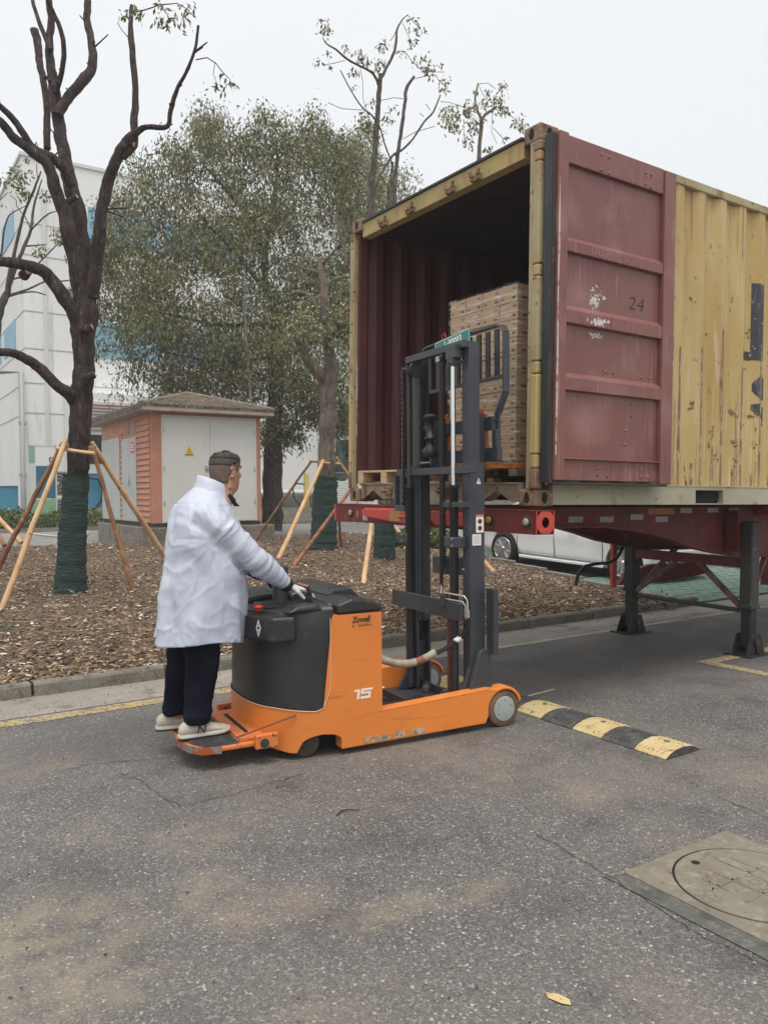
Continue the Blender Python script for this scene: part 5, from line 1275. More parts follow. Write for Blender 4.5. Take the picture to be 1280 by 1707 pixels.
def bake(o):
    bpy.context.view_layer.update(); dg=bpy.context.evaluated_depsgraph_get(); me=bpy.data.meshes.new_from_object(o.evaluated_get(dg)); o.modifiers.clear(); me.name=o.name; o.data=me; return me
def seg_t(p,a,b):
    a=Vector(a);b=Vector(b);d=b-a; t=max(0,min(1,(p-a).dot(d)/d.length_squared)); q=a+d*t; return t,(p-q).length,(p-q)
me=bake(coat); NV=[v.normal.copy() for v in me.vertices]
for v,n_ in zip(me.vertices,NV):
    p=v.co.copy()
    w_=Vector((noise.noise(p*3.1),noise.noise(p*3.1+Vector((9,0,0))),noise.noise(p*3.1+Vector((0,9,0)))))
    q=p+w_*.10
    ta,da,_=seg_t(p,SH,EL); tb_,db,_=seg_t(p,EL,WR); tc_,dc_,_=seg_t(p,E2,W2)
    arm=max(0,1-min(da/.12,db/.10,dc_/.10)); onarm=1 if (p.y<-.1 and (db<.11 or (da<.12 and ta>.35))) else 0
    h=0
    low=max(0,min(1,(1.30-p.z)/.3))
    if not onarm:
        h+=.020*noise.noise(Vector((q.x*4.2,q.y*4.2,q.z*1.3)))*low          # hanging folds
        h+=.011*noise.noise(Vector((q.x*8+q.z*2.5,q.y*9,q.z*3.4+3)))
        g=1-abs(noise.noise(Vector((q.x*5.5+2,q.y*5.5,q.z*3.6+q.x*3))))*2.4; h+=.0065*max(0,g)**3   # pinched ridges
        g=1-abs(noise.noise(Vector((q.x*12,q.y*12+4,q.z*9))))*2.2; h+=.0030*max(0,g)**2
        # creases radiating from the armpit
        ap=p-Vector((.03,-.22,1.16)); 
        if ap.length<.42 and p.y<0:
            an=math.atan2(ap.z,ap.x); k=max(0,1-ap.length/.42); k*=min(1,(ap.length/.13)**2); h+=.011*k*noise.noise(Vector((an*3.1,ap.length*3,2)))+.004*k*noise.noise(Vector((an*7,ap.length*4,5)))
    else:
        t=ta*.38 if db>da else .38+tb_*.62
        el=math.exp(-((t-.40)/.13)**2); cu=math.exp(-((t-.97)/.10)**2)
        g=noise.noise(Vector((t*15+w_.x*1.2,p.y*9,p.x*2))); h+=g*(.0055+.010*el+.006*cu)
        g=1-abs(noise.noise(Vector((t*20+w_.y*2,p.y*7,p.z*4+5))))*2.2; h+=.004*max(0,g)**3
    if p.z>1.36: h*=.35
    v.co=p+n_*h
# open, slightly uneven hem
import bmesh
bm=bmesh.new(); bm.from_mesh(me); hem=lambda p:.556+.012*math.sin(p.x*9+1)+.008*math.sin(p.y*15)-.10*(p.x-.012)*.6
dl=[f for f in bm.faces if all(v.co.z<hem(v.co) for v in f.verts)]
bmesh.ops.delete(bm,geom=dl,context='FACES')
for v in bm.verts:
    if v.is_boundary and v.co.z<.7: v.co.z=hem(v.co)-.004
bm.to_mesh(me); bm.free(); me.update()
sd=coat.modifiers.new('cloth','SOLIDIFY'); sd.thickness=.004; sd.offset=-1
# collar
cl=MB(); rr=[]
for z,cx,a,b,tl in ((1.425,.080,.104,.110,-.35),(1.465,.088,.092,.094,-.40),(1.50,.092,.088,.088,-.42),(1.503,.092,.083,.083,-.42),(1.46,.088,.082,.084,-.40)):
    rr.append(sring(cx,0,z,a,b,40,2.1,tl,.04,1))
cl.loft(rr,cap=False); cl.build('collar','coat_white',pe)
m_=MB(); m_.tube([(.165,-.070,1.420),(.195,-.062,1.388),(.218,-.052,1.352)],[.014,.017,.010],10); m_.tube([(.205,-.057,1.372),(.236,-.05,1.350)],[.011,.006],8); m_.build('inner_collar','cuff_dark',pe); m_=MB(); m_.tube([(.185,.075,1.425),(.225,.062,1.385)],[.018,.020],10)
m_.build('inner_collar','cuff_dark',pe)
# side seam and pocket
m_=MB(); m_.tube([(.075,-.262,1.02),(.068,-.272,.85),(.062,-.288,.66),(.061,-.289,.60)],.0025,6); m_.build('side_seam','seam',pe)
# cuff, sleeves inside, gloves
m_=MB(); d=(Vector(WR)-Vector(EL)).normalized(); w0=Vector(WR); m_.tube([w0-d*.02,w0+d*.005,w0+d*.028],[.044,.046,.036],18); m_.build('cuff','cuff_dark',pe)
def hand(wr,dirv,up,side,spread,curl,thumb,scale=1.0):
    """wr wrist, dirv along the hand, up back-of-hand normal, side points to the thumb side"""
    D_=Vector(dirv).normalized(); U=Vector(up); U=(U-D_*U.dot(D_)).normalized(); Sd=D_.cross(U)*(1 if side>0 else -1); w_=Vector(wr); s=scale
    m_=MB(); rings=[]
    for t,hw,ht in ((-.02,.028,.022),(.0,.030,.021),(.03,.037,.019),(.06,.042,.017),(.085,.041,.015),(.095,.036,.011)):
        c=w_+D_*t*s; rings.append([c+Sd*(hw*s*math.cos(a))+U*(ht*s*math.sin(a)) for a in [2*math.pi*i/16 for i in range(16)]])
    m_.loft(rings)
    L=[.072,.080,.074,.058]
    for k in range(4):
        b0=w_+D_*.078*s+Sd*((.030-.020*k)*s); fd=(D_+Sd*spread*(1.5-k)).normalized(); c=curl[k]; pts=[b0]; p=b0; a=0
        for seg_,q in ((.45,.35),(.32,.75),(.26,1.0)):
            a=c*q; v=fd*math.cos(a)-U*math.sin(a); p=p+v*L[k]*seg_*s; pts.append(p)
        m_.tube([w_+D_*.05*s+Sd*((.026-.017*k)*s)]+pts,[.0105*s,.0105*s,.0095*s,.0090*s,.0070*s],10)
    tb=w_+D_*.015*s+Sd*.024*s; td=(D_*thumb[0]+Sd*thumb[1]-U*thumb[2]).normalized(); td2=(D_*1.0+Sd*thumb[1]*.3-U*thumb[2]*1.3).normalized()
    m_.tube([tb,tb+td*.042*s,tb+td*.042*s+td2*.030*s,tb+td*.042*s+td2*.052*s],[.016*s,.0125*s,.0105*s,.008*s],10)
    return m_
h=hand((.522,-.150,.852),(1,.02,-.30),(.28,0,1),1,.10,[.55,.85,.95,1.0],(.6,.75,.5),1.08)
g_=h.build('glove','glove',pe,label='white knitted glove on the levers'); voxel(g_,.0035,1)
m_=MB(); m_.tube([(.36,.135,.955),(.425,.13,.915),(.47,.12,.895)],[.050,.046,.034],14); m_.build('sleeve_end','sleeve_purple',pe)
h=hand((.455,.125,.905),(.6,-.25,-.35),(.5,0,.8),-1,.08,[1.2,1.3,1.3,1.3],(.5,.8,.5),1.05)
g_=h.build('glove','sleeve_purple',pe,label='dark glove on the steering wheel'); voxel(g_,.0035,1)
# trousers
tr_=MB()
tr_.loft([sring(-.03,0,.86,.155,.185,28),sring(-.035,0,.76,.158,.190,28),sring(-.035,0,.70,.150,.185,28),sring(-.03,0,.66,.12,.15,28)])
def leg_(hip,knee,ank,s_):
    pts=[Vector(hip),Vector(hip).lerp(Vector(knee),.5),Vector(knee),Vector(knee).lerp(Vector(ank),.5),Vector(knee).lerp(Vector(ank),.85),Vector(ank)]
    P_,r_=dense(pts,[.112,.110,.098,.086,.079,.077],6)
    r_=[q*(1+.018*math.sin(i*1.1+s_)) for i,q in enumerate(r_)]
    # flattened sections (less wide than deep)
    rings=[]
    for i,(p,q) in enumerate(zip(P_,r_)): rings.append(sring(p.x,p.y,p.z,q,q*.86,24,2.2,0,.05,s_))
    tr_.loft(rings)
leg_((-.030,-.105,.74),(-.010,-.118,.45),(-.050,-.112,.088),1); leg_((-.075,.085,.74),(-.075,.105,.45),(-.130,.115,.095),4)
tro=tr_.build('trousers','navy',pe); voxel(tro,.008,3); me=bake(tro); NV=[v.normal.copy() for v in me.vertices]
for v,n_ in zip(me.vertices,NV):
    p=v.co.copy(); w_=noise.noise(p*4); q=p+Vector((w_,w_,0))*.05
    h=.012*noise.noise(Vector((q.x*8,q.y*8,q.z*1.6)))+.009*math.exp(-((p.z-.13)/.06)**2)*noise.noise(Vector((q.x*8,q.y*8,q.z*20)))+.006*math.exp(-((p.z-.45)/.09)**2)*noise.noise(Vector((q.x*6,q.y*6,q.z*16)))
    g=1-abs(noise.noise(Vector((q.x*8,q.y*8,q.z*7))))*2.2; h+=.005*max(0,g)**3
    v.co=p+n_*h
me.update()
# shoes
def shoe(x,y,rz):
    X=Matrix.Translation((x,y,0))@Matrix.Rotation(rz,4,'Z')
    def R_(xc,zc,hw,hh,z0): 
        pts=[]
        for i in range(20):
            t=2*math.pi*i/20; c,s_=math.cos(t),math.sin(t); zz=zc+hh*s_
            pts.append(X@Vector((xc,hw*c*(1-.12*max(0,s_)),max(z0,zz))))
        return pts
    up=MB(); up.loft([R_(-.150,.050,.016,.022,.022),R_(-.140,.055,.030,.034,.022),R_(-.115,.062,.037,.044,.022),R_(-.07,.063,.040,.045,.022),R_(-.03,.060,.041,.042,.022),R_(.02,.050,.044,.034,.022),R_(.07,.042,.047,.027,.022),R_(.11,.036,.045,.022,.022),R_(.14,.032,.034,.017,.022),R_(.152,.028,.018,.010,.022)])
    sh=up.build('shoe','shoe_cream',pe); sd=sh.modifiers.new('sub','SUBSURF'); sd.levels=1; sd.render_levels=1
    so=MB()
    def outl(k,z): 
        pr_=[(-.158,.0),(-.150,.024),(-.12,.037),(-.06,.041),(0,.042),(.06,.048),(.11,.048),(.145,.034),(.160,.0)]
        pts=[X@Vector((a,-b*k,z(a) if callable(z) else z)) for a,b in pr_]+[X@Vector((a,b*k,z(a) if callable(z) else z)) for a,b in reversed(pr_[1:-1])]
        return pts
    toe=lambda b_:(lambda a: b_+max(0,(a-.09))*.16)
    so.loft([outl(.96,toe(.0)),outl(1.0,toe(.004)),outl(1.02,toe(.012))],0,False); so.build('outsole','shoe_sole_dark',sh)
    so=MB(); so.loft([outl(1.02,toe(.0122)),outl(1.035,toe(.018)),outl(1.0,toe(.028))],0,False); so.build('midsole','shoe_sole',sh)
    lc=MB()
    for k in range(5): 
        xx=.005+k*.017; zz=.088-k*.0075; lc.tube([X@Vector((xx,-.026,zz-.009)),X@Vector((xx+.004,0,zz+.002)),X@Vector((xx,.026,zz-.009))],.0028,6)
    lc.build('laces','shoe_sole',sh)
    # letter mark on the outer side
    if y<0:
        nm=MB(); sy=-.0475
        def bar_(a,b): nm.bar(X@Vector((a[0],sy+.004*(a[1]-.04)/.02,a[1])),X@Vector((b[0],sy+.004*(b[1]-.04)/.02,b[1])),.003,.0075,upv=X.to_3x3()@Vector((1,0,.15)))
        bar_((-.052,.036),(-.040,.074)); bar_((-.040,.074),(-.014,.036)); bar_((-.014,.036),(-.002,.072))
        nm.build('letter_mark','shoe_sole_dark',sh)
    return sh
shoe(-.010,-.112,R(3)); shoe(-.085,.115,R(-4))

# ================= TREES =================
def branch(mb,tr_,n=10,mi=0,seed=0,wob=.03,kk=3,rough=.10):
    big=max(q[3] for q in tr_)>.05; n=max(n,22) if big else n; kk=9 if big else kk
    P_,r_=dense([q[:3] for q in tr_],[q[3] for q in tr_],kk)
    P_=[p+Vector((noise.noise(p*3+Vector((seed,0,0))),noise.noise(p*3+Vector((0,seed,7))),0))*wob*min(1,r*12)+Vector((noise.noise(p*9+Vector((seed,2,0))),noise.noise(p*9+Vector((0,seed,5))),0))*min(.012,r*.35) for p,r in zip(P_,r_)]
    t_=MB(); t_.tube(P_,r_,n,mi); c=len(P_); vs=t_.v
    out=[]
    for k,v in enumerate(vs):
        i=min(k//n,c-1) if k<c*n else (0 if k<c*n+n else c-1)
        v=Vector(v); d=v-P_[i]; r=r_[i]
        f=1+.10*noise.noise(v*4+Vector((seed,3,1)))+rough*1.3*noise.noise(Vector((v.x*22,v.y*22,v.z*7)))+(rough*.8)*noise.noise(Vector((v.x*60,v.y*60,v.z*18)))
        kn=noise.noise(P_[i]*1.7+Vector((seed*3,0,0))); f+=max(0,kn-.35)*.5
        out.append(tuple(P_[i]+d*f))
    k0=len(mb.v); mb.v+=out; mb.f+=[tuple(q+k0 for q in f) for f in t_.f]; mb.m+=t_.m; mb.s+=t_.s
def leaf_clusters(cl,size,mats,wts,name,parent,den=1.0,droop=.7):
    Ps=[]
    for x,y,z,r,n in cl:
        n=int(n*den); q=RNG.normal(0,1,(n,3))*np.array([r*.55,r*.55,r*.5])+np.array([x,y,z]); Ps.append(q)
    Q=leaf_quads(np.concatenate(Ps),size,droop,.42)
    return quads(name,Q,mats,parent,mi=RNG.choice(len(mats),len(Q),p=wts),kind='stuff',world=True)
# --- tree 1: big bare pruned tree on the left ---
T1=(2.15,10.28,0); 
t1=thing('pruned_tree','large wet-barked pruned tree with green-wrapped trunk at the left of the planting bed','tree',(T1[0],T1[1],soil_z(T1[0],T1[1])))
mb=MB()
branch(mb,[(2.15,10.29,0.20,0.141),(2.17,10.29,0.57,0.130),(2.20,10.28,1.01,0.122),(2.23,10.28,1.53,0.119),(2.27,10.26,1.90,0.126),(2.30,10.26,2.34,0.126),(2.34,10.25,2.86,0.126),(2.36,10.25,3.23,0.122),(2.37,10.25,3.53,0.130),(2.38,10.25,3.75,0.137),(2.38,10.26,4.01,0.133)],16,wob=.02)
mb.build('trunk','bark_wet',t1,world=True)
W1=[[(2.37,10.26,3.72,0.122),(2.33,10.21,4.07,0.109),(2.26,10.18,4.44,0.093),(2.17,10.17,4.87,0.083),(2.07,10.16,5.20,0.074),(1.98,10.15,5.47,0.067),(1.82,10.17,5.61,0.061),(1.62,10.23,5.76,0.052),(1.47,10.25,5.93,0.046),(1.27,10.30,6.07,0.037),(1.08,10.35,6.32,0.028)],
[(2.38,10.25,3.72,0.122),(2.41,10.27,4.19,0.110),(2.40,10.33,4.71,0.095),(2.34,10.41,5.18,0.092),(2.26,10.50,5.59,0.084),(2.21,10.58,5.97,0.077),(2.19,10.64,6.29,0.077),(2.17,10.69,6.55,0.071),(2.14,10.74,6.87,0.056),(2.13,10.79,7.26,0.048),(2.16,10.82,7.58,0.041),(2.15,10.86,7.85,0.037),(2.15,10.90,8.14,0.031)],
[(2.18,10.58,6.30,0.068),(2.26,10.61,6.48,0.062),(2.35,10.63,6.63,0.062),(2.51,10.60,6.85,0.066),(2.60,10.63,7.01,0.057),(2.63,10.69,7.30,0.049),(2.61,10.79,7.65,0.045),(2.62,10.87,8.01,0.042),(2.63,10.95,8.34,0.035)],
[(2.16,10.61,6.60,0.040),(2.21,10.48,6.80,0.030),(2.22,10.39,7.06,0.030),(2.15,10.35,7.32,0.027),(2.04,10.33,7.51,0.024),(1.99,10.27,7.67,0.018)],
[(2.09,10.87,5.98,0.044),(2.13,10.98,6.50,0.043),(2.12,11.12,6.90,0.040),(2.10,11.27,7.34,0.045),(2.08,11.41,7.71,0.052)],
[(2.10,10.65,6.73,0.025),(2.07,10.67,6.78,0.021),(2.03,10.69,6.76,0.015)],
[(2.11,10.65,7.12,0.031),(2.06,10.79,7.38,0.028),(2.01,10.91,7.65,0.025),(1.99,11.02,7.88,0.022),(2.00,11.12,8.15,0.016)],
[(2.23,10.16,5.29,0.065),(2.15,10.13,5.44,0.056),(2.02,10.13,5.59,0.048),(1.82,10.18,5.67,0.044),(1.69,10.19,5.85,0.040),(1.57,10.19,5.99,0.037),(1.46,10.18,6.07,0.034),(1.31,10.19,6.20,0.028)],
[(2.44,10.21,4.00,0.100),(2.46,10.17,4.20,0.091),(2.52,10.10,4.67,0.075),(2.56,10.04,5.05,0.069),(2.61,9.98,5.37,0.067),(2.71,9.87,5.65,0.064),(2.81,9.78,5.84,0.059),(2.90,9.68,5.94,0.043),(2.99,9.57,5.97,0.031),(3.17,9.41,5.96,0.029),(3.20,9.35,6.16,0.026),(3.25,9.28,6.37,0.023),(3.34,9.19,6.56,0.020),(3.41,9.11,6.77,0.017),(3.44,9.05,7.06,0.014)],
[(2.76,9.82,5.64,0.036),(2.88,9.79,5.81,0.042),(2.90,9.84,6.10,0.042),(2.94,9.88,6.42,0.039),(2.94,9.94,6.89,0.038),(2.94,10.00,7.13,0.038),(2.94,10.06,7.40,0.028),(2.97,10.10,7.67,0.023)],
[(2.35,10.26,3.48,0.097),(2.25,10.22,3.76,0.087),(2.10,10.20,4.01,0.082),(1.94,10.20,4.22,0.074),(1.75,10.20,4.28,0.067),(1.54,10.22,4.30,0.061),(1.43,10.18,4.28,0.057),(1.20,10.21,4.29,0.048)],
[(2.28,10.28,2.69,0.082),(2.18,10.20,2.80,0.075),(2.04,10.14,2.87,0.067),(1.85,10.12,3.06,0.061),(1.68,10.08,3.16,0.055),(1.52,10.03,3.21,0.048),(1.38,9.97,3.20,0.045),(1.18,9.95,3.20,0.039)]]
for i,b_ in enumerate(W1):
    mb=MB(); branch(mb,b_,12,seed=i); mb.build('branch','bark_wet',t1,world=True)
for p,d,r in (((2.413,10.026,3.022),(.9,-.3,.5),.045),((2.403,10.062,3.607),(.8,-.5,.3),.04),((1.730,10.215,4.219),(.2,-.9,.2),.05),((2.269,10.128,5.170),(.6,-.6,.4),.03),((2.857,9.758,5.803),(.6,-.7,-.2),.035)):
    mb=MB(); d=Vector(d).normalized(); p=Vector(p); mb.tube([p-d*.12,p+d*.02],[r*1.3,r],12,0); mb.lathe(p+d*.0205,d,[(r*.82,0),(r*.8,.002)],12,1)
    mb.build('cut_stub',['bark_wet','cut_wood'],t1,world=True)
mb=MB()
for b_ in W1[:9]:
    for q in b_[1:-1]:
        for k in range(2):
            if random.random()<.42:
                d=Vector((random.uniform(-1,1),random.uniform(-1,1),random.uniform(-.1,.9))).normalized(); p=Vector(q[:3]); L=q[3]+random.choice((.015,.02,.03,.05,.10,.24)); r=random.uniform(.007,.013)
                mb.tube([p,p+d*L*.5+Vector((0,0,.01)),p+d*L+Vector((0,0,.02))],[r*1.3,r,r*.75],6)
mb.build('twigs','bark_wet',t1,world=True,kind='stuff')
mb=MB()
for a in ([(3.48,9.26,6.77,0.007),(3.59,9.18,6.79,0.007),(3.68,9.12,6.72,0.006),(3.74,9.08,6.62,0.006),(3.82,9.03,6.53,0.004)],[(3.67,9.13,6.74,0.004),(3.65,9.14,6.59,0.004),(3.69,9.11,6.47,0.003)],[(2.93,10.00,7.52,0.009),(3.08,9.90,7.55,0.008),(3.23,9.80,7.61,0.008),(3.41,9.69,7.63,0.006),(3.54,9.60,7.54,0.005)],[(3.23,9.80,7.61,0.006),(3.31,9.75,7.48,0.005),(3.33,9.73,7.41,0.005)],[(2.91,10.01,7.20,0.006),(2.83,10.06,7.31,0.005),(2.79,10.09,7.40,0.005)]):
    mb.tube([q[:3] for q in a],[q[3] for q in a],5)
mb.build('twigs','bark_wet',t1,world=True,kind='stuff')
leaf_clusters([(2.92,9.57,7.29,0.08,16),(3.13,9.50,7.29,0.08,14),(3.18,9.74,7.53,0.08,12),(3.22,9.60,7.29,0.09,20),(3.34,9.29,7.21,0.10,22),(3.43,9.40,7.46,0.10,22),(3.30,9.50,7.36,0.07,10),(2.77,9.70,7.28,0.06,12),(3.77,9.29,6.56,0.08,16),(3.80,8.97,6.46,0.07,14),(3.77,9.13,6.62,0.06,6),(2.91,9.78,7.43,0.06,8)],.085,['leaf_olive','leaf_a','leaf_pale'],[.5,.3,.2],'leaves',t1)
def netwrap(parent,pts,name='trunk_wrap'):
    mb=MB(); P_,r_=dense([p[:3] for p in pts],[p[3] for p in pts],9)
    r_=[r*(1.24+.04*math.sin(i*2.4)+.03*math.sin(i*5.1)) for i,r in enumerate(r_)]
    mb.tube(P_,r_,28,jit=.06); return mb.build(name,'net_green',parent,world=True,label='dark green netting wrapped round the lower trunk')
netwrap(t1,[(2.15,10.29,0.25,0.174),(2.16,10.29,0.38,0.163),(2.18,10.29,0.71,0.141),(2.20,10.29,1.08,0.133),(2.23,10.28,1.45,0.126),(2.25,10.28,1.81,0.126)])
def stake(parent,a,b,r0,r1,mt,label=None):
    mb=MB(); a=Vector(a);b=Vector(b); n=12; P_=[];r_=[]
    for i in range(n+1):
        t=i/n; p=a.lerp(b,t); P_.append(p+Vector((noise.noise(p*2.2),noise.noise(p*2.2+Vector((5,5,5))),0))*.018); r_.append((r0+(r1-r0)*t)*(1+.12*noise.noise(p*9)))
    mb.tube(P_,r_,10); o_=mb.build('pole',mt,parent,world=True)
    return o_
def lash(parent,p,r):
    mb=MB()
    for k in range(4): mb.sweep_ring(Vector(p)+Vector((0,0,(k-1.5)*.014)),(random.uniform(-.4,.4),random.uniform(-.4,.4),1),r,.007,14,5)
    mb.build('rope_lashing','rope',parent,world=True)
s1=thing('tree_support','pale timber poles roped to a crossbar, propping the large bare tree on the left','tree support',(2.15,10.25,.25))
stake(s1,(1.095,9.538,-0.213),(2.101,10.088,2.237),.036,.028,'stake_pale')
stake(s1,(1.263,11.001,0.264),(2.113,10.319,2.207),.036,.028,'stake_brown')
stake(s1,(2.832,9.966,0.385),(2.401,10.127,2.175),.033,.026,'stake_brown')
stake(s1,(3.663,10.615,0.399),(2.421,10.235,2.218),.038,.030,'stake_pale')
stake(s1,(2.007,10.207,2.133),(2.399,9.945,2.064),.022,.022,'stake_pale')
lash(s1,(2.098,10.147,2.168),.045); lash(s1,(2.400,10.066,2.128),.045)
# neighbouring support at the left frame edge
s0=thing('tree_support','timber pole of another tree prop crossing low at the left edge of the planting bed','tree support',(1.2,14,.4))
stake(s0,(2.177,13.892,0.793),(1.499,15.094,1.827),.038,.034,'stake_pale'); stake(s0,(1.897,13.597,0.773),(1.532,14.585,1.622),.036,.034,'stake_brown')
# --- tree 2: pruned trunk by the container ---
t2=thing('pruned_tree','pale-barked pruned tree with green-wrapped trunk standing just left of the container','tree',(7.65,13.7,soil_z(7.65,13.7)))
B2=[[(7.60,13.65,0.34,0.238),(7.61,13.65,0.57,0.197),(7.63,13.65,1.08,0.176),(7.68,13.64,1.91,0.171),(7.71,13.64,2.74,0.166),(7.74,13.64,3.05,0.171),(7.73,13.65,3.16,0.155),(7.76,13.64,3.57,0.150),(7.80,13.62,3.98,0.133),(7.80,13.63,4.15,0.119),(7.77,13.66,4.40,0.104),(7.74,13.68,4.61,0.091),(7.74,13.69,4.81,0.081),(7.72,13.71,5.12,0.093),(7.71,13.73,5.54,0.091),(7.69,13.76,5.81,0.089),(7.66,13.78,5.98,0.068),(7.66,13.79,6.18,0.035)]]
mb=MB(); branch(mb,B2[0],16,wob=.02); mb.build('trunk','bark_pale',t2,world=True)
for i,b_ in enumerate(([(7.67,13.71,3.72,0.093),(7.51,13.67,3.93,0.098),(7.28,13.68,4.19,0.094),(7.14,13.63,4.46,0.079),(7.07,13.53,4.51,0.060)],[(7.76,13.71,5.66,0.046),(7.88,13.72,5.74,0.037),(8.03,13.71,5.83,0.031),(8.29,13.63,5.87,0.025),(8.56,13.54,6.01,0.017)],
    [(7.64,13.79,5.83,0.046),(7.52,13.75,5.89,0.035),(7.34,13.75,5.90,0.027),(7.12,13.78,5.96,0.018),(6.91,13.80,5.99,0.012)],[(7.69,13.73,4.90,0.041),(7.63,13.87,5.25,0.042),(7.57,14.02,5.46,0.044),(7.51,14.16,5.55,0.040),(7.40,14.32,5.59,0.038),(7.33,14.47,5.54,0.032)],[(8.10,13.49,6.08,0.029),(7.90,13.56,6.98,0.022),(7.66,13.64,7.28,0.018),(7.44,13.70,7.55,0.016),(7.28,13.73,7.77,0.013)])):
    mb=MB(); branch(mb,b_,10,seed=20+i); mb.build('branch','bark_pale',t2,world=True)
mb=MB(); mb.tube([(7.109,13.621,4.499),(7.169,13.585,4.659)],[.045,.03],8); mb.lathe((7.692,13.646,6.146),(0,0,1),[(.05,0),(.045,.02)],10); mb.build('cut_stub','cut_wood',t2,world=True)
leaf_clusters([(7.02,13.46,4.77,0.34,160),(6.93,13.64,4.64,0.30,120),(7.41,13.81,5.11,0.27,80),(7.40,13.62,4.68,0.24,60),(7.64,13.06,4.93,0.22,90),(7.90,13.18,5.08,0.22,110),(7.74,13.31,4.71,0.26,130),(7.76,13.03,4.78,0.24,110),(7.75,13.51,4.58,0.23,60),(7.67,13.04,4.37,0.18,60),(7.89,13.14,4.57,0.16,60),(7.77,13.33,4.83,0.18,60)],.085,['leaf_pale','leaf_olive','leaf_yellow','leaf_b'],[.35,.25,.10,.30],'leaves',t2,2.3)
netwrap(t2,[(7.60,13.65,0.39,0.259),(7.60,13.65,0.48,0.233),(7.62,13.65,0.75,0.207),(7.64,13.65,1.29,0.197),(7.67,13.64,1.75,0.187),(7.68,13.64,1.87,0.171)])
s2=thing('tree_support','timber poles roped round the pruned tree beside the container corner','tree support',(7.65,13.6,.4))
stake(s2,(6.892,15.321,0.561),(7.634,14.161,2.209),.028,.024,'stake_brown')
stake(s2,(5.788,12.201,0.188),(7.444,13.326,2.176),.046,.036,'stake_pale')
stake(s2,(5.694,11.426,0.259),(7.810,12.593,1.842),.038,.030,'stake_red')
stake(s2,(8.222,13.954,0.376),(7.950,13.821,1.877),.032,.026,'stake_red')
stake(s2,(8.769,13.864,1.386),(7.948,13.715,2.269),.030,.028,'stake_pale')
stake(s2,(7.556,14.092,2.193),(7.904,13.500,2.142),.020,.020,'stake_brown'); stake(s2,(7.425,13.458,2.145),(7.904,13.500,2.130),.022,.022,'stake_pale')
lash(s2,(7.464,13.433,2.157),.06); lash(s2,(7.935,13.600,2.157),.05)
# --- tree 3: behind the container ---
t3=thing('slender_tree','tall slender pruned tree with green-wrapped base rising behind the container','tree',(7.7,11.6,soil_z(7.7,11.6)))
for i,b_ in enumerate(([(7.61,11.48,0.24,0.146),(7.62,11.49,0.94,0.130),(7.64,11.52,2.20,0.110),(7.63,11.56,3.45,0.094),(7.59,11.63,4.70,0.078),(7.54,11.69,5.64,0.068),(7.53,11.72,6.41,0.060),(7.55,11.72,6.87,0.057),(7.62,11.70,7.52,0.051),(7.67,11.69,8.17,0.044),(7.71,11.67,8.66,0.040),(7.72,11.67,8.84,0.038)],
    [(7.69,11.69,8.66,0.026),(7.64,11.65,8.71,0.023),(7.53,11.66,8.82,0.021),(7.34,11.72,8.89,0.019),(7.12,11.80,8.99,0.019),(6.94,11.86,9.12,0.016),(6.78,11.90,9.19,0.011),(6.70,11.88,9.26,0.006)],[(7.72,11.67,8.75,0.029),(7.79,11.68,8.86,0.028),(7.89,11.67,9.06,0.025),(8.01,11.65,9.31,0.023),(8.07,11.67,9.57,0.020),(8.11,11.70,9.76,0.017),(8.22,11.68,9.95,0.010),(8.32,11.67,10.05,0.007)],
    [(7.86,11.69,4.62,0.060),(7.94,11.71,5.63,0.050),(8.03,11.73,6.70,0.038),(8.09,11.75,7.31,0.035),(8.16,11.76,7.73,0.033),(8.25,11.77,8.15,0.032),(8.31,11.78,8.50,0.030),(8.37,11.79,8.82,0.030),(8.51,11.76,9.06,0.022)],
    [(7.56,11.71,6.67,0.021),(7.73,11.70,7.12,0.018),(7.89,11.69,7.38,0.020),(8.02,11.70,7.54,0.020),(8.17,11.69,7.64,0.020),(8.39,11.65,7.87,0.018),(8.61,11.60,8.21,0.019),(8.80,11.58,8.43,0.017),(8.96,11.57,8.77,0.012)],
    [(7.94,11.60,7.26,0.013),(7.78,11.65,7.67,0.013),(7.71,11.65,7.87,0.013),(7.57,11.68,8.08,0.013),(7.39,11.75,8.22,0.013),(7.21,11.82,8.49,0.011),(7.04,11.88,8.81,0.008)])):
    mb=MB(); branch(mb,b_,10,seed=30+i,wob=.015); mb.build('trunk' if i==0 else 'branch','bark_far',t3,world=True)
mb=MB()
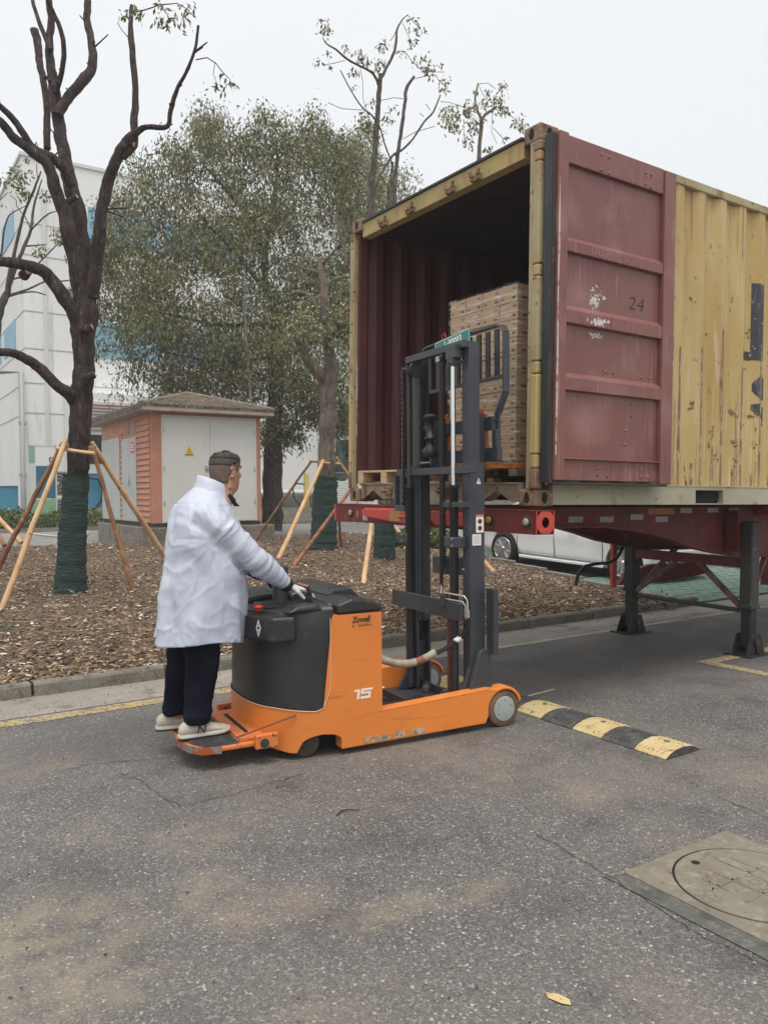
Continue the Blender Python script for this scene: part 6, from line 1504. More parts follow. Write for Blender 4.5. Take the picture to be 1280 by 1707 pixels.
for a in ([(7.92,11.44,9.57,0.005),(7.87,11.47,9.44,0.004),(7.82,11.50,9.36,0.003)],[(8.08,11.34,9.80,0.005),(8.15,11.29,9.70,0.004),(8.25,11.22,9.57,0.003)],[(8.00,11.39,9.67,0.005),(8.08,11.34,9.47,0.004),(8.14,11.29,9.31,0.003)],[(7.91,11.44,9.18,0.006),(8.03,11.36,9.18,0.006),(8.13,11.28,8.99,0.005),(8.29,11.17,8.82,0.005),(8.59,10.98,8.82,0.003)],[(8.13,11.28,8.70,0.005),(8.29,11.17,8.74,0.005),(8.45,11.06,8.77,0.004),(8.53,11.01,8.63,0.003)],[(7.38,11.78,8.90,0.005),(7.41,11.75,8.67,0.004),(7.41,11.75,8.38,0.004),(7.47,11.70,8.12,0.003)],[(7.99,11.36,8.36,0.005),(7.85,11.45,8.38,0.005),(7.69,11.56,8.34,0.004),(7.53,11.66,8.30,0.003)],[(7.16,11.93,9.03,0.005),(7.00,12.03,8.98,0.004),(6.84,12.14,8.95,0.003)],[(6.90,12.07,8.30,0.003),(7.09,11.95,8.20,0.004),(7.39,11.75,8.17,0.005)],[(7.96,11.36,7.66,0.004),(8.16,11.23,7.79,0.004),(8.43,11.05,7.88,0.003)],[(8.37,11.10,8.16,0.006),(8.31,11.14,8.27,0.005)],[(8.28,11.16,8.05,0.006),(8.22,11.20,8.11,0.005)]):
    mb.tube([q[:3] for q in a],[max(.006,q[3]) for q in a],4)
mb.build('twigs','bark_far',t3,world=True,kind='stuff')
leaf_clusters([(6.80,11.99,9.56,0.13,34),(6.84,12.03,9.44,0.06,12),(6.86,12.30,9.78,0.05,6),(7.18,11.96,9.27,0.08,14),(7.31,11.64,9.03,0.13,34),(7.43,11.72,9.01,0.10,20),(6.92,12.08,9.14,0.06,12),(6.70,12.06,8.93,0.06,14),(7.34,11.91,8.90,0.10,18),(7.57,11.46,8.89,0.10,24),(7.58,11.59,8.86,0.08,14),(7.74,11.56,9.30,0.11,20),(7.65,11.58,9.28,0.06,10),(8.20,11.31,9.70,0.09,18),(8.26,11.33,9.58,0.08,18),(8.25,11.44,9.43,0.09,18),(8.24,11.12,9.50,0.05,6),(8.02,11.43,9.17,0.09,14),(8.24,11.31,9.09,0.08,14),(8.27,11.09,8.91,0.12,36),(8.28,10.94,8.73,0.11,24),(8.64,11.17,9.02,0.07,8),(8.51,10.92,8.62,0.09,24),(8.54,10.91,8.51,0.07,16),(7.37,11.96,8.65,0.07,8),(7.44,11.75,8.10,0.11,30),(7.48,11.66,7.92,0.14,60),(7.47,11.82,7.91,0.11,40),(7.44,11.49,8.22,0.08,14),(7.78,11.59,8.08,0.08,14),(7.79,11.42,7.96,0.06,12),(7.73,11.33,8.15,0.07,12),(6.99,12.11,8.94,0.05,5)],.085,['leaf_olive','leaf_a','leaf_pale','leaf_yellow','leaf_brown'],[.3,.3,.2,.1,.1],'leaves',t3,1.15)
netwrap(t3,[(7.61,11.48,0.26,0.167),(7.61,11.48,0.48,0.156),(7.62,11.49,0.84,0.146),(7.64,11.49,1.26,0.141)])
s3=thing('tree_support','pale timber poles propping the slender tree, seen under the trailer end beam','tree support',(7.5,11.0,.3))
stake(s3,(5.906,9.483,0.187),(6.994,10.840,1.377),.040,.032,'stake_pale'); stake(s3,(7.888,10.819,0.453),(7.702,11.441,1.069),.036,.030,'stake_pale')
stake(s3,(8.205,9.161,0.212),(8.360,10.277,0.813),.034,.030,'stake_pale'); stake(s3,(7.010,10.828,1.358),(7.638,11.251,1.302),.022,.022,'stake_pale')
# --- tree 4: small top above the container roof ---
t4=thing('slender_tree','small pruned tree top with yellowing leaves showing above the container roof','tree',(10.9,13.5,T(13.5)+.1))
for i,b_ in enumerate(([(10.76,12.64,0.49,0.112),(10.84,12.70,4.30,0.075),(10.86,12.77,6.79,0.050),(10.90,12.79,8.41,0.040),(10.95,12.78,9.05,0.039),(10.97,12.77,9.33,0.037)],[(10.97,12.77,9.28,0.029),(10.85,12.80,9.53,0.021),(10.80,12.78,9.70,0.019),(10.80,12.72,9.87,0.015),(10.79,12.67,9.96,0.012)],[(10.98,12.77,9.28,0.031),(11.10,12.81,9.45,0.033),(11.34,12.78,9.63,0.022)])):
    mb=MB(); branch(mb,b_,8,seed=40+i,wob=.01); mb.build('trunk' if i==0 else 'branch','bark_pale',t4,world=True)
mb=MB()
for a in ([(10.86,12.75,9.99,0.006),(11.02,12.64,10.01,0.005),(11.15,12.55,9.89,0.004)],[(10.86,12.75,9.99,0.006),(10.93,12.69,9.78,0.005),(11.01,12.64,9.66,0.004)],[(11.09,12.58,9.39,0.006),(11.07,12.58,9.00,0.005),(11.15,12.51,8.75,0.004)],[(10.81,12.76,9.39,0.006),(10.59,12.91,9.51,0.005),(10.36,13.06,9.61,0.005),(10.20,13.17,9.63,0.004)],[(11.14,12.55,9.47,0.006),(11.33,12.42,9.39,0.005),(11.52,12.29,9.23,0.004)],[(10.58,12.91,9.16,0.005),(10.61,12.88,8.85,0.004)],[(11.10,12.56,9.08,0.005),(11.28,12.43,8.83,0.004)]):
    mb.tube([q[:3] for q in a],[max(.007,q[3]) for q in a],4)
mb.build('twigs','bark_pale',t4,world=True,kind='stuff')
leaf_clusters([(10.18,12.87,9.09,0.20,60),(10.32,12.89,9.32,0.18,44),(10.39,13.26,9.52,0.12,20),(10.48,13.03,9.11,0.14,34),(10.56,12.64,9.39,0.16,50),(10.72,12.77,9.22,0.16,56),(10.78,12.76,9.08,0.11,26),(10.49,12.73,9.30,0.12,24),(10.70,12.99,8.88,0.09,16),(10.55,12.63,8.67,0.08,12),(10.92,12.62,9.55,0.13,30),(11.20,12.53,9.68,0.15,34),(11.23,12.45,9.91,0.09,20),(11.24,12.54,9.49,0.16,36),(11.11,12.75,9.89,0.09,12),(11.49,12.65,9.56,0.10,20),(11.44,12.18,9.13,0.13,40),(11.68,12.29,9.17,0.08,16),(11.07,12.71,8.71,0.09,20),(11.21,12.33,8.80,0.07,14),(10.61,12.55,9.71,0.06,6)],.10,['leaf_olive','leaf_yellow','leaf_pale','leaf_brown'],[.3,.3,.25,.15],'leaves',t4,1.2)
# --- far bare tree at the left edge ---
t5=thing('bare_tree','thin grey almost leafless tree behind at the left edge, in front of the white building','tree',(.9,14.2,.4))
BL=([(1.67,14.72,1.33,0.105),(1.75,14.70,2.26,0.094),(1.85,14.67,3.43,0.088),(1.99,14.61,4.48,0.075),(2.08,14.56,4.79,0.065),(2.16,14.51,4.95,0.056)],[(2.14,14.53,4.93,0.047),(2.19,14.44,5.28,0.042),(2.23,14.36,5.55,0.028),(2.33,14.25,6.04,0.023),(2.40,14.15,6.28,0.021),(2.49,14.04,6.53,0.019),(2.59,13.93,6.83,0.011)],[(2.18,14.50,5.07,0.035),(2.30,14.54,5.44,0.031),(2.42,14.57,5.75,0.028),(2.53,14.60,6.06,0.026),(2.60,14.67,6.49,0.019),(2.68,14.72,6.76,0.014),(2.76,14.78,7.01,0.010)],
 [(2.52,14.55,6.03,0.014),(2.68,14.37,6.21,0.012),(2.78,14.22,6.28,0.011),(2.87,14.09,6.28,0.007)],[(2.45,14.58,5.77,0.014),(2.62,14.59,5.81,0.012),(2.78,14.61,5.86,0.008)],[(2.22,14.48,5.16,0.016),(2.41,14.47,5.25,0.014),(2.66,14.44,5.52,0.013),(2.90,14.41,5.81,0.010),(3.06,14.43,5.96,0.006)],[(2.16,14.51,4.89,0.021),(2.45,14.47,5.02,0.017),(2.74,14.44,5.19,0.014),(2.98,14.43,5.22,0.012),(3.19,14.44,5.28,0.008)],[(2.15,14.51,4.87,0.019),(2.34,14.47,4.94,0.014),(2.53,14.43,4.98,0.012),(2.72,14.38,4.94,0.009)],
 [(1.97,14.65,5.30,0.021),(2.06,14.50,5.56,0.016),(2.08,14.40,5.85,0.014),(2.12,14.28,6.06,0.011),(2.17,14.16,6.14,0.009),(2.35,13.95,6.23,0.006)],[(2.52,14.55,6.06,0.009),(2.44,14.52,6.23,0.008),(2.31,14.52,6.39,0.007),(2.29,14.44,6.46,0.006),(2.19,14.42,6.52,0.005)],[(2.54,13.96,6.72,0.008),(2.53,13.96,6.86,0.007),(2.53,13.97,6.97,0.005)],[(1.91,14.36,6.20,0.009),(2.02,14.29,6.36,0.007),(2.14,14.21,6.49,0.005)])
for i,b_ in enumerate(BL):
    mb=MB(); branch(mb,b_,8,seed=50+i,wob=.01); mb.build('trunk' if i==0 else 'branch','bark_far',t5,world=True)
leaf_clusters([(2.19,14.01,6.81,0.09,26),(2.31,14.04,6.77,0.09,24),(2.13,14.56,6.79,0.09,22),(2.19,14.37,6.80,0.09,18),(2.25,13.97,6.53,0.11,24),(2.38,14.13,6.51,0.11,26),(2.42,14.13,6.48,0.09,16),(2.33,13.97,6.63,0.09,20),(2.67,14.16,6.57,0.09,18),(2.63,13.73,6.37,0.08,14),(2.56,13.95,5.52,0.10,24),(2.56,14.04,5.61,0.08,16),(2.81,13.82,5.82,0.11,30),(2.86,13.89,5.74,0.08,18),(2.82,14.04,5.93,0.07,14),(2.97,14.06,4.91,0.12,30),(2.96,13.59,4.83,0.10,26),(3.04,13.79,4.75,0.08,20),(2.88,13.94,4.85,0.08,14),(2.38,14.04,7.01,0.05,8),(2.00,14.06,6.22,0.06,8),(3.00,14.08,5.55,0.06,10),(2.45,13.99,6.80,0.05,8)],.085,['leaf_olive','leaf_pale','leaf_a'],[.4,.4,.2],'leaves',t5,1.1)
# --- big evergreen trees: crown volumes filled with leaves on real limbs ---
RX=np.array((0.834,-0.552,-0.000)); FX=np.array((0.552,0.834,-0.000))
def crown(parent,poly,N,size,mats,wts,thick,seed=1,gap=.0,gs=.55,tw=16):
    N0=N; N=N//tw
    """poly: outline points on the upright plane through the trunk; leaves fill a lens-shaped volume behind and before it"""
    P0=np.array(poly); c0=P0.mean(0); u=(P0-c0)@RX; v=P0[:,2]
    lo=(u.min(),v.min()); hi=(u.max(),v.max()); out=[]; rng=np.random.default_rng(seed); n=len(u)
    while sum(len(o) for o in out)<N:
        a=rng.uniform(lo[0],hi[0],N); b=rng.uniform(lo[1],hi[1],N)
        a2=a+.0; ins=np.zeros(N,bool); dist=np.full(N,1e9)
        j=n-1
        for i in range(n):
            c_=(v[i]>b)!=(v[j]>b); 
            with np.errstate(divide='ignore',invalid='ignore'): xs_=(u[j]-u[i])*(b-v[i])/(v[j]-v[i]+1e-12)+u[i]
            ins^=c_&(a<xs_)
            ex,ey=u[j]-u[i],v[j]-v[i]; t=np.clip(((a-u[i])*ex+(b-v[i])*ey)/(ex*ex+ey*ey+1e-9),0,1); dist=np.minimum(dist,np.hypot(a-u[i]-t*ex,b-v[i]-t*ey)); j=i
        rag=np.array([noise.noise((x*1.5,seed*3.1,y*1.5)) for x,y in zip(a,b)]); keep=(ins&(dist>(-rag-.02)*1.7))|(~ins&(dist<rag*.7)); dep=thick*np.sqrt(np.clip(dist/1.6,0.04,1)); d=rng.uniform(-1,1,N)*dep
        a,b,d=a[keep],b[keep],d[keep]
        if gap is not None:
            k=np.array([noise.noise((x*gs+seed,y*gs*1.3,z*gs))*.85+noise.noise((x*1.5,y*1.9+seed,z*1.5))*.85>gap+.15*rng.uniform(-.5,.5) for x,y,z in zip(a,b,d)]); a,b,d=a[k],b[k],d[k]
        out.append(c0[None]*np.array([1,1,0])+a[:,None]*RX+d[:,None]*FX+np.stack([0*a,0*a,b],1))
    P=np.concatenate(out)[:N]; P=np.repeat(P,tw,0); N=len(P); q=rng.normal(0,1,(N,3))*np.array([.14,.14,.16]); q[:,2]-=np.abs(rng.normal(0,.10,N)); P=P+q; Q=leaf_quads(P,size,.85,.36)
    # colour groups follow twigs, not light
    g=np.repeat(np.array([noise.noise((p[0]*.7,p[1]*.7,p[2]*.7+seed)) for p in P[::tw]]),tw); mi=rng.choice(len(mats),len(P),p=wts); mi=np.where((g>.22)&(rng.uniform(0,1,len(P))<.5),len(mats)-1,mi)
    return quads('crown',Q,mats,parent,mi=mi,kind='stuff',world=True)
t6=thing('evergreen_tree','broad dense evergreen tree with drooping leaves behind the small substation','tree',(8.882,18.688,0.450))
T6=([(8.89,18.68,0.59,0.256),(8.94,18.69,2.04,0.245),(8.99,18.69,3.15,0.217),(9.06,18.68,4.26,0.195),(9.10,18.69,5.38,0.167),(9.10,18.72,6.49,0.139),(8.95,18.83,6.88,0.117)],[(8.90,18.86,6.77,0.095),(8.98,19.07,7.44,0.079),(9.13,19.24,8.29,0.062),(9.38,19.35,9.21,0.052),(9.56,19.50,10.27,0.035),(9.64,19.71,11.28,0.020)],[(8.89,18.89,7.16,0.067),(8.55,18.70,8.37,0.049),(7.95,18.66,8.89,0.038),(7.46,18.54,9.23,0.026),(6.98,18.42,9.55,0.018)],[(8.86,18.90,6.83,0.061),(8.29,18.68,7.25,0.049),(7.70,18.49,7.64,0.037),(7.12,18.28,8.00,0.026),(6.57,18.06,8.44,0.018)],[(9.11,18.69,5.66,0.095),(9.40,18.64,6.34,0.084),(9.74,18.55,6.76,0.073),(10.07,18.46,7.12,0.056),(10.47,18.34,7.77,0.040),(10.90,18.18,8.19,0.026)],[(9.02,18.76,5.94,0.067),(7.87,19.12,5.82,0.049),(7.20,19.16,5.86,0.040),(6.56,19.19,5.95,0.032),(6.01,19.15,5.99,0.023),(5.45,19.14,6.22,0.018),(5.11,18.97,6.74,0.013)],[(9.05,18.71,5.10,0.056),(8.01,18.79,4.86,0.038),(6.93,18.91,4.89,0.026),(6.03,18.91,5.02,0.018)],[(8.98,18.86,8.16,0.033),(9.50,19.15,9.35,0.026),(9.94,19.49,10.23,0.018)])
for i,b_ in enumerate(T6):
    mb=MB(); branch(mb,b_,9,seed=60+i,wob=.05); mb.build('trunk' if i==0 else 'branch','bark_dark',t6,world=True)
def PL(s): return s
crown(t6,[(5.21,21.23,4.41),(5.36,21.16,5.18),(5.22,21.28,6.27),(5.32,21.25,7.20),(5.49,21.16,8.13),(5.43,21.23,8.90),(5.75,21.03,9.49),(6.22,20.72,9.48),(6.33,20.66,9.98),(6.62,20.48,10.25),(6.93,20.29,10.72),(7.36,20.01,10.71),(7.52,19.92,11.21),(7.80,19.72,11.02),(7.98,19.62,11.45),(8.19,19.47,11.12),(8.42,19.31,10.86),(8.75,19.10,11.04),(8.95,18.98,11.41),(9.13,18.84,11.11),(9.33,18.72,11.27),(9.57,18.57,11.40),(9.71,18.46,11.00),(9.97,18.29,11.09),(10.22,18.11,10.75),(10.56,17.89,10.87),(10.87,17.68,10.56),(10.98,17.58,9.63),(10.94,17.55,7.77),(10.79,17.58,5.60),(10.66,17.60,3.59),(10.32,17.80,2.89),(10.01,18.03,3.44),(9.63,18.28,3.60),(9.52,18.33,2.98),(9.16,18.57,2.75),(8.77,18.83,2.83),(8.63,18.94,3.60),(8.27,19.19,3.89),(7.89,19.45,3.95),(7.51,19.71,4.23),(6.98,20.05,3.96),(6.47,20.39,4.09),(6.11,20.63,3.97),(5.99,20.72,4.40),(5.57,20.99,4.17),(5.42,21.10,4.72)],100000,.112,['leaf_a','leaf_b','leaf_c','leaf_brown','leaf_olive'],[.28,.34,.16,.08,.14],2.4,seed=3,gap=-.12)
t7=thing('evergreen_tree','lighter evergreen tree partly hidden behind the container roof corner','tree',(13.394,19.897,0.500))
mb=MB(); branch(mb,[(13.39,19.89,0.47,0.218),(13.46,20.00,5.55,0.181),(13.49,20.09,8.82,0.127),(13.60,20.07,10.63,0.073),(13.69,20.04,11.54,0.036)],9,seed=70); mb.build('trunk','bark_dark',t7,world=True)
crown(t7,[(12.26,20.99,11.73),(12.65,20.75,12.31),(13.03,20.51,12.54),(13.36,20.28,12.08),(13.70,20.04,11.86),(13.95,19.87,11.44),(14.23,19.69,11.75),(14.47,19.53,11.56),(14.54,19.46,10.98),(14.35,19.57,10.44),(14.17,19.65,9.17),(13.98,19.71,7.00),(12.89,20.38,5.56),(12.39,20.76,7.01),(12.21,20.95,9.19)],24000,.115,['leaf_b','leaf_olive','leaf_pale','leaf_yellow','leaf_olive'],[.4,.3,.15,.05,.10],1.8,seed=9,gap=-.14)
# antenna mast over the kiosk
an=thing('antenna','slim grey pole with a small tv antenna standing behind the substation roof','antenna',(8.094,18.107,0.600))
mb=MB(); mb.tube([(8.108,18.082,3.359),(8.094,18.107,3.831),(8.053,18.165,4.833),(7.987,18.258,6.396)],.035,8); mb.build('pole','metal_galv',an,world=True)
mb=MB(); mb.tube([(7.933,18.172,6.342),(8.417,17.973,6.422),(8.856,17.804,6.472)],.028,6)
for x,a,b in ((406,466,540),(430,474,500),(438,474,522),(453,486,505),(472,490,512)):
    pass
for p,q in (((7.966,18.163,6.767),(7.991,18.110,5.623)),((8.279,18.014,6.704),(8.283,17.998,6.293)),((8.386,18.003,6.717),(8.409,17.966,6.009)),((8.591,17.861,6.494),(8.597,17.847,6.184)),((8.844,17.813,6.487),(8.862,17.790,6.147))): mb.tube([p,q],.02,5)
mb.build('elements','metal_galv',an,world=True)
# hedges
def hedge(name,label,x0,x1,y0,y1,h,N,size,mats,wts):
    t=thing(name,label,'hedge',((x0+x1)/2,(y0+y1)/2,T(y0)))
    P=np.stack([RNG.uniform(x0,x1,N),RNG.uniform(y0,y1,N),RNG.uniform(0,1,N)**.6*h],1)
    P[:,2]*=np.array([.85+.3*noise.noise((p[0]*2.2,p[1]*2.2,4)) for p in P]); P[:,2]+=np.array([T(b) for b in P[:,1]])
    Q=leaf_quads(P,size,-.5,.5); quads('foliage',Q,mats,t,mi=RNG.choice(len(mats),len(Q),p=wts),kind='stuff',world=True)
    mb=MB(); 
    for i in range(int((x1-x0)*3)): 
        x=x0+random.random()*(x1-x0); y=random.uniform(y0,y1); mb.tube([(x,y,T(y)-.05),(x+random.uniform(-.1,.1),y,T(y)+h*.8)],.01,4)
    mb.build('stems','bark_dark',t,world=True)
    return t
hedge('hedge','low clipped yellow-green hedge below the white building at the left',.5,6.6,25.5,26.9,.62,9000,.10,['hedge_a','hedge_b','hedge_c'],[.45,.22,.33])
hedge('hedge','low bright green shrubs by the parking bay, seen behind the truck mast',9.08944,10.2853,12.95495,13.95495,.55,5200,.10,['hedge_b','hedge_a','hedge_c'],[.45,.35,.2])
# weeds and a clump of low green by the bed
# green garden hose coil near the kiosk
mb=MB(); mb.tube([(2.787,16.608,0.806),(3.019,16.214,0.780),(3.283,15.917,0.748),(3.498,15.655,0.740),(3.603,15.587,0.784),(3.614,15.582,0.864),(3.557,15.620,0.876),(3.537,15.631,0.808)],.022,8)
o=mb.build('garden_hose','kiosk_grey'); tag(o,'pale green garden hose lying on the ground behind the wrapped tree trunk','hose')
# ================= KIOSK (substation) =================
kz=.42
ko=thing('substation_kiosk','small salmon and white electrical substation kiosk with a hipped tile roof','kiosk',(4.95,15.9,kz))
KW,KD=2.37,3.92
MB().box(-.10,KW+.28,-.10,KD+.1,-.45,.46).build('plinth','plinth_concrete',ko,bevel=.02)
MB().box(.02,KW-.02,.02,KD-.02,.46,.545).build('base_frame','base_frame',ko)
fr_=MB(); fr_.box(0,KW,0,KD,.545,2.81); fr_.build('shell','kiosk_salmon',ko)
def kdoor(x0,x1,z0,z1,front=True,mt='kiosk_door'):
    t=.03
    if front: return MB().box(x0,x1,-t,-.002,z0,z1).build('door',mt,ko,bevel=.006)
    return MB().box(-t,-.002,x0,x1,z0,z1).build('door',mt,ko,bevel=.006)
MB().box(.19,2.27,-.016,-.001,.545,2.755).build('door_surround','white_frame',ko,bevel=.004)
d1=kdoor(.22,1.20,.56,2.70); d2=kdoor(1.212,2.22,.56,2.70)
for d_,x0,x1 in ((d1,.22,1.20),(d2,1.212,2.22)):
    m_=MB()
    for zz in (.9,1.6,2.4): m_.box(x0 if x0<1 else x1-.02,(x0 if x0<1 else x1-.02)+.02,-.038,-.03,zz,zz+.1)
    m_.build('hinge','handle_metal',d_)
m_=MB(); m_.tube([(1.12,-.05,1.66),(1.27,-.05,1.67)],.018,8); m_.box(1.10,1.14,-.06,-.03,1.62,1.72); m_.build('handle','handle_metal',d1)
sg=MB().prism([(.655,1.93),(.865,1.93),(.76,2.135)],'y',-.036,-.0305).build('warning_sign','sign_yellow',d1)
m_=MB(); m_.prism([(.752,1.965),(.775,2.03),(.76,2.03),(.772,2.075),(.748,2.02),(.762,2.02)],'y',-.038,-.0365)
for k in range(4): m_.box(.69+k*.037,.715+k*.037,-.038,-.0365,1.940,1.958)
m_.build('sign_mark','sign_black',sg)
# left side: corner post, siding slats, two door pairs, vents
sl=MB().prism([(0,0),(-.018,.0),(-.035,.012),(-.004,.118),(0,.118)],'y',0,.88)
slat=None
for k in range(19):
    z=.555+k*.118
    if slat is None:
        slat=sl.build('siding_board','kiosk_salmon',ko); slat.location=(0,.13,z)
    else: copy_part(slat,ko,(0,.13,z))
sl2=MB().prism([(0,0),(-.018,.0),(-.030,.012),(-.004,.118),(0,.118)],'y',0,.17); s_2=None
for k in range(17):
    z=.555+k*.118
    if s_2 is None: s_2=sl2.build('siding_board','kiosk_salmon',ko); s_2.location=(0,2.12,z)
    else: copy_part(s_2,ko,(0,2.12,z))
for a,b in ((1.03,1.56),(1.57,2.10)): 
    d_=kdoor(a,b,.56,2.36,False,'kiosk_grey')
for a,b in ((2.31,3.05),(3.06,3.84)): kdoor(a,b,.56,2.42,False,'kiosk_grey')
m_=MB(); m_.box(-.045,-.03,1.50,1.54,1.30,1.52); m_.box(-.06,-.045,1.505,1.535,1.36,1.42); m_.build('door_handle','handle_metal',ko)
for y in (1.3,1.85,2.7,3.5): MB().lathe((-.030,y,1.88),(-1,0,0),[(.022,0),(.018,.006)],10).build('door_lock','handle_metal',ko)
m_=MB().box(-.036,-.031,1.12,1.38,2.02,2.26).build('red_sign','sign_red',ko)
m2=MB()
for zz in (2.08,2.14,2.19): m2.box(-.0375,-.0362,1.15,1.35,zz,zz+.022)
m2.build('sign_text','decal_white',m_)
for a in (1.08,1.58):
    f_=MB().box(-.012,-.001,a,a+.44,2.44,2.72).build('vent','kiosk_band',ko)
    m_=MB()
    for k in range(7): m_.box(-.020,-.0125,a+.03,a+.41,2.465+k*.034,2.482+k*.034)
    m_.build('vent_louvre','kiosk_salmon',f_)
# roof: eaves band and hipped tiled planes
ex0,ex1,ey0,ey1=-.27,KW+.22,-.26,KD+.26; ez=2.80
MB().box(ex0,ex1,ey0,ey1,ez,ez+.11).build('eaves','kiosk_band',ko,bevel=.01)
MB().box(ex0+.3,ex1-.3,ey0+.3,ey1-.3,ez+.10,ez+.15).build('roof_core','kiosk_band',ko)
rz=3.33; ry0=ey0+(ex1-ex0)/2; ry1=ey1-(ex1-ex0)/2; xm=(ex0+ex1)/2
E_=[(ex0,ey0),(ex1,ey0),(ex1,ey1),(ex0,ey1)]
R1_,R2_=(xm,ry0),(xm,ry1)
mb=MB()
def roofz(x,y):
    d=min(x-ex0,ex1-x,y-ey0,ey1-y); return ez+.115+(rz-ez-.115)*d/((ex1-ex0)/2)
def tiles(face):
    """rows of curved tiles running up the slope"""
    w_=.118; rows=11
    if face in ('f','b'): U0,U1=ex0,ex1; 
    else: U0,U1=ey0,ey1
    hw=(ex1-ex0)/2; nU=int((U1-U0)/w_)
    for i in range(nU):
        uc=U0+(i+.5)*(U1-U0)/nU; lim=min(uc-U0,U1-uc,hw)
        if lim<.05: continue
        k=0; step=hw/rows
        while k*step<lim-.01:
            d0=k*step; d1=min(d0+step*1.12,lim+.03); k+=1
            rr=[]
            for d_,r_,dz in ((d0,.052,.022),(d1,.046,.0)):
                ring=[]
                for a in np.linspace(0,math.pi,6):
                    uu=uc+math.cos(a)*r_; z_=ez+.115+(rz-ez-.115)*d_/hw+math.sin(a)*r_*.62+dz
                    ring.append({'f':(uu,ey0+d_,z_),'b':(uu,ey1-d_,z_),'l':(ex0+d_,uu,z_),'r':(ex1-d_,uu,z_)}[face])
                rr.append(ring)
            vs=rr[0]+rr[1]; fs=[(j,j+1,j+7,j+6) for j in range(5)]+[(0,1,2,3,4,5)]
            mb.add(vs,fs,0,False)
for f_ in 'flrb': tiles(f_)
mb.add([(ex0,ey0,ez+.115),(ex1,ey0,ez+.115),(ex1,ey1,ez+.115),(ex0,ey1,ez+.115),(xm,ry0,rz),(xm,ry1,rz)],[(0,1,4),(1,2,5,4),(2,3,5),(3,0,4,5)])
mb.build('roof_tiles','roof_tile',ko,kind='stuff')
mb=MB()
for a,b in (((ex0,ey0,ez+.13),(xm,ry0,rz+.02)),((ex1,ey0,ez+.13),(xm,ry0,rz+.02)),((ex0,ey1,ez+.13),(xm,ry1,rz+.02)),((ex1,ey1,ez+.13),(xm,ry1,rz+.02)),((xm,ry0,rz+.02),(xm,ry1,rz+.02))): mb.tube([a,b],.055,8)
mb.build('ridge_tiles','roof_tile',ko)
mb=MB(); mb.box(ex0-.01,ex0+.005,ey0,ey1,ez+.02,ez+.135); mb.box(ex0,ex1,ey0-.008,ey0+.005,ez+.085,ez+.13); mb.build('eaves_moss','moss_edge',ko)
# ================= BUILDINGS =================
wb=thing('factory_building','large white panelled factory building with sky-blue window bands behind the trees','building',(4.94,30,T(30)))
BH=12.3
MB().box(0,45,0,22,-.3,BH).build('wall','wall_white',wb)
MB().box(-.06,45,-.06,22,BH+.0004,BH+.12).build('parapet','white_frame',wb)
MB().box(-.02,45,.0,.02,BH+.12,BH+.125).build('parapet_trim','wall_lines',wb)
m_=MB()
for z in (3.4,4.45,5.65,6.95,8.9,10.0): m_.box(-.012,45,-.012,.0,z,z+.035); m_.box(-.012,.0,0,22,z,z+.035)
m_.build('panel_joint','wall_lines',wb)
for x in (.62,4.8,11.5): MB().box(x,x+.12,-.10,-.0,-.2,BH-1).build('pilaster','white_frame',wb)
for x0,x1,z0,z1 in ((2.2,4.7,5.55,6.85),(4.95,8.2,5.55,6.85),(2.2,4.7,9.75,10.95),(4.95,8.2,9.75,10.95)):
    w_=MB().box(x0,x1,-.03,-.002,z0,z1).build('blue_panel','blue_panel',wb)
    m_=MB(); 
    for k in range(1,int((x1-x0)/1.1)): m_.box(x0+k*1.1,x0+k*1.1+.03,-.036,-.0305,z0,z1)
    m_.build('mullion','blue_band',w_)
for y0_,y1_,z0,z1 in ((1.7,4.45,9.95,10.95),(5.2,8,9.95,10.95),(1.75,4.4,5.9,7.0),(5.2,8,5.9,7.0)):
    MB().box(-.03,-.002,y0_,y1_,z0,z1).build('blue_panel','blue_panel',wb)
m_=MB(); m_.tube([(-.15,-.12,-.1),(-.15,-.12,4.8),(-.9,.3,4.8)],.09,10); m_.build('downpipe','pipe_grey',wb)
for z in (1.2,3.0): MB().box(-.26,-.0,-.2,-.0,z,z+.1).build('pipe_clamp','pipe_grey',wb)
MB().box(0.7,40,-.05,-.003,-.2,.42).build('base_band','concrete',wb)
# ground-floor bits on the right part of the wall
MB().tube([(6,-.35,.55),(20,-.35,.55)],.12,12).build('wall_pipe','white_frame',wb)
# lower annex with window, louvre and blue band
ax=thing('annex','low white annex with dark window and blue base band between tree and kiosk','building',(6.2,28.6,T(28.6)))
MB().box(0,3.0,0,1.35,-.3,4.15).build('wall','wall_white',ax)
MB().box(0,3.0,-.03,-.001,.15,1.35).build('base_band','blue_band',ax)
MB().box(0,3.0,-.06,-.001,1.3501,1.55).build('sill','white_frame',ax); MB().box(0,3.0,-.10,-.001,.0,.149).build('base_kerb','white_frame',ax)
w_=MB().box(.45,1.75,-.04,-.001,1.62,2.75).build('window','white_frame',ax); MB().box(.50,1.08,-.046,-.041,1.68,2.70).build('pane','window_dark',w_); MB().box(1.14,1.70,-.046,-.041,1.68,2.70).build('pane','window_dark',w_)
v_=MB().box(.3,1.9,-.05,-.001,2.82,3.85).build('vent','white_frame',ax); lv=None
for k in range(9):
    if lv is None: lv=MB().prism([(-.052,0),(-.10,.02),(-.10,.03),(-.052,.085)],'x',.32,1.88).build('louvre','kiosk_band',v_); lv.location=(0,0,2.86); 
    else: copy_part(lv,v_,(0,0,2.86+k*.108))
lv_poly=None
MB().tube([(.35,-.12,1.2),(.75,-.14,1.15),(.9,-.14,.8),(.85,-.14,.4),(.6,-.14,.1)],.035,8).build('cable','hose_black',ax)
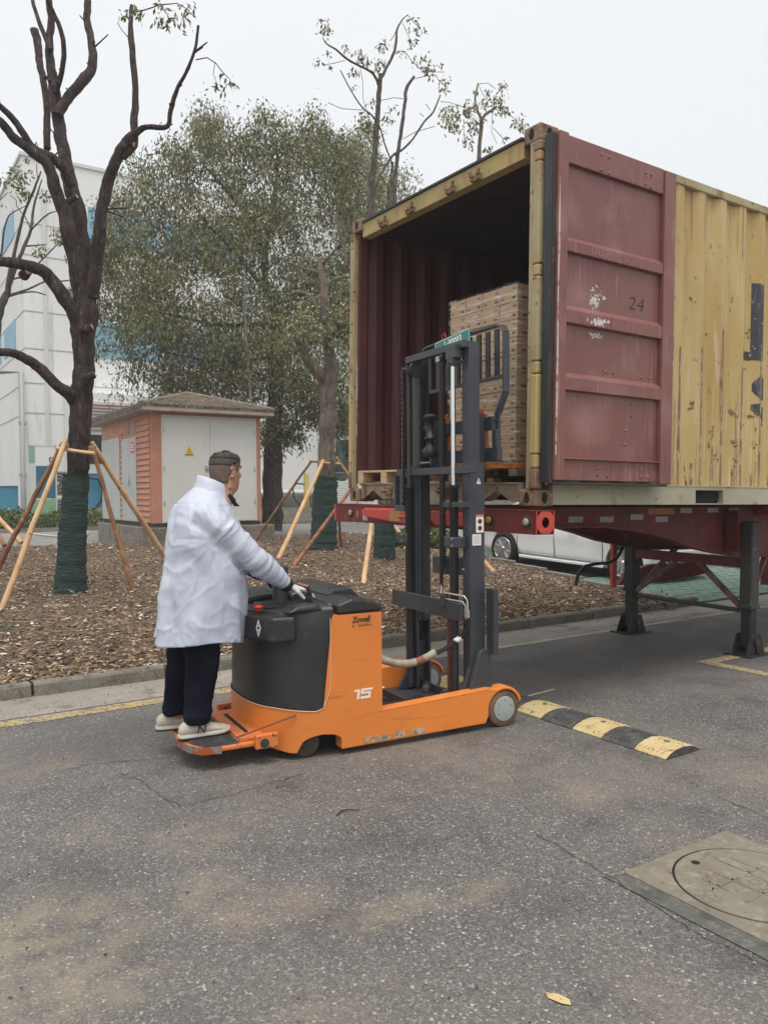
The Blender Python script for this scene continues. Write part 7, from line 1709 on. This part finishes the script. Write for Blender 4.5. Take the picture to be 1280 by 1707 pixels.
# fenced end at far left: blue wall base
lx=thing('low_wall','blue painted low wall at the left frame edge beside the grey downpipe','wall',(3.858,28.500,0.900))
MB().box(-6,.55,0,.3,-.3,.95).build('wall_panel','blue_band',lx); MB().box(-6,.56,-.04,.33,.9501,1.02).build('coping','wall_white',lx)
# sign board
sb_=thing('notice_board','tall narrow teal and green notice board standing in the hedge','sign',(4.746,26.200,0.470))
m_=MB(); 
for x in (-.40,.40): m_.box(x-.02,x+.02,-.02,.02,0,2.62)
m_.box(-.40,.40,-.02,.02,2.58,2.62); m_.build('frame','white_frame',sb_)
MB().box(-.375,-.20,-.012,.012,2.05,2.575).build('green_panel','sign_lightgreen',sb_); MB().box(-.19,.375,-.010,.010,1.98,2.575).build('white_panel','wall_white',sb_)
MB().box(-.18,.375,-.012,.012,.98,1.975).build('teal_panel','sign_teal',sb_); MB().box(-.375,-.185,-.008,.008,.98,2.04).build('glass_panel','white_frame',sb_)
MB().box(-.375,.375,-.012,.012,.12,.93).build('green_panel','sign_green',sb_)
m_=MB(); m_.box(.20,.34,-.016,-.0125,2.10,2.13); m_.box(.20,.23,-.016,-.0125,2.13,2.24); m_.box(.23,.34,-.016,-.0125,2.21,2.24);m_.box(.31,.34,-.016,-.0125,2.131,2.209); m_.build('board_symbol','sign_black',sb_)
# air conditioning units
for k,z in enumerate((0,.95)):
    a_=thing('air_conditioner','white and grey outdoor air-conditioning unit, %s one of the pair behind the notice board'%('lower' if k==0 else 'upper'),'air conditioner',(5.502,27.500,0.750)[:2]+(.62+z*.95,),group='air conditioners by the notice board')
    MB().box(-.42,.42,-.18,.18,0,.80).build('casing','ac_white',a_,bevel=.015); MB().box(-.38,.18,-.19,-.181,.05,.75).build('grille','ac_dark',a_)
    m_=MB(); m_.sweep_ring((-.10,-.195,.4),(0,1,0),.26,.012,24,5); m_.sweep_ring((-.10,-.195,.4),(0,1,0),.16,.010,20,5); m_.lathe((-.10,-.195,.4),(0,-1,0),[(.07,0),(.06,.01)],14); m_.build('fan_guard','ac_white',a_)
# yellow bollard pipe and cable on far wall
yb=thing('yellow_post','thin yellow double gas pipe post beside the white wall behind the poles','post',(15.387,29.000,0.950))
m_=MB(); m_.tube([(-.06,0,0),(-.06,0,1.42)],.055,10); m_.tube([(.08,0,0),(.08,0,1.38)],.03,8); m_.tube([(-.06,0,1.25),(.08,0,1.25)],.02,8); m_.build('pipe','pole_yellow',yb)
m_=MB(); m_.tube([(-.1,0,.95),(-.45,0,.98),(-.62,0,.8),(-.55,0,.35),(-.3,0,.1)],.03,8); m_.build('cable','hose_black',yb)
# mesh fence with tarpaulin, glazed wall behind
mf=thing('mesh_fence','grey-green wire mesh fence panel left of the container corner','fence',(13.478,23.500,0.450))
m_=MB()
for k in range(25): m_.tube([(k*.08,0,.1),(k*.08,0,1.75)],.006,4,cap=False)
for k in range(21): m_.tube([(0,0,.1+k*.082),(1.95,0,.1+k*.082)],.006,4,cap=False)
m_.build('mesh','fence_green',mf)
for x in (0,.97,1.95): MB().tube([(x,0,0),(x,0,1.8)],.025,8).build('post','fence_green',mf)
MB().tube([(0,0,1.78),(1.95,0,1.78)],.02,8).build('rail','fence_green',mf)
tp_=thing('tarpaulin','dark green tarpaulin hanging in folds above the mesh fence','tarpaulin',(14.093,24.500,0.450))
m_=MB(); xs_=np.linspace(0,2.2,26); zs_=np.linspace(1.6,3.3,12)
m_.add([(x,.18*math.sin(x*7+z*1.5)+.1*math.sin(x*17),z-.35*max(0,.9-abs(x-.7))*(z>2.6)-.1*math.sin(x*5)) for z in zs_ for x in xs_],[(j*26+i,j*26+i+1,(j+1)*26+i+1,(j+1)*26+i) for j in range(11) for i in range(25)],0,True)
m_.build('sheet','tarp_green',tp_)
gw=thing('glazed_building','pale building with greenish glazing glimpsed left of the container','building',(16.682,29.000,0.900))
MB().box(-.1,5,0,.5,-.2,4.6).build('wall','wall_white',gw)
for k in range(4): 
    w_=MB().box(.1+k*1.1,1.1+k*1.1,-.05,-.001,3.0,4.3).build('window','white_frame',gw); MB().box(.15+k*1.1,1.05+k*1.1,-.056,-.051,3.05,4.25).build('pane','window_tint',w_)
# white wall with grid seen under the trailer
gd=thing('tiled_wall','white tiled wall seen far behind under the trailer','wall',(30.209,24.000,0.400))
MB().box(-1,14,0,.3,-.3,2.4).build('wall_panel','wall_white',gd)
m_=MB()
for k in range(48): m_.box(-1+k*.3,-.985+k*.3,-.006,-.001,0,2.4)
for k in range(8): m_.box(-1,14,-.006,-.001,.1+k*.3,.115+k*.3)
m_.build('grid_lines','wall_lines',gd)
# ================= CAR =================
CX=Matrix(((math.sin(.055),math.cos(.055),0,11.10),(-math.cos(.055),math.sin(.055),0,9.95),(0,0,1,T(9.95)),(0,0,0,1)))@Matrix.Rotation(-.037,4,'Y').inverted()
car=thing('parked_car','white sedan with silver alloy wheels parked behind the planting bed','car',mx=CX)
CL_,CWD=4.6,.89
prof=[(-2.30,.45,.30),(-2.28,.60,.80),(-2.18,.35,.92),(-1.75,.30,1.02),(-1.35,.22,1.10),(-.9,.20,1.38),(-.4,.2,1.46),(.3,.2,1.46),(.75,.2,1.36),(1.2,.2,1.06),(1.4,.2,.98),(1.9,.22,.88),(2.2,.3,.74),(2.32,.42,.55)]
# body: lofted cross sections, belt line at z~.9; local x forward, y left
def csec(x):
    top=np.interp(x,[-2.32,-2.25,-2.1,-1.7,-1.45,1.15,1.45,1.9,2.15,2.3],[.55,.86,.97,1.01,1.02,.96,.93,.84,.74,.50])
    hw=np.interp(x,[-2.32,-2.2,-1.9,-1,1,1.8,2.15,2.3],[.55,.74,.84,.89,.89,.85,.72,.52]); bot=np.interp(x,[-2.3,-2.1,-1.8,1.8,2.1,2.3],[.36,.24,.19,.17,.2,.30])
    pts=[(0,bot),(hw*.80,bot),(hw*.95,bot+.05),(hw*.985,bot+.16),(hw*.965,bot+.24),(hw,bot+.40 if bot+.40<top-.1 else (bot+top)/2),(hw*.99,top-.16),(hw*.95,top-.06),(hw*.86,top),(0,top+.02)]
    return [(x,p[0],p[1]) for p in pts]+[(x,-p[0],p[1]) for p in reversed(pts[1:-1])]
WHX=(-1.36,1.34)
xs_=sorted(set([round(v,3) for v in list(np.linspace(-2.32,2.3,40))+[w_+d for w_ in WHX for d in (-.36,-.34,-.28,-.2,-.1,0,.1,.2,.28,.34,.36)]]))
rings=[]
CF=lambda x: x if x<1.70 else 1.70+(x-1.70)*.45
for x in xs_:
    s_=[(CF(p[0]),p[1],p[2]) for p in csec(x)]; d=min(abs(x-w_) for w_ in WHX)
    if d<.355:   # wheel arch: lift the lower points
        h=.31+math.sqrt(.355**2-d*d)
        s_=[(p[0],p[1],max(p[2],h-.012*(p[2]>.3))) if abs(p[1])>.5 else p for p in s_]
    rings.append(s_)
bd_=MB().loft(rings).build('body','car_white',car)
def cab(x):
    top=np.interp(x,[-1.75,-.95,-.45,.35,1.22],[1.00,1.36,1.46,1.45,.97]); w0=np.interp(x,[-1.75,-1.2,1.22],[.70,.82,.82]); w1=np.interp(x,[-1.75,-.95,.35,1.22],[.60,.60,.62,.76])
    return [(x,-w0,.96),(x,-w1,top-.05),(x,-w1*.86,top),(x,w1*.86,top),(x,w1,top-.05),(x,w0,.96)]
MB().loft([cab(x) for x in np.linspace(-1.75,1.22,22)]).build('cabin','window_dark',car)
rb=MB().loft([[(p[0],p[1]*1.01,p[2]+.012) for p in cab(x)[1:5]]+[(x,.5,cab(x)[2][2]-.02),(x,-.5,cab(x)[2][2]-.02)] for x in np.linspace(-.95,.45,12)]).build('roof','car_white',car)
m_=MB()
for s_ in (-1,1):
    for x0,x1 in ((-1.75,-.95),(.40,1.22)):
        a,b=cab(x0),cab(x1); m_.bar((x0,s_*abs(a[1][1]),a[1][2]),(x1,s_*abs(b[1][1]),b[1][2]),.05,.05)
    m_.bar((-.22,s_*.83,.97),(-.25,s_*.62,1.41),.05,.03)
m_.build('pillars','car_white',car)
# panel gaps, sill, handles, crease
def gapline(pts):
    g=MB()
    for s_ in (-1,1):
        for a,b in zip(pts[:-1],pts[1:]):
            g.bar((a[0],s_*(.891+a[2]),a[1]),(b[0],s_*(.891+b[2]),b[1]),.006,.010)
    return g
g=gapline([(.93,.27,-.012),(.93,.55,0),(.90,.85,-.012)]); q=gapline([(-.10,.27,-.012),(-.12,.55,0),(-.13,.85,-.012)]); g.add(q.v,q.f); q=gapline([(-.98,.30,-.015),(-1.02,.45,-.01),(-.98,.66,0),(-1.15,.86,-.02)]); g.add(q.v,q.f); q=gapline([(-.98,.27,-.012),(.93,.27,-.012)]); g.add(q.v,q.f)
g.build('door_gaps','car_gap',car)
for s_ in (-1,1): MB().prism([(-.95,.19),(.95,.19),(.95,.245),(-.95,.245)],'y',s_*.86,s_*.899).build('sill','car_white',car,bevel=.015)
m_=MB()
for s_ in (-1,1):
    for x in (-.62,.30): m_.tube([(x-.09,s_*.895,.74),(x-.07,s_*.92,.75),(x+.07,s_*.92,.75),(x+.09,s_*.895,.74)],.012,8)
m_.build('door_handle','car_white',car)
for s_ in (-1,1):
    MB().prism([(1.72,.60),(1.93,.60),(1.88,.70),(1.74,.74)],'y',s_*.70,s_*.86).build('headlight','lamp_glass',car,bevel=.02)
    MB().prism([(-2.25,.70),(-1.98,.72),(-1.95,.86),(-2.22,.86)],'y',s_*.62,s_*.85).build('tail_light','lamp_red',car,bevel=.02)
    MB().lathe((.98,s_*.93,1.0),(0,s_,0),[(.05,0),(.085,.03),(.08,.12),(.03,.17)],12).build('mirror','car_white',car)
MB().box(-2.0,1.75,-.70,.70,.24,.62).build('underbody','gap_black',car)
def wheel(x,s_):
    y=s_*.80; w_=MB(); w_.lathe((x,y-s_*.10,.31),(0,s_,0),[(.20,0),(.29,.0),(.315,.02),(.318,.10),(.315,.18),(.29,.205),(.235,.207),(.225,.19),(.10,.12)],36)
    o_=w_.build('wheel','tyre',car)
    r_=MB(); yo=y+s_*.100; r_.lathe((x,y+s_*.07,.31),(0,s_,0),[(.222,-.02),(.222,.038),(.212,.040),(.205,.02)],36,0); 
    for k in range(5):
        for q in (-.16,.16):
            a=2*math.pi*k/5+q; b=2*math.pi*k/5+q*1.9
            r_.bar((x+math.cos(a)*.035,yo-s_*.005,.31+math.sin(a)*.035),(x+math.cos(b)*.212,yo+s_*.004,.31+math.sin(b)*.212),.026,.022,0,upv=(0,1,0))
    r_.lathe((x,yo-s_*.02,.31),(0,s_,0),[(.055,0),(.05,.035),(.03,.04)],20,0); r_.lathe((x,yo-s_*.06,.31),(0,s_,0),[(.212,0),(.15,.002),(.02,.004)],24,1)
    r_.build('rim',['alloy','alloy_dark'],o_)
for x in WHX:
    for s_ in (-1,1): wheel(x,s_)

# second car in the next bay, mostly hidden by the trailer
# ================= HAZE =================
hz=MB().box(-155,155,-65,265,-1.3,16.5)
hm=bpy.data.materials.new('haze'); hm.use_nodes=True; hn=hm.node_tree.nodes; hn.clear(); ho=hn.new('ShaderNodeOutputMaterial'); hv=hn.new('ShaderNodeVolumePrincipled')
hv.inputs['Color'].default_value=(.93,.95,.96,1); hv.inputs['Density'].default_value=.0024; hv.inputs['Anisotropy'].default_value=.2
hm.node_tree.links.new(hv.outputs[0],ho.inputs['Volume']); MATS['haze']=hm
hz.build('haze','haze',kind='stuff')
